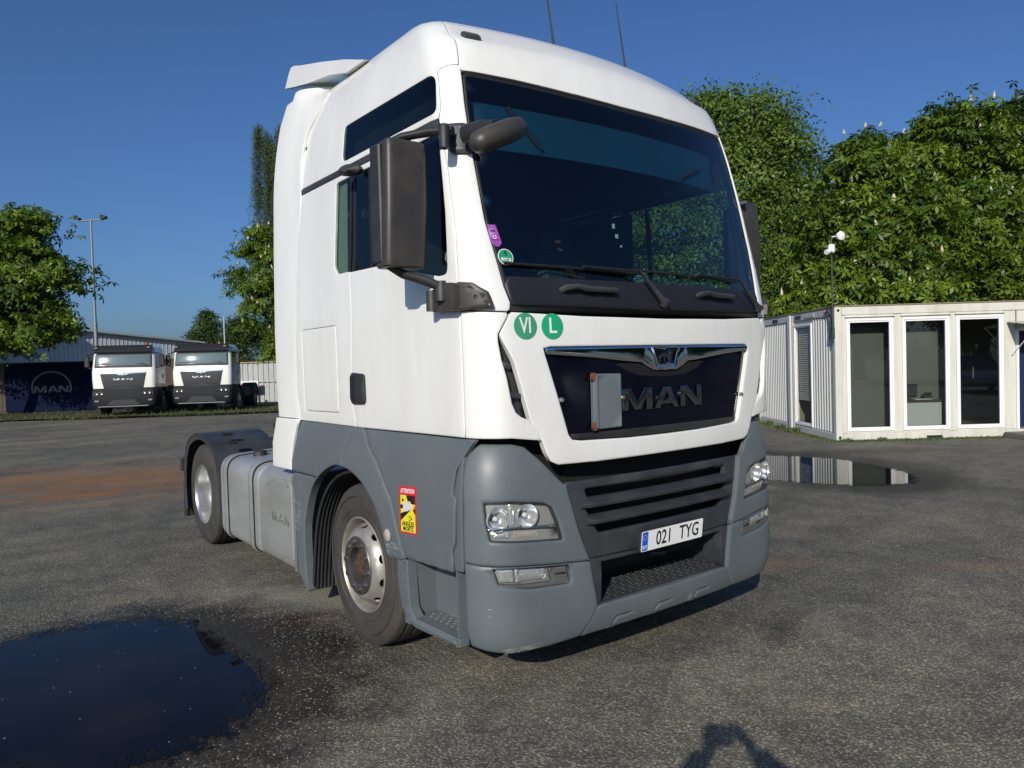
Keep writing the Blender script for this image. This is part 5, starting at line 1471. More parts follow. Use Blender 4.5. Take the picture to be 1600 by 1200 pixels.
# ------------------------------------------------------------------ office cabins
CO = Vector((10.72, 4.93, 0)); CA = R(-38.5)
CREAM = M("cream_cabin_paint", (.62, .615, .545), .45, var=.03, vscale=1.5, dirt=(.36, .32, .24), dirt_amt=.5, dscale=2.6, stretch=(1.6, 1.6, .25), rvar=.05)
CREAMS = M("cream_cabin_shaded_side", (.54, .55, .54), .45, var=.04, vscale=1.2, dirt=(.40, .37, .30), dirt_amt=.4, dscale=1.5, stretch=(1, 1, .3))  # greyer copy of the cream, with the side's shade put into the colour
PVC = M("white_pvc", (.80, .80, .80), .3, var=.01)
CGLASS = glass("cabin_glass", (.74, .78, .76), refl=(1, 1, 1), amount=2.0)
HOLE = M("dark_opening", (.012, .012, .012), .9)
def cabin(loc, label, L_, W_, windows, rear_only=False):
    """long face along +x on y=0, short face on x=0; loc is the near lower corner"""
    t = empty('office_cabin', loc, CA, label, 'cabin', 'joined white office cabins')
    H = 2.66
    def b(name, mat, *bx, bev=0, label=None):
        mb = MB()
        for c, s in bx: mb.box(c, s, bev=bev)
        return mb.build(name, mat, t, label)
    # frame: posts with casting holes, beams
    for x, y in ((.07, .07), (L_ - .07, .07), (.07, W_ - .07), (L_ - .07, W_ - .07)):
        po = b('corner_post', CREAM, ((x, y, H / 2), (.14, .14, H)), bev=.012)
        for z in (.07, H - .07):
            mb = MB(); lathe_on(mb, (x, y - .0705 if y < 1 else y + .0705, z), (0, -1 if y < 1 else 1, 0), [(0, .028), (.001, .028), (.001, .001)], 16)
            mb.build('casting_hole', HOLE, po)
    b('roof_beam', CREAM, ((L_ / 2, .06, H - .085), (L_ - .29, .11, .165)), bev=.01)
    b('roof_beam', CREAM, ((L_ / 2, W_ - .06, H - .085), (L_ - .29, .11, .165)), bev=.01)
    b('base_beam', CREAM, ((L_ / 2, .06, .075), (L_ - .29, .11, .145)), bev=.01)
    b('base_beam', CREAM, ((L_ / 2, W_ - .06, .075), (L_ - .29, .11, .145)), bev=.01)
    for x in (.05, L_ - .05):
        b('end_beam', CREAMS, ((x, W_ / 2, H - .085), (.09, W_ - .29, .165)), bev=.01)
        b('end_beam', CREAMS, ((x, W_ / 2, .075), (.09, W_ - .29, .145)), bev=.01)
    b('roof_edge', M("roof_grime", (.22, .19, .13), .8) if 'roof_grime' not in bpy.data.materials else bpy.data.materials['roof_grime'], ((L_ / 2, W_ / 2, H + .012), (L_ + .02, W_ + .02, .022)))
    b('roof', CREAMS, ((L_ / 2, W_ / 2, H - .01), (L_ - .2, W_ - .2, .02)))
    b('floor', M("cabin_floor", (.10, .09, .07), .6) if 'cabin_floor' not in bpy.data.materials else bpy.data.materials['cabin_floor'], ((L_ / 2, W_ / 2, .16), (L_ - .25, W_ - .25, .03)))
    return t, b
# windows are frame > glass panes, set in a wall that is built round them
def window(parent, x0, x1, z0, z1, y=-.02, axis='x', glassm=None, fw=.075):
    cx, cz, w, h = (x0 + x1) / 2, (z0 + z1) / 2, x1 - x0, z1 - z0
    def P_(u, v, d):   # u along face, v up, d outwards
        return Vector((u, y - d, v)) if axis == 'x' else Vector((y - d, u, v))
    mb = MB()
    def ring(o_, i_, d0, d1):
        vs = []
        for d in (d0, d1):
            for (u0, u1, v0, v1) in ((o_[0], o_[1], o_[2], o_[3]), (i_[0], i_[1], i_[2], i_[3])):
                vs += [P_(u0, v0, d), P_(u1, v0, d), P_(u1, v1, d), P_(u0, v1, d)]
        fs = []
        for k in range(4):
            j = (k + 1) % 4
            fs += [(8 + k, 8 + j, 12 + j, 12 + k), (k, 8 + k, 8 + j, j)[::-1], (4 + k, 4 + j, 12 + j, 12 + k), (k, j, 4 + j, 4 + k)]
        mb.add(vs, fs)
    a = (x0, x1, z0, z1); i1 = (x0 + fw * .55, x1 - fw * .55, z0 + fw * .55, z1 - fw * .55); i2 = (x0 + fw, x1 - fw, z0 + fw, z1 - fw)
    ring(a, i1, -.03, .030); ring(i1, i2, -.03, .014)
    w_ = mb.build('window', PVC, parent)
    mb = MB(); d = -.012
    mb.add([P_(i2[0], i2[2], d), P_(i2[1], i2[2], d), P_(i2[1], i2[3], d), P_(i2[0], i2[3], d)], [(0, 1, 2, 3)])
    mb.build('pane', glassm or CGLASS, w_)
    mb = MB()
    for (u0, u1, v0, v1) in ((i2[0], i2[1], i2[3] - .008, i2[3]), (i2[0], i2[1], i2[2], i2[2] + .008), (i2[0], i2[0] + .008, i2[2] + .008, i2[3] - .008), (i2[1] - .008, i2[1], i2[2] + .008, i2[3] - .008)):
        vs = [P_(u0, v0, -.006), P_(u1, v0, -.006), P_(u1, v1, -.006), P_(u0, v1, -.006)]; mb.add(vs, [(0, 1, 2, 3)])
    mb.build('glazing_seal', SEAL, w_)
    mb = MB()
    for u in (x0 + w * .2, x0 + w * .8):
        c = P_(u, z0 + fw * .28, .031); mb.box(c, (.05, .004, .012) if axis == 'x' else (.004, .05, .012))
    tag(mb.build('drain_caps', M("pvc_grey", (.55, .55, .55), .5) if 'pvc_grey' not in bpy.data.materials else bpy.data.materials['pvc_grey'], w_), kind='stuff')
    return w_
cab1, b1 = cabin(CO, "near cream office cabin with tall glazed front windows, right of the truck", 6.06, 2.43, None)
H = 2.66
# front wall panels between windows
wins = [(.225, 1.145, .19, 2.415), (1.32, 2.24, .19, 2.415), (2.375, 3.29, .19, 2.415)]
xs_ = [.14] + [q for w in wins for q in (w[0], w[1])] + [3.535]
for i in range(0, len(xs_), 2):
    x0, x1 = xs_[i], xs_[i + 1]
    b1('wall_panel', CREAM, (((x0 + x1) / 2, .045, 1.32), (x1 - x0 - .004, .05, 2.33)))
for w in wins:
    b1('wall_panel', CREAM, (((w[0] + w[1]) / 2, .043, (w[3] + 2.49) / 2), (w[1] - w[0], .05, 2.49 - w[3])))
    b1('wall_panel', CREAM, (((w[0] + w[1]) / 2, .043, (w[2] + .15) / 2), (w[1] - w[0], .05, w[2] - .15 + .002)))
    window(cab1, *w, y=.028)
    b1('drip_rail', CREAM, (((w[0] + w[1]) / 2, -.004, w[3] + .035), (w[1] - w[0] + .06, .04, .014)), bev=.004)
b1('wall_panel', CREAM, ((5.15, .045, 1.32), (1.55, .05, 2.33)))
b1('door_head', CREAM, ((3.97, .045, 2.30), (.82, .05, .37)))
# doorway with an opened door leaf and dark interior
b1('door_frame', PVC, ((3.56, .03, 1.14), (.05, .08, 1.98)), ((4.35, .03, 1.14), (.05, .08, 1.98)), ((3.955, .03, 2.11), (.84, .08, .05)))
b1('door', M("navy_door", (.012, .02, .07), .4), ((3.98, .34, 1.12), (.72, .04, 1.9)), bev=.01)
mb = MB(); mb.tube([(4.25, .30, 1.05), (4.13, .30, 1.05)], .012, 8); mb.build('door_handle', ALU, cab1)
b1('forklift_slot', HOLE, ((1.925, .003, .035), (.31, .004, .075)))
b1('partition', M("grey_blind", (.115, .125, .105), .8), ((1.30, .45, 1.33), (2.30, .015, 2.25)))
b1('back_wall', M("cabin_inside", (.20, .19, .17), .8), ((3.03, 2.36, 1.35), (5.8, .03, 2.3)))
# side wall, ribbed
for x0_, parent_b, t_, n0, n1 in ():
    pass
def ribbed_side(t, b, y0, y1, skip=None):
    """wall on x=0 with vertical pressed ribs; skip=(a,b) leaves room for a window"""
    segs = [(y0, y1)] if not skip else [(y0, skip[0]), (skip[1], y1)]
    for a, c in segs:
        b('side_panel', CREAMS, ((.055, (a + c) / 2, 1.32), (.03, c - a, 2.33)))
        n = int((c - a) / .125)
        for k in range(n):
            yy = a + (k + .5) * (c - a) / n
            mb = MB(); w = .030; z0, z1 = .165, 2.475
            mb.prism([(yy - w, 0), (yy - w * .55, -.022), (yy + w * .55, -.022), (yy + w, 0)], lambda u, v, tt: Vector((.040 + v, u, tt)), z0, z1)
            mb.build('panel_rib', CREAMS, t)
    if skip:
        b('side_panel', CREAMS, ((.055, (skip[0] + skip[1]) / 2, 2.45), (.03, skip[1] - skip[0], .07)))
ribbed_side(cab1, b1, .15, 2.28, (1.225, 2.265))
window(cab1, 1.235, 2.255, .17, 2.41, y=.03, axis='y', glassm=glass("cabin_side_glass", (.86, .88, .85), amount=.75))
mb = MB()
for k in range(34):
    mb.box((.085, 1.745, 2.33 - k * .048), (.006, .86, .044), Matrix.Rotation(R(20), 3, 'Y'))
tag(mb.build('window_blind', M("blind_slats", (.52, .49, .44), .6), cab1), kind='stuff')
# red lamp, cable ducts under the roof rail
mb = MB(); lathe_on(mb, (-.002, .42, 2.565), (0, 1, 0), [(-.07, .001), (-.07, .028), (.05, .028), (.07, .02), (.07, .001)], 14); mb.build('red_wall_lamp', M("red_lens", (.35, .02, .02), .3), cab1)
mb = MB(); mb.box((-.008, 1.95, 2.57), (.02, .34, .07), bev=.008); mb.build('cable_hatch', DGREY, cab1)
mb = MB(); mb.box((-.006, 1.30, 2.57), (.012, .5, .09), bev=.005); mb.build('cable_hatch', CREAMS, cab1)
mb = MB(); mb.tube([(-.02, .34, 2.58), (-.05, .22, 2.66), (-.05, .12, 2.62), (-.03, .08, 2.4), (-.03, .07, 2.1)], .012, 6); mb.tube([(-.02, .30, 2.60), (-.03, .18, 2.52), (-.04, .10, 2.25), (-.03, .2, 2.02)], .010, 6); mb.build('cable', BLACKP, cab1)
# second cabin, further along the side
O2 = CO + Vector((math.cos(CA + math.pi / 2), math.sin(CA + math.pi / 2), 0)) * 2.45
cab2, b2 = cabin(O2, "far cream office cabin behind the glazed one, only its ribbed side wall shows", 6.06, 2.43, None)
b2('wall_panel', CREAM, ((3.03, .045, 1.32), (5.78, .05, 2.33)))
b2('wall_panel', CREAM, ((3.03, 2.38, 1.32), (5.78, .05, 2.33)))
ribbed_side(cab2, b2, .15, 2.28)
mb = MB(); mb.box((-.008, 1.0, 2.57), (.02, .36, .07), bev=.008); mb.build('cable_hatch', DGREY, cab2)
mb = MB(); mb.box((-.014, .02, 1.33), (.05, .16, 2.62), bev=.01); mb.build('joint_cover', CREAMS, cab2)
# things inside and outside
def cw(x, y, z=0): 
    return CO + Vector((math.cos(CA) * x - math.sin(CA) * y, math.sin(CA) * x + math.cos(CA) * y, z))
dk = empty('reception_desk', cw(1.80, .30, .175), CA, "pale reception desk behind the middle cabin window", 'desk')
mb = MB(); mb.box((0, 0, .27), (.84, .06, .54)); mb.build('front_board', M("pale_laminate", (.44, .46, .43), .5), dk)
mb = MB(); mb.box((0, .05, .565), (.90, .24, .03)); mb.build('desk_top', M("dark_worktop", (.06, .055, .05), .4), dk)
mo = empty('monitor', cw(1.62, .38, .76), CA, "dark monitor on the desk behind the middle cabin window", 'monitor')
mb = MB(); mb.box((0, 0, .20), (.34, .03, .24), bev=.008); mb.build('screen', BLACKP, mo)
mb = MB(); mb.box((0, .0, .04), (.05, .03, .09)); mb.box((0, 0, .008), (.16, .12, .014), bev=.004); mb.build('monitor_stand', BLACKP, mo)
ph = empty('desk_telephone', cw(1.98, .38, .76), CA, "black desk telephone beside the monitor in the cabin", 'telephone')
mb = MB(); mb.box((0, 0, .05), (.18, .14, .09), Matrix.Rotation(R(18), 3, 'X'), bev=.02); mb.build('telephone_body', BLACKP, ph)
mb = MB(); mb.tube([(-.07, -.04, .12), (0, -.05, .135), (.07, -.04, .12)], [.028, .018, .028], 8); mb.build('handset', BLACKP, ph)
kb = MB(); kb.box((0, 0, .01), (.34, .10, .02), bev=.006); q = kb.build('paper_tray', M("pale_tray", (.45, .48, .40), .5)); q.location = cw(1.83, .26, .765); q.rotation_euler = (0, 0, CA); tag(q, "thin pale tray lying on the cabin reception desk", 'tray')
ro_ = empty('wall_box', cw(.41, .42, 1.90), CA, "small white junction box behind the left cabin window", 'box')
mb = MB(); mb.box((0, 0, .09), (.11, .03, .18), bev=.008); mb.build('box_cover', PVC, ro_)
mb = MB(); mb.tube([(0, .0, 0), (-.01, .0, -.03), (-.09, .0, -.05), (-.12, .005, -.08)], .005, 6); mb.build('box_cable', PVC, ro_)
# canopy and doormat step at the door
cp = empty('door_canopy', cw(3.35, -.02, 2.17), CA, "clear corrugated canopy over the cabin door, cut by the right edge", 'canopy')
mb = MB()
nn = 24; vs = []; 
for i in range(nn + 1):
    x = i * 1.2 / nn; zz = .012 * math.sin(i * math.pi / 2)
    vs += [(x, 0, .10 + zz), (x, -.75, .0 + zz)]
mb.add(vs, [(2 * i, 2 * i + 1, 2 * i + 3, 2 * i + 2) for i in range(nn)], True); mb.build('canopy_sheet', M("canopy_plastic", (.45, .47, .42), .3), cp)
for x in (.10, 1.1):
    mb = MB(); mb.tube([(x, -.01, -.55), (x, -.7, -.01)], .012, 6); mb.tube([(x, -.01, .09), (x, -.74, -.01)], .014, 6); mb.build('canopy_bracket', PVC, cp)
stp = MB(); stp.box((0, 0, .055), (1.5, .9, .11), bev=.01); q = stp.build('concrete_step', M("step_concrete", (.16, .155, .14), .8, var=.2)); q.location = cw(4.0, -.50, 0); q.rotation_euler = (0, 0, CA); tag(q, "low grey concrete step in front of the cabin door", 'step')
mt = MB(); mt.box((0, 0, .006), (.95, .5, .012)); q = mt.build('doormat', BLACKP); q.location = cw(4.0, -.45, .112); q.rotation_euler = (0, 0, CA); tag(q, "black doormat lying on the step of the cabin", 'doormat')
# mast with dish and camera at the cabin corner
ms = empty('antenna_mast', cw(-.03, .02, 2.2), CA, "thin dark mast with small white dish at the cabin corner", 'mast')
mb = MB(); mb.tube([(0, 0, -.25), (0, 0, 1.86)], .017, 8); mb.build('pole', BLACKP, ms)
mb = MB(); lathe_on(mb, (.14, -.10, 1.84), (.3, -1, .05), [(-.05, .001), (-.05, .075), (.02, .088), (.03, .075), (.035, .001)], 20); mb.tube([(0, 0, 1.84), (.13, -.06, 1.84)], .012, 6); mb.build('dish', PVC, ms)
mb = MB(); mb.box((-.03, -.06, 1.60), (.12, .10, .17), bev=.02); mb.tube([(-.06, -.10, 1.56), (-.17, -.16, 1.52)], [.045, .05], 12); mb.build('mast_camera', PVC, ms)
mb = MB(); mb.box((0, .0, -.05), (.06, .06, .22), bev=.01); mb.build('mast_clamp', BLACKP, ms)
# weeds along the foot of the cabins
pp = []
for k in range(1500):
    s = RNG.uniform(-.1, 3.6) ; c = cw(s, -RNG.exponential(.07) - .02); pp.append((c.x, c.y, .45 + (.35 if noise.noise(Vector((s * 3, 1, 0))) > .25 else 0)))
for k in range(1500):
    s = RNG.uniform(-.1, 4.9); c = cw(-RNG.exponential(.07) - .03, s); pp.append((c.x, c.y, .4 + (1.0 if noise.noise(Vector((s * 2.2, 7, 0))) > .2 else 0)))
blades('weeds', pp, .09, M("weed_leaves", (.06, .08, .02), .7, var=.3, vscale=3))
# ------------------------------------------------------------------ parked trucks in the background
FW = M("far_truck_white", (.78, .77, .72), .3, coat=.5, var=.03)
FG_ = M("far_truck_grey", (.019, .020, .023), .7, var=.1, spec=.2)
FGR = M("far_truck_grille", (.038, .040, .045), .5, spec=.3)
FGL = glass("far_windscreen", (.25, .30, .30), rough=.05, base=(.75, 1.0, 1.0), amount=1.6)  # pale base mixed into the glass imitates sky glare
FBL = M("far_truck_dark", (.014, .014, .016), .6)
LAMPG = M("far_lamp", (.35, .36, .36), .2, metal=.6)
def far_truck(loc, heading, label):
    """front at y=0, body along +y, x to its own left seen from ahead on the right"""
    t = empty('parked_truck', loc, heading, label, 'truck', 'white trucks parked along the verge')
    def P_(x, y, z): return Vector((x, y, z))
    # cab shell: lofted rounded box with slanted front
    rows = []
    for z, fy, w, ry in ((1.15, .06, 1.19, 1.9), (1.5, .04, 1.21, 1.92), (1.85, .05, 1.21, 1.92), (2.2, .14, 1.19, 1.92), (2.65, .26, 1.16, 1.90), (2.80, .34, 1.12, 1.88), (2.90, .50, 1.0, 1.80)):
        r = .20; sec = []
        for k in range(7): a = R(90 * k / 6); sec.append((w - r + r * math.sin(a), fy + .06 + r - r * math.cos(a)))
        half = [(0, fy), (w * .5, fy + .015)] + sec + [(w, ry - .08), (w - .08, ry)]
        full = half + [(-x, y) for x, y in reversed(half[1:])]
        rows.append([P_(x, y, z) for x, y in full])
    n = len(rows[0]); vs = [p for r_ in rows for p in r_]
    fs = [(i * n + j, i * n + (j + 1) % n, (i + 1) * n + (j + 1) % n, (i + 1) * n + j) for i in range(len(rows) - 1) for j in range(n)]
    fs += [list(range(n))[::-1], [(len(rows) - 1) * n + j for j in range(n)]]
    mb = MB(); mb.add(vs, fs, True); mb.build('cab', FW, t, sharp=40)
    def front(name, poly, mat, z0f, d=.012, parent=None, th=.02):
        # poly in (x, z); follows the slanted front
        def mp(u, v, off):
            fy = interp(v, [(1.15, .06), (1.5, .04), (1.85, .05), (2.2, .14), (2.65, .26), (2.80, .34), (2.95, .50)], 1)
            return Vector((u, fy + .06 * (u / 1.05)**2 * .9 + .004 - off, v))
        return patch(name, mp, poly, mat, parent or t, off=d, th=th, ch=.004, step=.12)
    front('windscreen_frame', rounded([(-1.08, 2.02), (1.08, 2.02), (1.05, 2.58), (-1.05, 2.58)], .05), FBL, 0, .008)
    front('windscreen', rounded([(-1.03, 2.10), (1.03, 2.10), (1.01, 2.54), (-1.01, 2.54)], .04), FGL, 0, .03, th=.005)
    # sun visor
    mb = MB(); vs = []
    for k in range(13):
        u = -1.10 + 2.2 * k / 12; y = .06 * (u / 1.05)**2
        vs += [(u, y + .16, 2.60), (u, y + .10, 2.66), (u, y + .30, 2.90), (u, y + .40, 2.94)]
    mb.add(vs, [(4 * i + j, 4 * i + 4 + j, 4 * i + 5 + j, 4 * i + 1 + j) for i in range(12) for j in range(3)], True); mb.build('sun_visor', FBL, t)
    for x in (-1.0, .96):
        mb = MB(); mb.box((x, .20, 2.83), (.12, .05, .05), bev=.01); mb.build('visor_lamp', LAMPG, t)
    g = front('grille', [(-.86, 1.80), (.86, 1.80), (.74, 1.20), (.30, 1.12), (-.30, 1.12), (-.74, 1.20)], FGR, 0, .02)
    front('chrome_bar', [(-.86, 1.815), (.86, 1.815), (.86, 1.775), (.25, 1.76), (.12, 1.70), (-.12, 1.70), (-.25, 1.76), (-.86, 1.775)], CHROME, 0, .035, g)
    front('badge', disc((0, 1.76), .075, 16), CHROME, 0, .05, g)
    for gl_, x0, w_, hl_ in ((GM, -.36, .24, ()), (GA, -.09, .20, GAH), (GN, .14, .22, ())):
        front('letter', [(x0 + u * w_, 1.49 + v * .09) for u, v in gl_], CHROME, 0, .03, g)
    for a, b_ in ((-.62, -.08), (.08, .62)):
        front('grille_slot', [(a, 1.30), (b_, 1.30), (b_ - .03 * 1, 1.24), (a + .03, 1.24)], FBL, 0, .024, g)
    # bumper
    rows = []
    for z, fy, w in ((.42, .03, 1.16), (.50, -.02, 1.22), (.78, -.03, 1.25), (1.05, .0, 1.25), (1.19, .06, 1.22)):
        sec = [(0, fy), (.55, fy + .01)] + [(w - .28 + .28 * math.sin(R(90 * k / 5)), fy + .04 + .28 - .28 * math.cos(R(90 * k / 5))) for k in range(6)] + [(w, .85)]
        full = [(-x, y) for x, y in reversed(sec[1:])] + sec
        rows.append([P_(x, y, z) for x, y in full])
    n = len(rows[0]); vs = [p for r_ in rows for p in r_]
    fs = [(i * n + j, i * n + j + 1, (i + 1) * n + j + 1, (i + 1) * n + j) for i in range(len(rows) - 1) for j in range(n - 1)]
    mb = MB(); mb.add(vs, fs, True); bu = mb.build('bumper', FG_, t)
    mb = MB(); mb.prism([(-.62, .50), (.62, .50), (.42, .72), (-.42, .72)], lambda u, v, tt: Vector((u, -.035 - tt, v)), 0, .012); mb.build('intake', FBL, bu)
    mb = MB(); mb.box((0, -.03, .45), (1.9, .06, .05), bev=.015); mb.build('guard_bar', LAMPG, bu)
    mb = MB(); mb.box((0, -.045, .62), (.56, .01, .12)); mb.build('plate_recess', FBL, bu)
    for sx in (-1, 1):
        mb = MB(); mb.prism([(sx * .60, .90), (sx * .72, 1.08), (sx * 1.12, 1.06), (sx * 1.14, .88)], lambda u, v, tt: Vector((u, -.012 - tt + .30 * max(0, abs(u) - .93), v)), 0, .02)
        hd = mb.build('headlight', FBL, bu)
        for cx in (.80, .98): 
            mb = MB(); lathe_on(mb, (sx * cx, -.03 + .3 * max(0, cx - .93), .98), (0, -1, 0), [(0, .055), (.01, .05), (.0, .03), (-.005, .001)], 14); mb.build('lamp_lens', LAMPG, hd)
        mb = MB(); mb.box((sx * 1.0, .0, .68), (.16, .03, .07), bev=.01); mb.build('fog_lamp', LAMPG, bu)
        # mirrors
        mb = MB(); mb.box((sx * 1.42, .42, 2.28), (.20, .12, .48), bev=.04); mi_ = mb.build('wing_mirror', FBL, t)
        mb = MB(); mb.tube([(sx * 1.15, .40, 2.62), (sx * 1.42, .42, 2.55)], .025, 6); mb.tube([(sx * 1.18, .42, 1.98), (sx * 1.42, .42, 2.05)], .025, 6); mb.build('mirror_arm', FBL, mi_)
        # side window, door seam, handle
        mb = MB(); mb.prism(rounded([(.36, 2.02), (1.35, 2.10), (1.35, 2.62), (.55, 2.62)], .05), lambda u, v, tt: Vector((sx * (1.195 - (v - 2.0) * .06 + tt), u, v)), 0, .012); mb.build('side_window', M("far_side_glass", (.01, .012, .016), .06, spec=.8) if 'far_side_glass' not in bpy.data.materials else bpy.data.materials['far_side_glass'], t)
        mb = MB(); mb.prism([(.30, 1.18), (.315, 1.18), (.315, 2.0), (.30, 2.0)], lambda u, v, tt: Vector((sx * (1.205 + tt), u, v)), 0, .006); mb.prism([(1.42, 1.18), (1.435, 1.18), (1.435, 2.7), (1.42, 2.7)], lambda u, v, tt: Vector((sx * (1.20 + tt - max(0, v - 2) * .02), u, v)), 0, .006); mb.build('door_seam', FBL, t)
        mb = MB(); mb.box((sx * 1.215, 1.33, 1.62), (.03, .09, .16), bev=.012); mb.build('door_handle', FBL, t)
        mb = MB(); mb.box((sx * 1.14, .55, .80), (.20, .62, .55), bev=.04); mb.build('boarding_step', FG_, t)
        # wheel arch and wheels
        mb = MB(); mb.lathe([(sx * .80, .60), (sx * 1.20, .60), (sx * 1.235, .63), (sx * 1.235, .66), (sx * 1.1, .68)], (0, 1.40, .52), 'x', 20, R(-15), R(200)); mb.build('wheel_arch', FBL, t)
        for wy, nm in ((1.40, 0), (4.9, 1)):
            wh = empty('wheel', (0, 0, 0)); wh.parent = t
            mb = MB(); mb.lathe([(sx * (1.22 - a), r) for a, r in tyre_profile(0, .30 if not nm else .60, Ro=.52, Ri=.30)], (0, wy, .52), 'x', 28); mb.build('tyre', RUBBER, wh)
            mb = MB(); mb.lathe([(sx * (1.22 - a), r) for a, r in ([(.02, .30), (.04, .27), (.0, .19), (-.02, .12), (-.02, .001)] if not nm else [(.02, .30), (.16, .25), (.15, .10), (.08, .09), (.08, .001)])], (0, wy, .52), 'x', 24); mb.build('rim', STEEL, wh)
        mb = MB(); mb.box((sx * .95, 3.1, .75), (.5, 1.5, .5), bev=.08); mb.build('fuel_tank', FG_, t)
        mb = MB(); mb.lathe([(sx * .65, .62), (sx * 1.22, .62), (sx * 1.24, .60), (sx * 1.23, .56)], (0, 4.9, .55), 'x', 18, R(0), R(180)); mb.build('rear_mudguard', FBL, t)
    mb = MB(); mb.box((.40, 4.0, .90), (.09, 5.0, .25)); mb.build('frame_rail', FBL, t)
    mb = MB(); mb.box((-.40, 4.0, .90), (.09, 5.0, .25)); mb.build('frame_rail', FBL, t)
    mb = MB(); mb.box((0, 4.9, 1.10), (.9, .8, .10), bev=.03); mb.build('fifth_wheel', FBL, t)
    mb = MB(); mb.box((0, 1.2, .8), (2.1, 1.6, .65)); mb.build('engine', FBL, t)
    mb = MB(); mb.tube([(.9, 2.15, 1.0), (.9, 2.15, 2.5)], .07, 10); mb.box((.55, 2.1, 1.6), (.7, .25, 1.5), bev=.05); mb.build('air_intake_stack', FBL, t)
    for u0, u1 in ((-.95, -.05), (.0, .9)):
        mb = MB(); mb.tube([(u1, .10, 2.10), (u1 - .25, .13, 2.18)], .014, 5); mb.tube([(u0, .125, 2.165), (u1 - .1, .12, 2.16)], .010, 5); mb.build('wiper', FBL, t)
    return t
def face(loc, rot_off):
    d = (CAM_POS - Vector(loc)); return math.atan2(d.y, d.x) + math.pi / 2 + R(rot_off)
l1 = Vector((2.53, 30.7, 0)); l2 = Vector((5.38, 30.0, 0))
t1 = far_truck(l1, face(l1, -15), "white truck parked beside the navy fence banner, left one of the pair")
t2 = far_truck(l2, face(l2, -15), "white truck with bare chassis near the pale sheet fence, right of the pair")
for q, (dx) in ((t1, .75), (t2, .62)):
    mb = MB(); lathe_on(mb, (dx, .75, 2.93), (0, 0, 1), [(0, .07), (.09, .06), (.11, .001)], 10); mb.build('beacon', M("beacon_red", (.35, .05, .03), .4) if 'beacon_red' not in bpy.data.materials else bpy.data.materials['beacon_red'], q)

# ------------------------------------------------------------------ buildings, fences, mast behind
def corr(mat_name, col, scale, depth=.5, **kw):
    """painted profiled sheet seen from far away"""
    return M(mat_name, col, .5, **kw)
def sheet_wall(name, p0, p1, z0, z1, mat, parent, pitch=.25, depth=.035, z1b=None, label=None, th=.05):
    """trapezoid-profiled wall between two ground points; top may slope from z1 to z1b"""
    p0, p1 = Vector(p0), Vector(p1); d = (p1 - p0); L_ = d.length; d.normalize(); nn = Vector((d.y, -d.x, 0))
    k = max(2, int(L_ / pitch)); pts = []
    for i in range(k):
        s = i * L_ / k; w = L_ / k
        for f, o in ((0, 0), (.35, 0), (.45, depth), (.9, depth)): pts.append((s + w * f, o))
    pts.append((L_, 0))
    vs = []; 
    for s, o in pts:
        q = p0 + d * s + nn * o
        zt = z1 if z1b is None else z1 + (z1b - z1) * s / L_
        vs += [(q.x, q.y, z0), (q.x, q.y, zt)]
    mb = MB(); mb.add(vs, [(2 * i, 2 * i + 2, 2 * i + 3, 2 * i + 1) for i in range(len(pts) - 1)])
    b0, b1 = p0 - nn * th, p1 - nn * th
    mb.add([(b0.x, b0.y, z0), (b1.x, b1.y, z0), (b1.x, b1.y, z1 if z1b is None else z1b), (b0.x, b0.y, z1)], [(0, 1, 2, 3)])
    return mb.build(name, mat, parent, label)
def screen(px, D):
    """a point at depth D in front of the camera, in the direction that the photograph shows at px"""
    return None
# industrial hall: gable end towards us, long roof to the right
HALLW = M("hall_pale_blue_sheet", (.50, .55, .58), .5, var=.05, vscale=.3, dirt=(.28, .33, .40), dirt_amt=.4, dscale=.4)
HALLR = M("hall_grey_roof", (.26, .28, .29), .6, var=.08, vscale=.2, dirt=(.20, .21, .20), dirt_amt=.5, dscale=.3)
hall = empty('industrial_hall', (6.2, 65.7, 0), 0, "long low pale blue hall with grey metal roof behind the two parked trucks", 'hall')
hd = (Vector((21.96, 72.47, 0)) - Vector((6.2, 65.7, 0)));
gx0, gx1 = Vector((-14.0, -2.0, 0)), Vector((9.0, 2.6, 0))     # gable wall from left to right, local
gd_ = (gx1 - gx0).normalized(); gn = Vector((-gd_.y, gd_.x, 0))
apex = Vector((0.2, .4, 5.35))
gl = MB()
L_ = (gx1 - gx0).length; k = 70
def gtop(s):  # height of the gable line
    sa = (Vector((apex.x, apex.y, 0)) - gx0).dot(gd_)
    return 5.35 - abs(s - sa) * (.105 if s < sa else .095)
for i in range(k):
    s0, s1 = i * L_ / k, (i + 1) * L_ / k
    a, b = gx0 + gd_ * s0, gx0 + gd_ * s1; c = gx0 + gd_ * (s0 + (s1 - s0) * .55)
    o = -gn * .05
    gl.add([(a.x, a.y, 0), (c.x, c.y, 0), (c.x, c.y, gtop(s0)), (a.x, a.y, gtop(s0))], [(0, 1, 2, 3)])
    gl.add([(c.x + o.x, c.y + o.y, 0), (b.x + o.x, b.y + o.y, 0), (b.x + o.x, b.y + o.y, gtop(s1)), (c.x + o.x, c.y + o.y, gtop(s0))], [(0, 1, 2, 3), ])
gl.build('gable_wall', HALLW, hall)
dep = gn * 60 + gd_ * 6
sa = (Vector((apex.x, apex.y, 0)) - gx0).dot(gd_)
A_ = gx0 + gd_ * sa
rf = MB()
def q3(p, z): return Vector((p.x, p.y, z))
e0, e1 = gx0 - gd_ * .6, gx1 + gd_ * .6
fr_ = -gn * .5
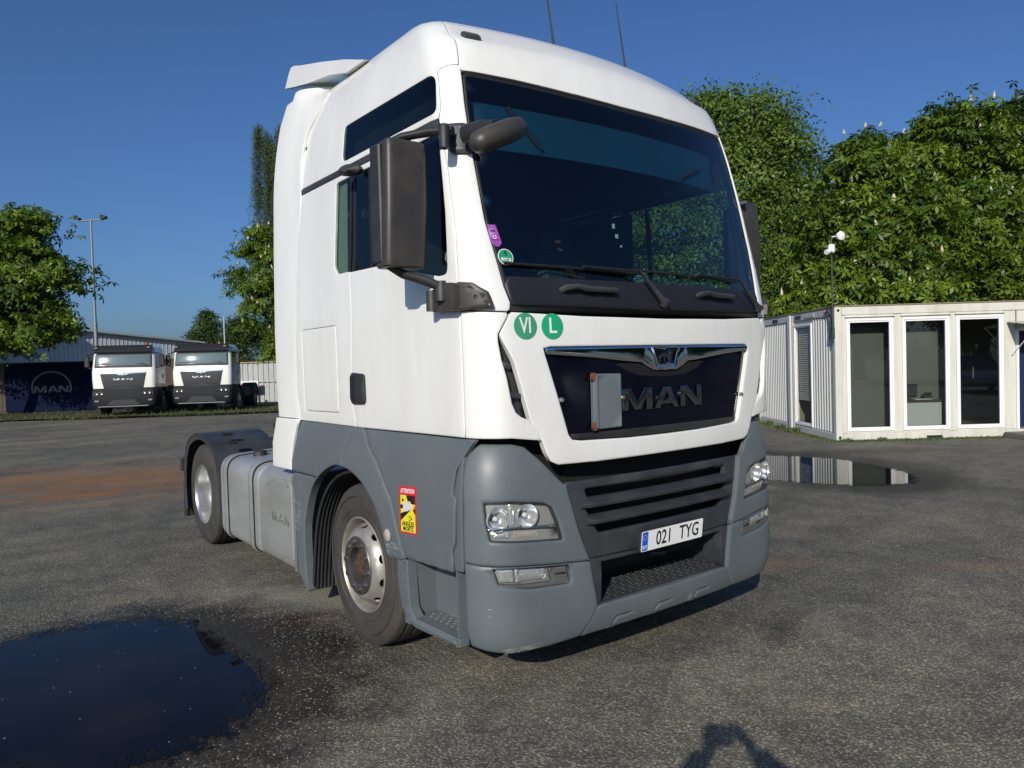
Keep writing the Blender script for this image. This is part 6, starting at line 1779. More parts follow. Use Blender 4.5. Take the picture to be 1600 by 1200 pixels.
for (E_, zE) in ((e0, gtop(0) - .06), (e1, gtop(L_) - .06)):
    vs = [q3(A_ + fr_, 5.45), q3(E_ + fr_, zE + .08), q3(E_ + dep, zE + .08), q3(A_ + dep, 5.45), q3(A_ + fr_, 5.30), q3(E_ + fr_, zE - .08), q3(E_ + dep, zE - .08), q3(A_ + dep, 5.30)]
    rf.add(vs, [(0, 1, 2, 3), (7, 6, 5, 4), (0, 4, 5, 1), (1, 5, 6, 2), (2, 6, 7, 3)])
rfo = rf.build('roof', HALLR, hall)
rv = MB(); c = A_ + gn * 12 + gd_ * 2.6
rv.box((c.x, c.y, 5.55), (2.6, 1.4, .75), Matrix.Rotation(math.atan2(gd_.y, gd_.x), 3, 'Z')); rv.build('roof_vent', HALLW, rfo)
sw = MB(); a, b = gx1, gx1 + dep
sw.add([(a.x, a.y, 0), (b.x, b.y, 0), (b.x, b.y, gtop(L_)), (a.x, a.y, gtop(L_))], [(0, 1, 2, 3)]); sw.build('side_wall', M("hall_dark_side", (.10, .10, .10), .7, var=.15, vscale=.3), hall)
for i in range(5):
    wq = MB(); c = a + (b - a) * (.05 + i * .10); d_ = (b - a).normalized(); wn_ = Vector((d_.y, -d_.x, 0))
    c = c + wn_ * .03
    wq.add([q3(c, 1.6), q3(c + d_ * 2.6, 1.6), q3(c + d_ * 2.6, 3.0), q3(c, 3.0)], [(0, 1, 2, 3)]); wq.build('window', M("hall_glass", (.03, .035, .04), .15) if i == 0 else bpy.data.materials["hall_glass"], hall)
# building with pinkish wall seen through the left tree
hb = empty('brick_house', (-9.5, 64, 0), R(-8), "pinkish-brown house with tall windows behind the left chestnut tree", 'house')
mb = MB(); mb.box((0, 0, 4.2), (17, 9, 8.4)); mb.build('wall', M("pink_render", (.24, .13, .11), .8, var=.1, vscale=.5), hb)
mb = MB(); mb.add([(-8.9, -5, 8.4), (8.9, -5, 8.4), (8.9, 5, 8.4), (-8.9, 5, 8.4), (-7, 0, 11), (7, 0, 11)], [(0, 1, 5, 4), (2, 3, 4, 5), (1, 2, 5), (3, 0, 4)]); mb.build('roof', M("red_brown_roof", (.13, .055, .045), .8, var=.2), hb)
for zz in (5.6, 2.0):
    for i in range(7):
        x = -7 + i * 2.3
        mb = MB(); mb.box((x, -4.53, zz), (1.1, .08, 1.5)); w = mb.build('window', M("house_frame", (.45, .45, .44), .5) if 'house_frame' not in bpy.data.materials else bpy.data.materials['house_frame'], hb)
        for sx in (-.26, .26):
            mb = MB(); mb.box((x + sx, -4.575, zz), (.42, .03, 1.34)); mb.build('pane', M("house_glass", (.06, .09, .12), .1) if 'house_glass' not in bpy.data.materials else bpy.data.materials['house_glass'], w)
# dark brown board fence with banner
FB = M("dark_brown_fence", (.050, .033, .022), .7, var=.3, vscale=.8, dirt=(.09, .07, .05), dirt_amt=.5, dscale=1)
F0, F1 = Vector((-8.6, 43.8, 0)), Vector((6.4, 34.6, 0))
fe = empty('board_fence', F0, math.atan2((F1 - F0).y, (F1 - F0).x), "long dark brown fence on the left, behind the chestnut tree", 'fence')
FL = (F1 - F0).length
nb = 60
proto = None
for i in range(nb):
    w = FL / nb
    if proto is None:
        mb = MB(); mb.box((w / 2, 0, 1.2), (w - .02, .03, 2.38)); proto = mb.build('fence_board', FB, fe)
    else:
        c = proto.copy(); COL.objects.link(c); c.location.x = i * w; c.location.y = .012 * (i % 2)
mb = MB(); mb.box((FL / 2, -.05, 2.40), (FL, .10, .05)); mb.build('top_rail', FB, fe)
mb = MB(); mb.box((FL / 2, -.03, 1.45), (FL, .03, .05)); mb.build('middle_rail', FB, fe)
NAVY = M("navy_banner", (.006, .010, .032), .9, spec=.1, var=.15)
SILV = M("banner_silver", (.10, .12, .14), .55)
bn = empty('banner', F0, math.atan2((F1 - F0).y, (F1 - F0).x), "navy banner with silver arc and letters on the brown fence", 'banner')
bx0 = 9.0; bx1 = 14.3
bp = lambda u, v, d: Vector((bx0 + u, -.09 - d, v))
mb = MB(); mb.prism([(0, .12), (bx1 - bx0, .12), (bx1 - bx0, 2.36), (0, 2.36)], bp, 0, .006); mb.build('banner_cloth', NAVY, bn)
arc = []
cx_, cz_ = 2.05, 1.22
for k in range(29): t = R(200 - 220 * k / 28); arc.append((cx_ + .90 * math.cos(t), cz_ + .78 * math.sin(t)))
arc2 = []
for k in range(29): t = R(200 - 220 * k / 28); arc2.append((cx_ + .82 * math.cos(t), cz_ + .70 * math.sin(t)))
mb = MB()
for k in range(28): mb.add([bp(*arc[k], .012), bp(*arc[k + 1], .012), bp(*arc2[k + 1], .012), bp(*arc2[k], .012)], [(0, 1, 2, 3)])
mb.build('banner_arc', SILV, bn)
for gl_, u0, w_ in ((GM, 1.28, .56), (GA, 1.88, .46), (GN, 2.36, .44)):
    patch('letter', bp, [(u0 + u * w_, 1.0 + v * .30) for u, v in gl_], SILV, bn, holes=[[(u0 + u * w_, 1.0 + v * .30) for u, v in q] for q in (GAH if gl_ is GA else ())], off=.012, th=.004, ch=0, step=1)
# pale corrugated fence on the right of the trucks
PF = M("pale_sheet_fence", (.40, .42, .44), .5, var=.06, vscale=.6, dirt=(.24, .22, .18), dirt_amt=.4, dscale=1.5)
G0, G1 = Vector((6.9, 39.5, 0)), Vector((18.0, 30.0, 0))
pf = empty('sheet_fence', (0, 0, 0), 0, "pale grey corrugated metal fence under the weeping birch", 'fence')
sheet_wall('fence_sheet', G0, G1, .05, 2.15, PF, pf, pitch=.28, depth=.05)
dG = (G1 - G0).normalized(); nG = Vector((dG.y, -dG.x, 0))
for z, mt_ in ((2.18, M("rust_cream_rail", (.34, .24, .12), .7, var=.3, vscale=2)), (1.15, PF)):
    mb = MB(); c = (G0 + G1) / 2 + nG * .08; mb.box((c.x, c.y, z), ((G1 - G0).length, .06, .06), Matrix.Rotation(math.atan2(dG.y, dG.x), 3, 'Z')); mb.build('fence_rail', mt_, pf)
sg_ = empty('white_sign', G0 + dG * 2.4 + nG * .6, math.atan2(dG.y, dG.x), "white sign board with red letters, partly hidden behind the truck", 'sign')
mb = MB(); mb.box((.9, 0, .95), (2.2, .04, .50)); mb.build('sign_board', PLATEW, sg_)
text_mesh('lettering', 'RCS', STKR, sg_, lambda u, v, d: Vector((.9 + u, -.022 - d, .92 + v)), .42, .004)
for x in (.1, 1.7):
    mb = MB(); mb.box((x, .03, .35), (.08, .05, .7)); mb.build('sign_post', PF, sg_)
# floodlight mast
fm = empty('floodlight_mast', (4.25, 48.5, 0), R(-37), "tall slim floodlight mast with two lamp heads above the trucks", 'lamp post')
mb = MB(); mb.tube([(0, 0, 0), (0, 0, 5.0), (0, 0, 5.02), (0, 0, 11.15)], [.13, .11, .085, .055], 10); mb.build('pole', M("mast_galvanised", (.24, .25, .25), .5, metal=.4), fm)
mb = MB(); mb.tube([(-.78, 0, 11.1), (.78, 0, 11.18)], .045, 8); mb.build('cross_arm', bpy.data.materials["mast_galvanised"], fm)
for x, r_ in ((-.78, 20), (.80, -14)):
    mb = MB(); mb.box((x, 0, 11.27), (.34, .30, .16), Matrix.Rotation(R(r_), 3, 'Y'), bev=.03); mb.box((x - .12, -.05, 11.33), (.16, .2, .22), bev=.02); mb.build('floodlight', FBL, fm)
tp = empty('thin_pole', (12.9, 52, 0), 0, "thin pale pole rising above the right parked truck", 'pole')
mb = MB(); mb.tube([(0, 0, 0), (0, 0, 5.6)], .05, 6); mb.tube([(-.03, 0, 5.55), (.06, 0, 5.62)], .06, 6); mb.build('pole', PF, tp)
# ------------------------------------------------------------------ trees
def leaf_material(name, dark, light, trans):
    m, nt, o = nodes_of(name)
    L = nt.links.new
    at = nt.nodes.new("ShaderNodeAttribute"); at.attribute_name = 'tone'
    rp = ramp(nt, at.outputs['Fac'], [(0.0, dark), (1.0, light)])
    df = nt.nodes.new("ShaderNodeBsdfPrincipled"); df.inputs['Roughness'].default_value = .45; df.inputs['Specular IOR Level'].default_value = .35
    L(rp.outputs[0], df.inputs['Base Color'])
    tr = nt.nodes.new("ShaderNodeBsdfTranslucent")
    hs = nt.nodes.new("ShaderNodeMix"); hs.data_type = 'RGBA'; hs.blend_type = 'MULTIPLY'; hs.inputs[0].default_value = 1; hs.inputs[7].default_value = (*trans, 1)
    L(rp.outputs[0], hs.inputs[6]); L(hs.outputs[2], tr.inputs[0])
    mx = nt.nodes.new("ShaderNodeMixShader"); mx.inputs[0].default_value = .33
    L(df.outputs[0], mx.inputs[1]); L(tr.outputs[0], mx.inputs[2]); L(mx.outputs[0], o.inputs[0])
    return m
CHEST = leaf_material("chestnut_leaf", (.044, .090, .012), (.180, .265, .022), (1.4, 1.5, .5))
LOCUST = leaf_material("light_leaf", (.060, .115, .018), (.17, .25, .040), (1.4, 1.5, .5))
BIRCH = leaf_material("birch_leaf", (.040, .068, .014), (.115, .16, .032), (1.4, 1.4, .7))
DARKL = leaf_material("far_leaf", (.030, .060, .014), (.070, .115, .022), (1.4, 1.5, .6))
BARK = M("tree_bark", (.060, .048, .036), .9, var=.3, vscale=4, bump=.5, bscale=20)
CANDLE = M("chestnut_blossom", (.50, .44, .33), .8, var=.1)
def rot_mats(nrm, spin):
    """orthonormal frames with z along nrm and random spin"""
    nrm = nrm / np.linalg.norm(nrm, axis=1, keepdims=True)
    ref = np.where(np.abs(nrm[:, 2:3]) < .9, np.array([[0, 0, 1.]]), np.array([[1., 0, 0]]))
    a = np.cross(nrm, ref); a /= np.linalg.norm(a, axis=1, keepdims=True)
    b = np.cross(nrm, a)
    c, s = np.cos(spin)[:, None], np.sin(spin)[:, None]
    x = a * c + b * s; y = -a * s + b * c
    return np.stack([x, y, nrm], axis=2)
def palmate(k=5, droop=.45):
    V, Fq = [], []
    for i in range(k):
        t = (i - (k - 1) / 2) * (2 * math.pi / (k + .8))
        l = 1.0 - .10 * abs(i - (k - 1) / 2); w = .19
        c, s = math.cos(t), math.sin(t)
        b = len(V)
        for (u, v, z) in ((0.04, 0, 0), (.62 * l, -w, -droop * .32), (l, 0, -droop), (.62 * l, w, -droop * .32), ):
            V.append((u * c - v * s, u * s + v * c, z))
        Fq.append((b, b + 1, b + 2, b + 3))
    return np.array(V), Fq
def sprig(k=4):
    V, Fq = [], []
    for i in range(k):
        t = i * 2.4; r = .25 + .18 * i
        c, s = math.cos(t), math.sin(t); b = len(V)
        for (u, v, z) in ((r - .22, 0, 0), (r, -.13, -.05), (r + .30, 0, -.16), (r, .13, -.05)):
            V.append((u * c - v * s, u * s + v * c, z + .06 * i))
        Fq.append((b, b + 1, b + 2, b + 3))
    return np.array(V), Fq
def leaves_mesh(name, base, pos, nrm, size, tone, mat, parent):
    V, Fq = base
    n = len(pos); Rm = rot_mats(nrm, RNG.uniform(0, 6.28, n))
    P_ = np.einsum('nij,kj->nki', Rm, V) * size[:, None, None] + pos[:, None, :]
    nv = len(V); nf = len(Fq)
    idx = (np.array(Fq)[None] + (np.arange(n) * nv)[:, None, None]).reshape(-1)
    me = bpy.data.meshes.new(name)
    me.vertices.add(n * nv); me.vertices.foreach_set('co', P_.ravel())
    me.loops.add(len(idx)); me.loops.foreach_set('vertex_index', idx.astype(np.int32))
    me.polygons.add(n * nf); me.polygons.foreach_set('loop_start', np.arange(0, n * nf * 4, 4, dtype=np.int32)); me.polygons.foreach_set('loop_total', np.full(n * nf, 4, dtype=np.int32))
    me.update()
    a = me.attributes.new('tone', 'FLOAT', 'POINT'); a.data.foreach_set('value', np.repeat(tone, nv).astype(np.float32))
    return link(name, me, mat, parent)
def tree(name, label, lobes, leaf, mat, size, n, base_xy, group=None, clump=.42, candles=0, trunk_r=.28, up=.55, gap=.0, fill=.07, tshape=None):
    """lobes: (x, y, z, r) world; crown = leaves in clumps over the lobes, trunk and limbs reach into them"""
    t = empty(name, (base_xy[0], base_xy[1], 0), 0, label, 'tree', group)
    o = np.array([base_xy[0], base_xy[1], 0.])
    Lb = np.array(lobes); C_ = Lb[:, :3] - o; r = Lb[:, 3]
    wgt = r**2 / (r**2).sum()
    nc = int(n / 52)
    li = RNG.choice(len(r), nc, p=wgt)
    d = RNG.normal(size=(nc, 3)); d /= np.linalg.norm(d, axis=1, keepdims=True)
    d[:, 2] = np.where((d[:, 2] < -.35) & (RNG.random(nc) < .5), -d[:, 2], d[:, 2])
    rad = r[li] * RNG.uniform(.70, 1.12, nc)
    cc = C_[li] + d * rad[:, None]
    # drop clumps buried deep inside other lobes
    keep = np.ones(nc, bool)
    for i in range(len(r)):
        keep &= ~((np.linalg.norm(cc - C_[i], axis=1) < r[i] * .62))
    cc, d, li = cc[keep], d[keep], li[keep]
    per = int(n * (1 - fill) / max(1, len(cc)))
    pos = np.repeat(cc, per, axis=0); dd = np.repeat(d, per, axis=0)
    cs = np.repeat(RNG.uniform(.6, 1.25, len(cc)), per) * clump
    off = RNG.normal(size=pos.shape); off[:, 2] *= .42; off[:, 2] -= .25 * (off[:, 0]**2 + off[:, 1]**2) * .5
    pos = pos + off * cs[:, None] * .68
    nrm = dd * .6 + np.array([0, 0, up]) + RNG.normal(size=pos.shape) * .42
    tone = np.clip(np.repeat(RNG.uniform(.1, .8, len(cc)), per) + RNG.normal(0, .2, len(pos)), 0, 1)
    # inner fill, leaf tone held dark to paint shade inside the crown
    nf = int(n * fill); l2 = RNG.choice(len(r), nf, p=wgt); q = RNG.normal(size=(nf, 3)); q /= np.linalg.norm(q, axis=1, keepdims=True)
    p2 = C_[l2] + q * (r[l2] * RNG.uniform(.2, .75, nf))[:, None]
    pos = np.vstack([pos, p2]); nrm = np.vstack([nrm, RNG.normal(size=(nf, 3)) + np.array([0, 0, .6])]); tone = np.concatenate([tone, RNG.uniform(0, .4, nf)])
    m = pos[:, 2] > .4
    pos, nrm, tone = pos[m], nrm[m], tone[m]
    sz = size * RNG.uniform(.65, 1.2, len(pos))
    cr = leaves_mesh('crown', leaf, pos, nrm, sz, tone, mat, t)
    # trunk and limbs
    top = C_.mean(axis=0); zt = max(1.2, C_[:, 2].min() - r.mean() * .3)
    mb = MB()
    bend = Vector((top[0] * .4, top[1] * .4, min(zt, C_[:, 2].mean())))
    mb.tube([(0, 0, -.1), Vector((0, 0, .5)), bend * .6, bend], [trunk_r * 1.35, trunk_r, trunk_r * .85, trunk_r * .65], 12)
    mb.build('trunk', BARK, t)
    for i in range(len(r)):
        mb = MB(); e = Vector(C_[i]); s = bend * RNG.uniform(.75, 1.0); mid = s.lerp(e, .5) + Vector(RNG.normal(0, .15, 3)); 
        mb.tube([s, mid, e], [trunk_r * .42, trunk_r * .25, trunk_r * .08], 7)
        for k in range(3):
            e2 = e + Vector(RNG.normal(0, 1, 3)) * float(r[i]) * .5; mb.tube([mid.lerp(e, .4), e2], [trunk_r * .14, trunk_r * .04], 5)
        mb.build('limb', BARK, t)
    if candles:
        ids = RNG.choice(len(cc), min(candles, len(cc)), replace=False)
        mb = MB()
        for i in ids:
            if d[i][2] < -.2: continue
            p = Vector(cc[i] + d[i] * clump * .55) + Vector((0, 0, .05)); h = RNG.uniform(.13, .22); a = RNG.uniform(0, 1)
            lean = Vector((RNG.normal(0, .12), RNG.normal(0, .12), 1))
            vs = []
            for zz, rr_ in ((0, .030), (.25, .045), (.6, .030), (1, .005)):
                for k in range(5): t_ = a + k * 1.2566; vs.append(p + lean * (h * zz) + Vector((math.cos(t_) * rr_, math.sin(t_) * rr_, 0)))
            fs = [(j * 5 + k, j * 5 + (k + 1) % 5, (j + 1) * 5 + (k + 1) % 5, (j + 1) * 5 + k) for j in range(3) for k in range(5)]
            mb.add(vs, fs)
        tag(mb.build('blossom_candles', CANDLE, t), kind='stuff')
    return t
PAL = palmate(); SPR = sprig()
LA = [(18.44, 13.63, 10.0, 1.35), (19.68, 12.67, 9.95, 1.35), (20.64, 11.91, 9.24, 1.08), (19.25, 12.93, 7.95, 1.68), (20.56, 11.91, 7.45, 1.23), (19.87, 12.38, 5.68, 1.68), (20.72, 11.69, 4.75, 1.35), (19.97, 12.23, 3.88, 1.35), (18.02, 13.89, 8.44, 1.35), (18.47, 13.47, 6.4, 1.57), (17.2, 14.6, 4.6, 1.6), (16.3, 15.2, 6.5, 1.6), (18.3, 13.5, 3.6, 1.5), (19.0, 13.0, 2.4, 1.3)]
LB = [(16.54, 7.41, 7.03, 0.83), (15.95, 7.83, 6.1, 0.73), (15.79, 7.91, 4.72, 0.78), (15.85, 7.82, 3.51, 0.78), (16.92, 7.09, 6.24, 0.95), (16.6, 7.3, 5.21, 1.3), (17.44, 6.67, 5.53, 1.12), (16.26, 7.5, 3.67, 1.04), (17.23, 6.77, 3.81, 1.21), (15.6, 8.3, 2.9, .9)]
LC = [(20.87, 6.64, 8.04, 1.18), (20.02, 7.28, 7.31, 0.95), (21.66, 6.0, 7.06, 1.42), (20.85, 6.57, 5.66, 1.71), (20.05, 7.15, 4.36, 1.42), (21.7, 5.87, 4.11, 1.52), (22.52, 5.3, 5.79, 1.52), (22.89, 4.95, 3.88, 1.52), (20.9, 6.6, 2.9, 1.5), (23.9, 4.3, 4.9, 1.6)]
LD = [(29.3, 7.82, 10.17, 1.16), (30.22, 7.08, 9.29, 1.69), (28.51, 8.41, 9.72, 0.97), (31.15, 6.34, 8.53, 1.69), (29.5, 7.8, 6.9, 1.9), (28, 9, 6, 1.9), (27, 10, 7.5, 1.5), (31, 6.4, 6.0, 2.0)]
shr = lambda L_, k, dz: [(x, y, z - dz, r * k) for x, y, z, r in L_]
LA = shr(LA, .84, .10); LB = shr(LB, .82, .18); LC = shr(LC, .84, .15); LD = shr(LD, .85, .1)
LA[2] = (20.2, 12.25, 8.9, .85); LB[1] = (16.0, 7.8, 5.3, .6)
tree('ash_tree', "tall airy light green tree rising just right of the truck cab", LA, SPR, LOCUST, .30, 24000, (18.9, 13.1), clump=.80, trunk_r=.26, up=.35, fill=.06)
tree('chestnut_tree', "flowering chestnut tree directly behind the mast and cabin corner", LB, PAL, CHEST, .215, 13000, (16.6, 7.4), 'flowering horse chestnut trees', clump=.58, candles=90, trunk_r=.25)
tree('chestnut_tree', "big flowering chestnut tree behind the cabin at the right edge", LC, PAL, CHEST, .225, 20000, (21.3, 6.3), 'flowering horse chestnut trees', clump=.62, candles=120, trunk_r=.32)
tree('chestnut_tree', "darker treetop showing above the others in the upper right corner", LD, PAL, DARKL, .30, 7500, (29.8, 7.3), clump=.75, trunk_r=.3)
LL = [(-1.37, 26.17, 6.09, 1.14), (-0.28, 25.35, 6.63, 0.58), (-0.65, 25.6, 5.44, 1.04), (0.18, 24.94, 4.96, 0.79), (-0.71, 25.6, 4.2, 1.35), (-1.53, 26.23, 4.02, 1.55), (-0.16, 25.15, 3.56, 0.87), (-2.63, 27.12, 5.31, 1.97), (-2.41, 27.0, 6.55, 0.93), (0.27, 24.84, 3.96, 0.52), (.45, 24.9, 4.45, .35), (-3.6, 27.9, 4.4, 1.6)]
LL = [(-.75 + CAM_POS.x + (x - CAM_POS.x) * 1.3, .58 + CAM_POS.y + (y - CAM_POS.y) * 1.3, 1.74 + (z - 1.74) * 1.3, r * 1.22) for x, y, z, r in LL]
tree('chestnut_tree', "bright green chestnut tree hanging over the fence at the left edge", LL, PAL, CHEST, .28, 11500, (-3.3, 36.6), clump=.72, candles=14, trunk_r=.24)
LK = [(8.71, 33.65, 8.4, 0.44), (8.55, 33.74, 7.31, 0.81), (8.01, 34.11, 6.25, 0.62), (9.11, 33.26, 6.05, 1.24), (9.77, 32.79, 6.96, 1.09), (9.16, 33.15, 4.18, 1.24), (8.57, 33.63, 4.83, 0.62), (9.85, 32.58, 2.91, 1.24), (10.8, 32.0, 5.0, 1.6), (11.5, 31.6, 3.6, 1.5)]
LK = [(x + .50, y - .39, z, r) for x, y, z, r in LK]
tree('chestnut_tree', "flowering chestnut tree beside the truck cab, below the weeping birch", LK, PAL, CHEST, .23, 7000, (10.6, 32.4), 'flowering horse chestnut trees', clump=.55, candles=150, trunk_r=.2)
LF1 = [(16.8, 70.23, 5.91, 0.97), (16.6, 70.33, 4.53, 1.33), (17.71, 69.49, 4.49, 0.97), (16.75, 70.3, 6.9, .5)]
tree('far_tree', "small pointed tree behind the roof of the right parked truck", LF1, SPR, DARKL, .45, 2200, (16.8, 70.2), clump=.6, trunk_r=.15)
LF2 = [(16.19, 60.58, 4.94, 0.96), (17.05, 59.93, 5.18, 1.07), (16.35, 60.41, 3.6, 1.34), (18.5, 59, 4.2, 1.6)]
tree('far_tree', "dark bushy tree right of the small pointed one, above the parked truck", LF2, SPR, DARKL, .45, 3200, (16.9, 60.2), clump=.7, trunk_r=.2)
# weeping birch: curtains of fine hanging twigs
def birch():
    bx, by = 12.6, 38.9
    t = empty('weeping_birch', (bx, by, 0), 0, "tall weeping birch with hanging twigs at the left edge of the cab", 'tree')
    heads = [((11.45, 39.25, 15.4), .42), ((11.85, 38.95, 14.9), .62), ((12.7, 38.6, 15.2), .9), ((11.40, 39.4, 12.6), .32), ((12.05, 38.8, 12.6), .62), ((12.7, 38.5, 12.0), .8), ((11.95, 38.7, 10.4), .5), ((12.5, 38.5, 9.6), .9), ((12.3, 38.6, 7.4), .8)]
    P_, T_, S_ = [], [], []
    tw = MB()
    for (hx, hy, hz), r in heads:
        for k in range(int(70 * r * r + 16)):
            a, q = RNG.uniform(0, 6.28), min(1.25, abs(RNG.normal(0, .52))) * r
            x, y = hx + math.cos(a) * q, hy + math.sin(a) * q; z = hz + math.sqrt(max(0, r * r - q * q)) * .7 - abs(RNG.normal(0, .45)) - .5 * q
            L_ = RNG.uniform(1.2, 5.6); st = int(L_ / .085); tone = RNG.uniform(.1, .9)
            sx, sy = RNG.normal(0, .075), RNG.normal(0, .075)
            for i in range(st):
                f = i * .085
                P_.append((x + sx * f + RNG.normal(0, .07) - bx, y + sy * f + RNG.normal(0, .07) - by, z - f)); T_.append(min(1, max(0, tone + RNG.normal(0, .2)))); S_.append(RNG.uniform(.12, .20))
            tw.tube([(x - bx, y - by, z), (x + sx * L_ - bx, y + sy * L_ - by, z - L_)], .0045, 3, caps=False)
    P_ = np.array(P_); nrm = RNG.normal(size=P_.shape) + np.array([0, -.4, 0])
    leaves_mesh('crown', SPR, P_, nrm, np.array(S_), np.array(T_), BIRCH, t)
    tag(tw.build('hanging_twigs', BARK, t), kind='stuff')
    mb = MB(); mb.tube([(0, 0, 0), (.1, 0, 5), (-.1, .1, 10), (.1, 0, 14.5)], [.28, .22, .15, .05], 10); mb.build('trunk', M("birch_bark", (.35, .33, .30), .8, var=.4, vscale=3), t)
    for (hx, hy, hz), r in heads:
        mb = MB(); e = Vector((hx - bx, hy - by, hz)); mb.tube([(0, 0, hz - 2.4), (e * .5).lerp(Vector((0, 0, hz)), .5), e], [.07, .05, .02], 6); mb.build('limb', BARK, t)
birch()
# trees behind the photographer: seen only as reflections in glass and chrome
def clone(src, loc, rz, sc, label):
    c = copy_tree(src); c.location = loc; c.rotation_euler = (0, 0, rz); c.scale = (sc,) * 3; c['label'] = label
    if 'group' in c: del c['group']
    return c
# ------------------------------------------------------------------ surroundings behind the camera
src = [o for o in bpy.data.objects if o.parent is None and o.name.startswith('chestnut_tree')]
big = [o for o in src if 'right edge' in o['label']][0]
for k, (x, y, rz, s) in enumerate(((9, -29, 40, 1.15), (16, -27, 160, 1.0), (23, -24, 250, 1.2), (30, -19, 80, 1.1), (37, -13, 300, 1.2), (2, -31, 200, 1.1), (43, -5, 20, 1.3))):
    c = copy_tree(big); c.location = (x, y, 0); c.rotation_euler = (0, 0, R(rz)); c.scale = (s, s, s)
    c['label'] = "chestnut tree on the far side of the yard, behind the photographer"; c['group'] = 'trees behind the photographer'
# silver car that the cabin window mirrors
car = empty('parked_car', (10.4, -15.5, 0), R(75), "silver hatchback parked on the open side of the yard, mirrored in the cabin window", 'car')
SIL = M("silver_car_paint", (.42, .43, .45), .25, metal=.5, coat=.8)
mb = MB(); st = [(-2.1, .35, .62, .70), (-2.15, .55, .80, .80), (-1.9, .35, .95, .86), (-1.2, .30, 1.0, .88), (0, .30, .98, .89), (1.1, .30, .93, .88), (1.8, .32, .80, .82), (2.1, .42, .62, .70)]
rows = []
for x, z0, z1, w in st: rows.append([Vector((x, -w, z0)), Vector((x, -w * 1.02, (z0 + z1) / 2)), Vector((x, -w * .93, z1)), Vector((x, w * .93, z1)), Vector((x, w * 1.02, (z0 + z1) / 2)), Vector((x, w, z0))])
vs = [p for r_ in rows for p in r_]; fs = [(i * 6 + j, i * 6 + (j + 1) % 6, (i + 1) * 6 + (j + 1) % 6, (i + 1) * 6 + j) for i in range(len(rows) - 1) for j in range(6)] + [list(range(6)), [42 + j for j in range(6)][::-1]]
mb.add(vs, fs, True); mb.build('body', SIL, car, sharp=35)
mb = MB(); rows = [[Vector((x, -w, z)), Vector((x, w, z))] for x, w, z in ((-1.95, .78, .94), (-1.5, .62, 1.42), (-.9, .62, 1.50), (.1, .62, 1.46), (1.05, .76, .95))]
vs = [p for r_ in rows for p in r_]; fs = [(2 * i, 2 * i + 1, 2 * i + 3, 2 * i + 2) for i in range(4)] + [(0, 2, 4, 6, 8), (9, 7, 5, 3, 1), (8, 9, 1, 0)]
mb.add(vs, fs); mb.build('greenhouse', M("car_glass", (.015, .018, .02), .06, spec=.8), car)
mb = MB(); mb.box((-.45, 0, 1.50), (1.15, 1.20, .03), bev=.01); mb.build('roof', SIL, car)
for x in (-1.35, 1.3):
    for y in (-.80, .80):
        w = empty('wheel'); w.parent = car
        mb = MB(); mb.lathe([(y - .1, .20), (y - .1, .31), (y + .1, .31), (y + .1, .20)], (x, 0, .31), 'y', 20); mb.build('tyre', RUBBER, w)
        mb = MB(); mb.lathe([(y * 1.10, .001), (y * 1.11, .10), (y * 1.09, .20)], (x, 0, .31), 'y', 16); mb.build('rim', ALU, w)
for y in (-.68, .68):
    mb = MB(); mb.box((2.03, y, .68), (.14, .26, .13), bev=.03); mb.build('headlight', LAMPG, car)
    mb = MB(); mb.box((-2.10, y, .78), (.10, .22, .16), bev=.03); mb.build('tail_light', STKR, car)

# ------------------------------------------------------------------ the photographer (outside the frame, casts the shadow in the foreground)
def skin_body(name, joints, bones, mat, parent, root=0, sub=2):
    me = bpy.data.meshes.new(name)
    me.from_pydata([j[0] for j in joints], bones, [])
    me.update()
    o = bpy.data.objects.new(name, me); COL.objects.link(o)
    sk = o.modifiers.new('skin', 'SKIN'); sk.use_smooth_shade = True
    if not me.skin_vertices: me.skin_vertices.new()
    for i, j in enumerate(joints):
        r_ = j[1] if hasattr(j[1], '__len__') else (j[1], j[1])
        me.skin_vertices[0].data[i].radius = r_
        me.skin_vertices[0].data[i].use_root = (i == root)
    ss = o.modifiers.new('sub', 'SUBSURF'); ss.levels = ss.render_levels = sub
    bpy.context.view_layer.update()
    dg = bpy.context.evaluated_depsgraph_get()
    m2 = bpy.data.meshes.new_from_object(o.evaluated_get(dg))
    bpy.data.objects.remove(o); bpy.data.meshes.remove(me)
    m2.polygons.foreach_set('use_smooth', [True] * len(m2.polygons))
    m2.name = name
    m2.materials.clear()
    return link(name, m2, mat, parent)
FWD = Vector((_fwd.x, _fwd.y, 0)).normalized()
RT = Vector((FWD.y, -FWD.x, 0))
pbase = Vector((CAM_POS.x, CAM_POS.y, 0)) - FWD * .575 + RT * .20
person = empty('person', pbase, math.atan2(FWD.y, FWD.x) - math.pi / 2, "photographer in dark jacket and jeans holding a camera up, outside the frame", 'person')
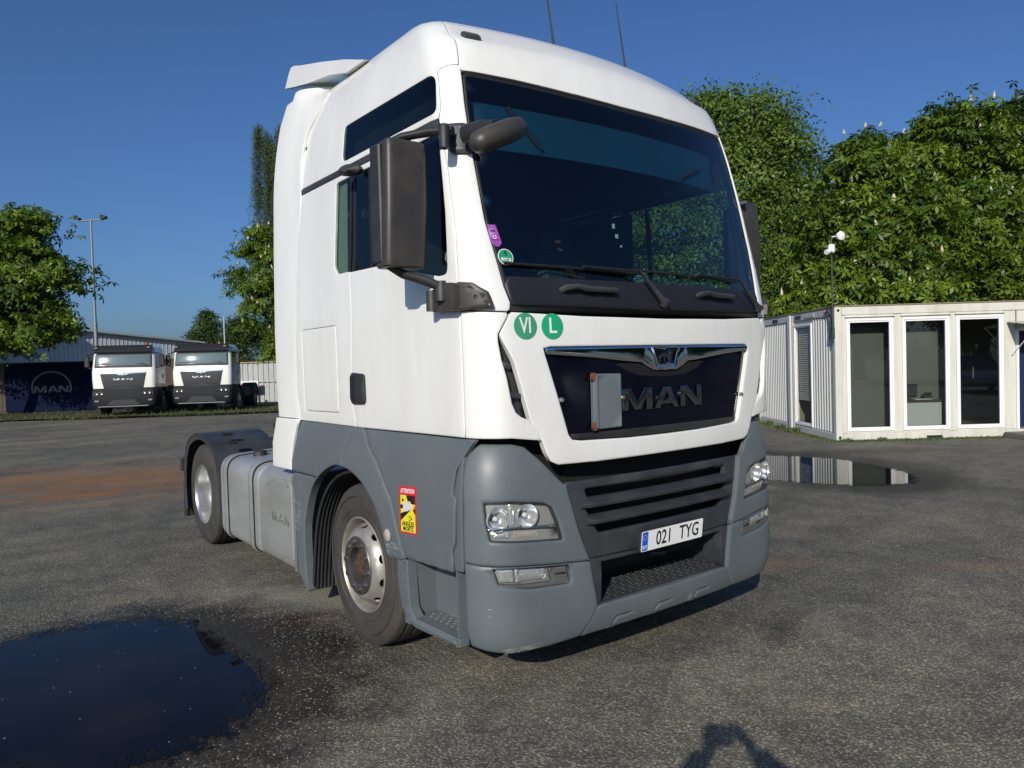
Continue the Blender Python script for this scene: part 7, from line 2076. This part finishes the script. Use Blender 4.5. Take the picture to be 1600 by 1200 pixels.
# local: x to the right, y forward
SKIN = M("skin", (.50, .30, .21), .5); JACK = M("dark_jacket", (.03, .035, .05), .8); JEAN = M("blue_jeans", (.04, .06, .12), .8); HAIR = M("brown_hair", (.05, .03, .02), .7); SHOE = M("dark_shoe", (.02, .02, .02), .6)
J = [((0, 0, .98), (.15, .11)), ((0, 0, 1.18), (.14, .11)), ((0, .0, 1.38), (.16, .12)), ((0, 0, 1.50), (.07, .07)), ((0, .01, 1.56), (.055, .055)), ((0, .03, 1.66), (.080, .095)), ((0, .03, 1.75), (.070, .085)),
     ((-.20, 0, 1.44), .10), ((-.50, .12, 1.46), .095), ((-.51, .17, 1.47), .090), ((-.27, .41, 1.69), .055),
     ((.20, 0, 1.44), .10), ((.24, .16, 1.36), .085), ((.22, .20, 1.38), .080), ((-.05, .41, 1.69), .055),
     ((-.10, 0, .90), .10), ((-.12, .02, .50), .065), ((-.12, -.02, .10), .042), ((.10, 0, .90), .10), ((.12, .03, .50), .065), ((.12, -.01, .10), .042)]
Bn = [(0, 1), (1, 2), (2, 3), (3, 4), (4, 5), (5, 6), (2, 7), (7, 8), (8, 9), (9, 10), (2, 11), (11, 12), (12, 13), (13, 14), (0, 15), (15, 16), (16, 17), (0, 18), (18, 19), (19, 20)]
skin_body('body', J, Bn, JACK, person)
# skin-coloured head over the neck, hair, face
mb = MB(); 
hv = [(-.115, .012), (-.105, .045), (-.07, .066), (-.02, .076), (.04, .080), (.085, .066), (.115, .03), (.12, .001)]
mb.lathe(hv, (0, .045, 1.665), 'z', 24); head = mb.build('head', SKIN, person)
for v in head.data.vertices: v.co.y = .045 + (v.co.y - .045) * 1.2
mb = MB(); mb.tube([(0, .130, 1.675), (0, .160, 1.645), (0, .140, 1.635)], [.010, .016, .012], 8); mb.build('nose', SKIN, head)
for x in (-.03, .03):
    mb = MB(); lathe_on(mb, (x, .128, 1.685), (0, 1, 0), [(0, .013), (.005, .010), (.008, .001)], 12); mb.build('eye', INKW, head)
    mb = MB(); mb.tube([(x * 2.65, .04, 1.69), (x * 2.8, .03, 1.66), (x * 2.65, .045, 1.63)], [.010, .016, .008], 8); mb.build('ear', SKIN, head)
mb = MB(); mb.tube([(-.025, .130, 1.612), (0, .138, 1.608), (.025, .130, 1.612)], [.004, .007, .004], 8); mb.build('mouth', M("lips", (.35, .12, .10), .5), head)
mb = MB(); mb.lathe([(.035, .086), (.08, .082), (.115, .055), (.132, .001)], (0, .03, 1.665), 'z', 20); mb.lathe([(-.06, .060), (.0, .078), (.04, .086)], (0, .022, 1.665), 'z', 20, R(180), R(360)); mb.build('hair', HAIR, head)
# hands: palm, four fingers and a thumb closed on the camera
for sx in (-1, 1):
    JJ = [((sx * .13, .40, 1.66), (.026, .020)), ((sx * .105, .44, 1.700), (.036, .018)), ((sx * .090, .455, 1.735), (.038, .016))]
    BB = [(0, 1), (1, 2)]
    for k in range(4):
        b0 = len(JJ); z = 1.762 - k * .021; l = (.9, 1.0, .95, .78)[k]
        JJ += [((sx * .080, .468, z - .01), .0095), ((sx * .070, .500 * 1 + .005 * l, z), .0090), ((sx * .050, .520, z), .0085), ((sx * (.052 - .026 * l), .520, z - .002), .0075)]
        BB += [(2, b0), (b0, b0 + 1), (b0 + 1, b0 + 2), (b0 + 2, b0 + 3)]
    b0 = len(JJ); JJ += [((sx * .085, .420, 1.725), .0115), ((sx * .055, .412, 1.745), .0105), ((sx * .035, .416, 1.755), .009)]; BB += [(1, b0), (b0, b0 + 1), (b0 + 1, b0 + 2)]
    JJ = [((p[0] * .85 - .15, p[1], p[2] - .004), r_) for p, r_ in JJ]
    skin_body('hand', JJ, BB, SKIN, person, sub=1)
for sx in (-1, 1):
    mb = MB(); mb.box((sx * .12, .05, .045), (.10, .28, .09), bev=.03); mb.build('shoe', SHOE, person)
    mb = MB(); mb.tube([(sx * .10, 0, .92), (sx * .12, .025, .50), (sx * .12, -.015, .09)], [.118, .085, .068], 14); mb.build('trouser_leg', JEAN, person)
cmb = empty('compact_camera', pbase, math.atan2(FWD.y, FWD.x) - math.pi / 2, "small black compact camera held in both hands, outside the frame", 'camera')
mb = MB(); mb.box((-.20, .436, 1.742), (.135, .048, .090), bev=.008); mb.build('camera_body', BLACKP, cmb)
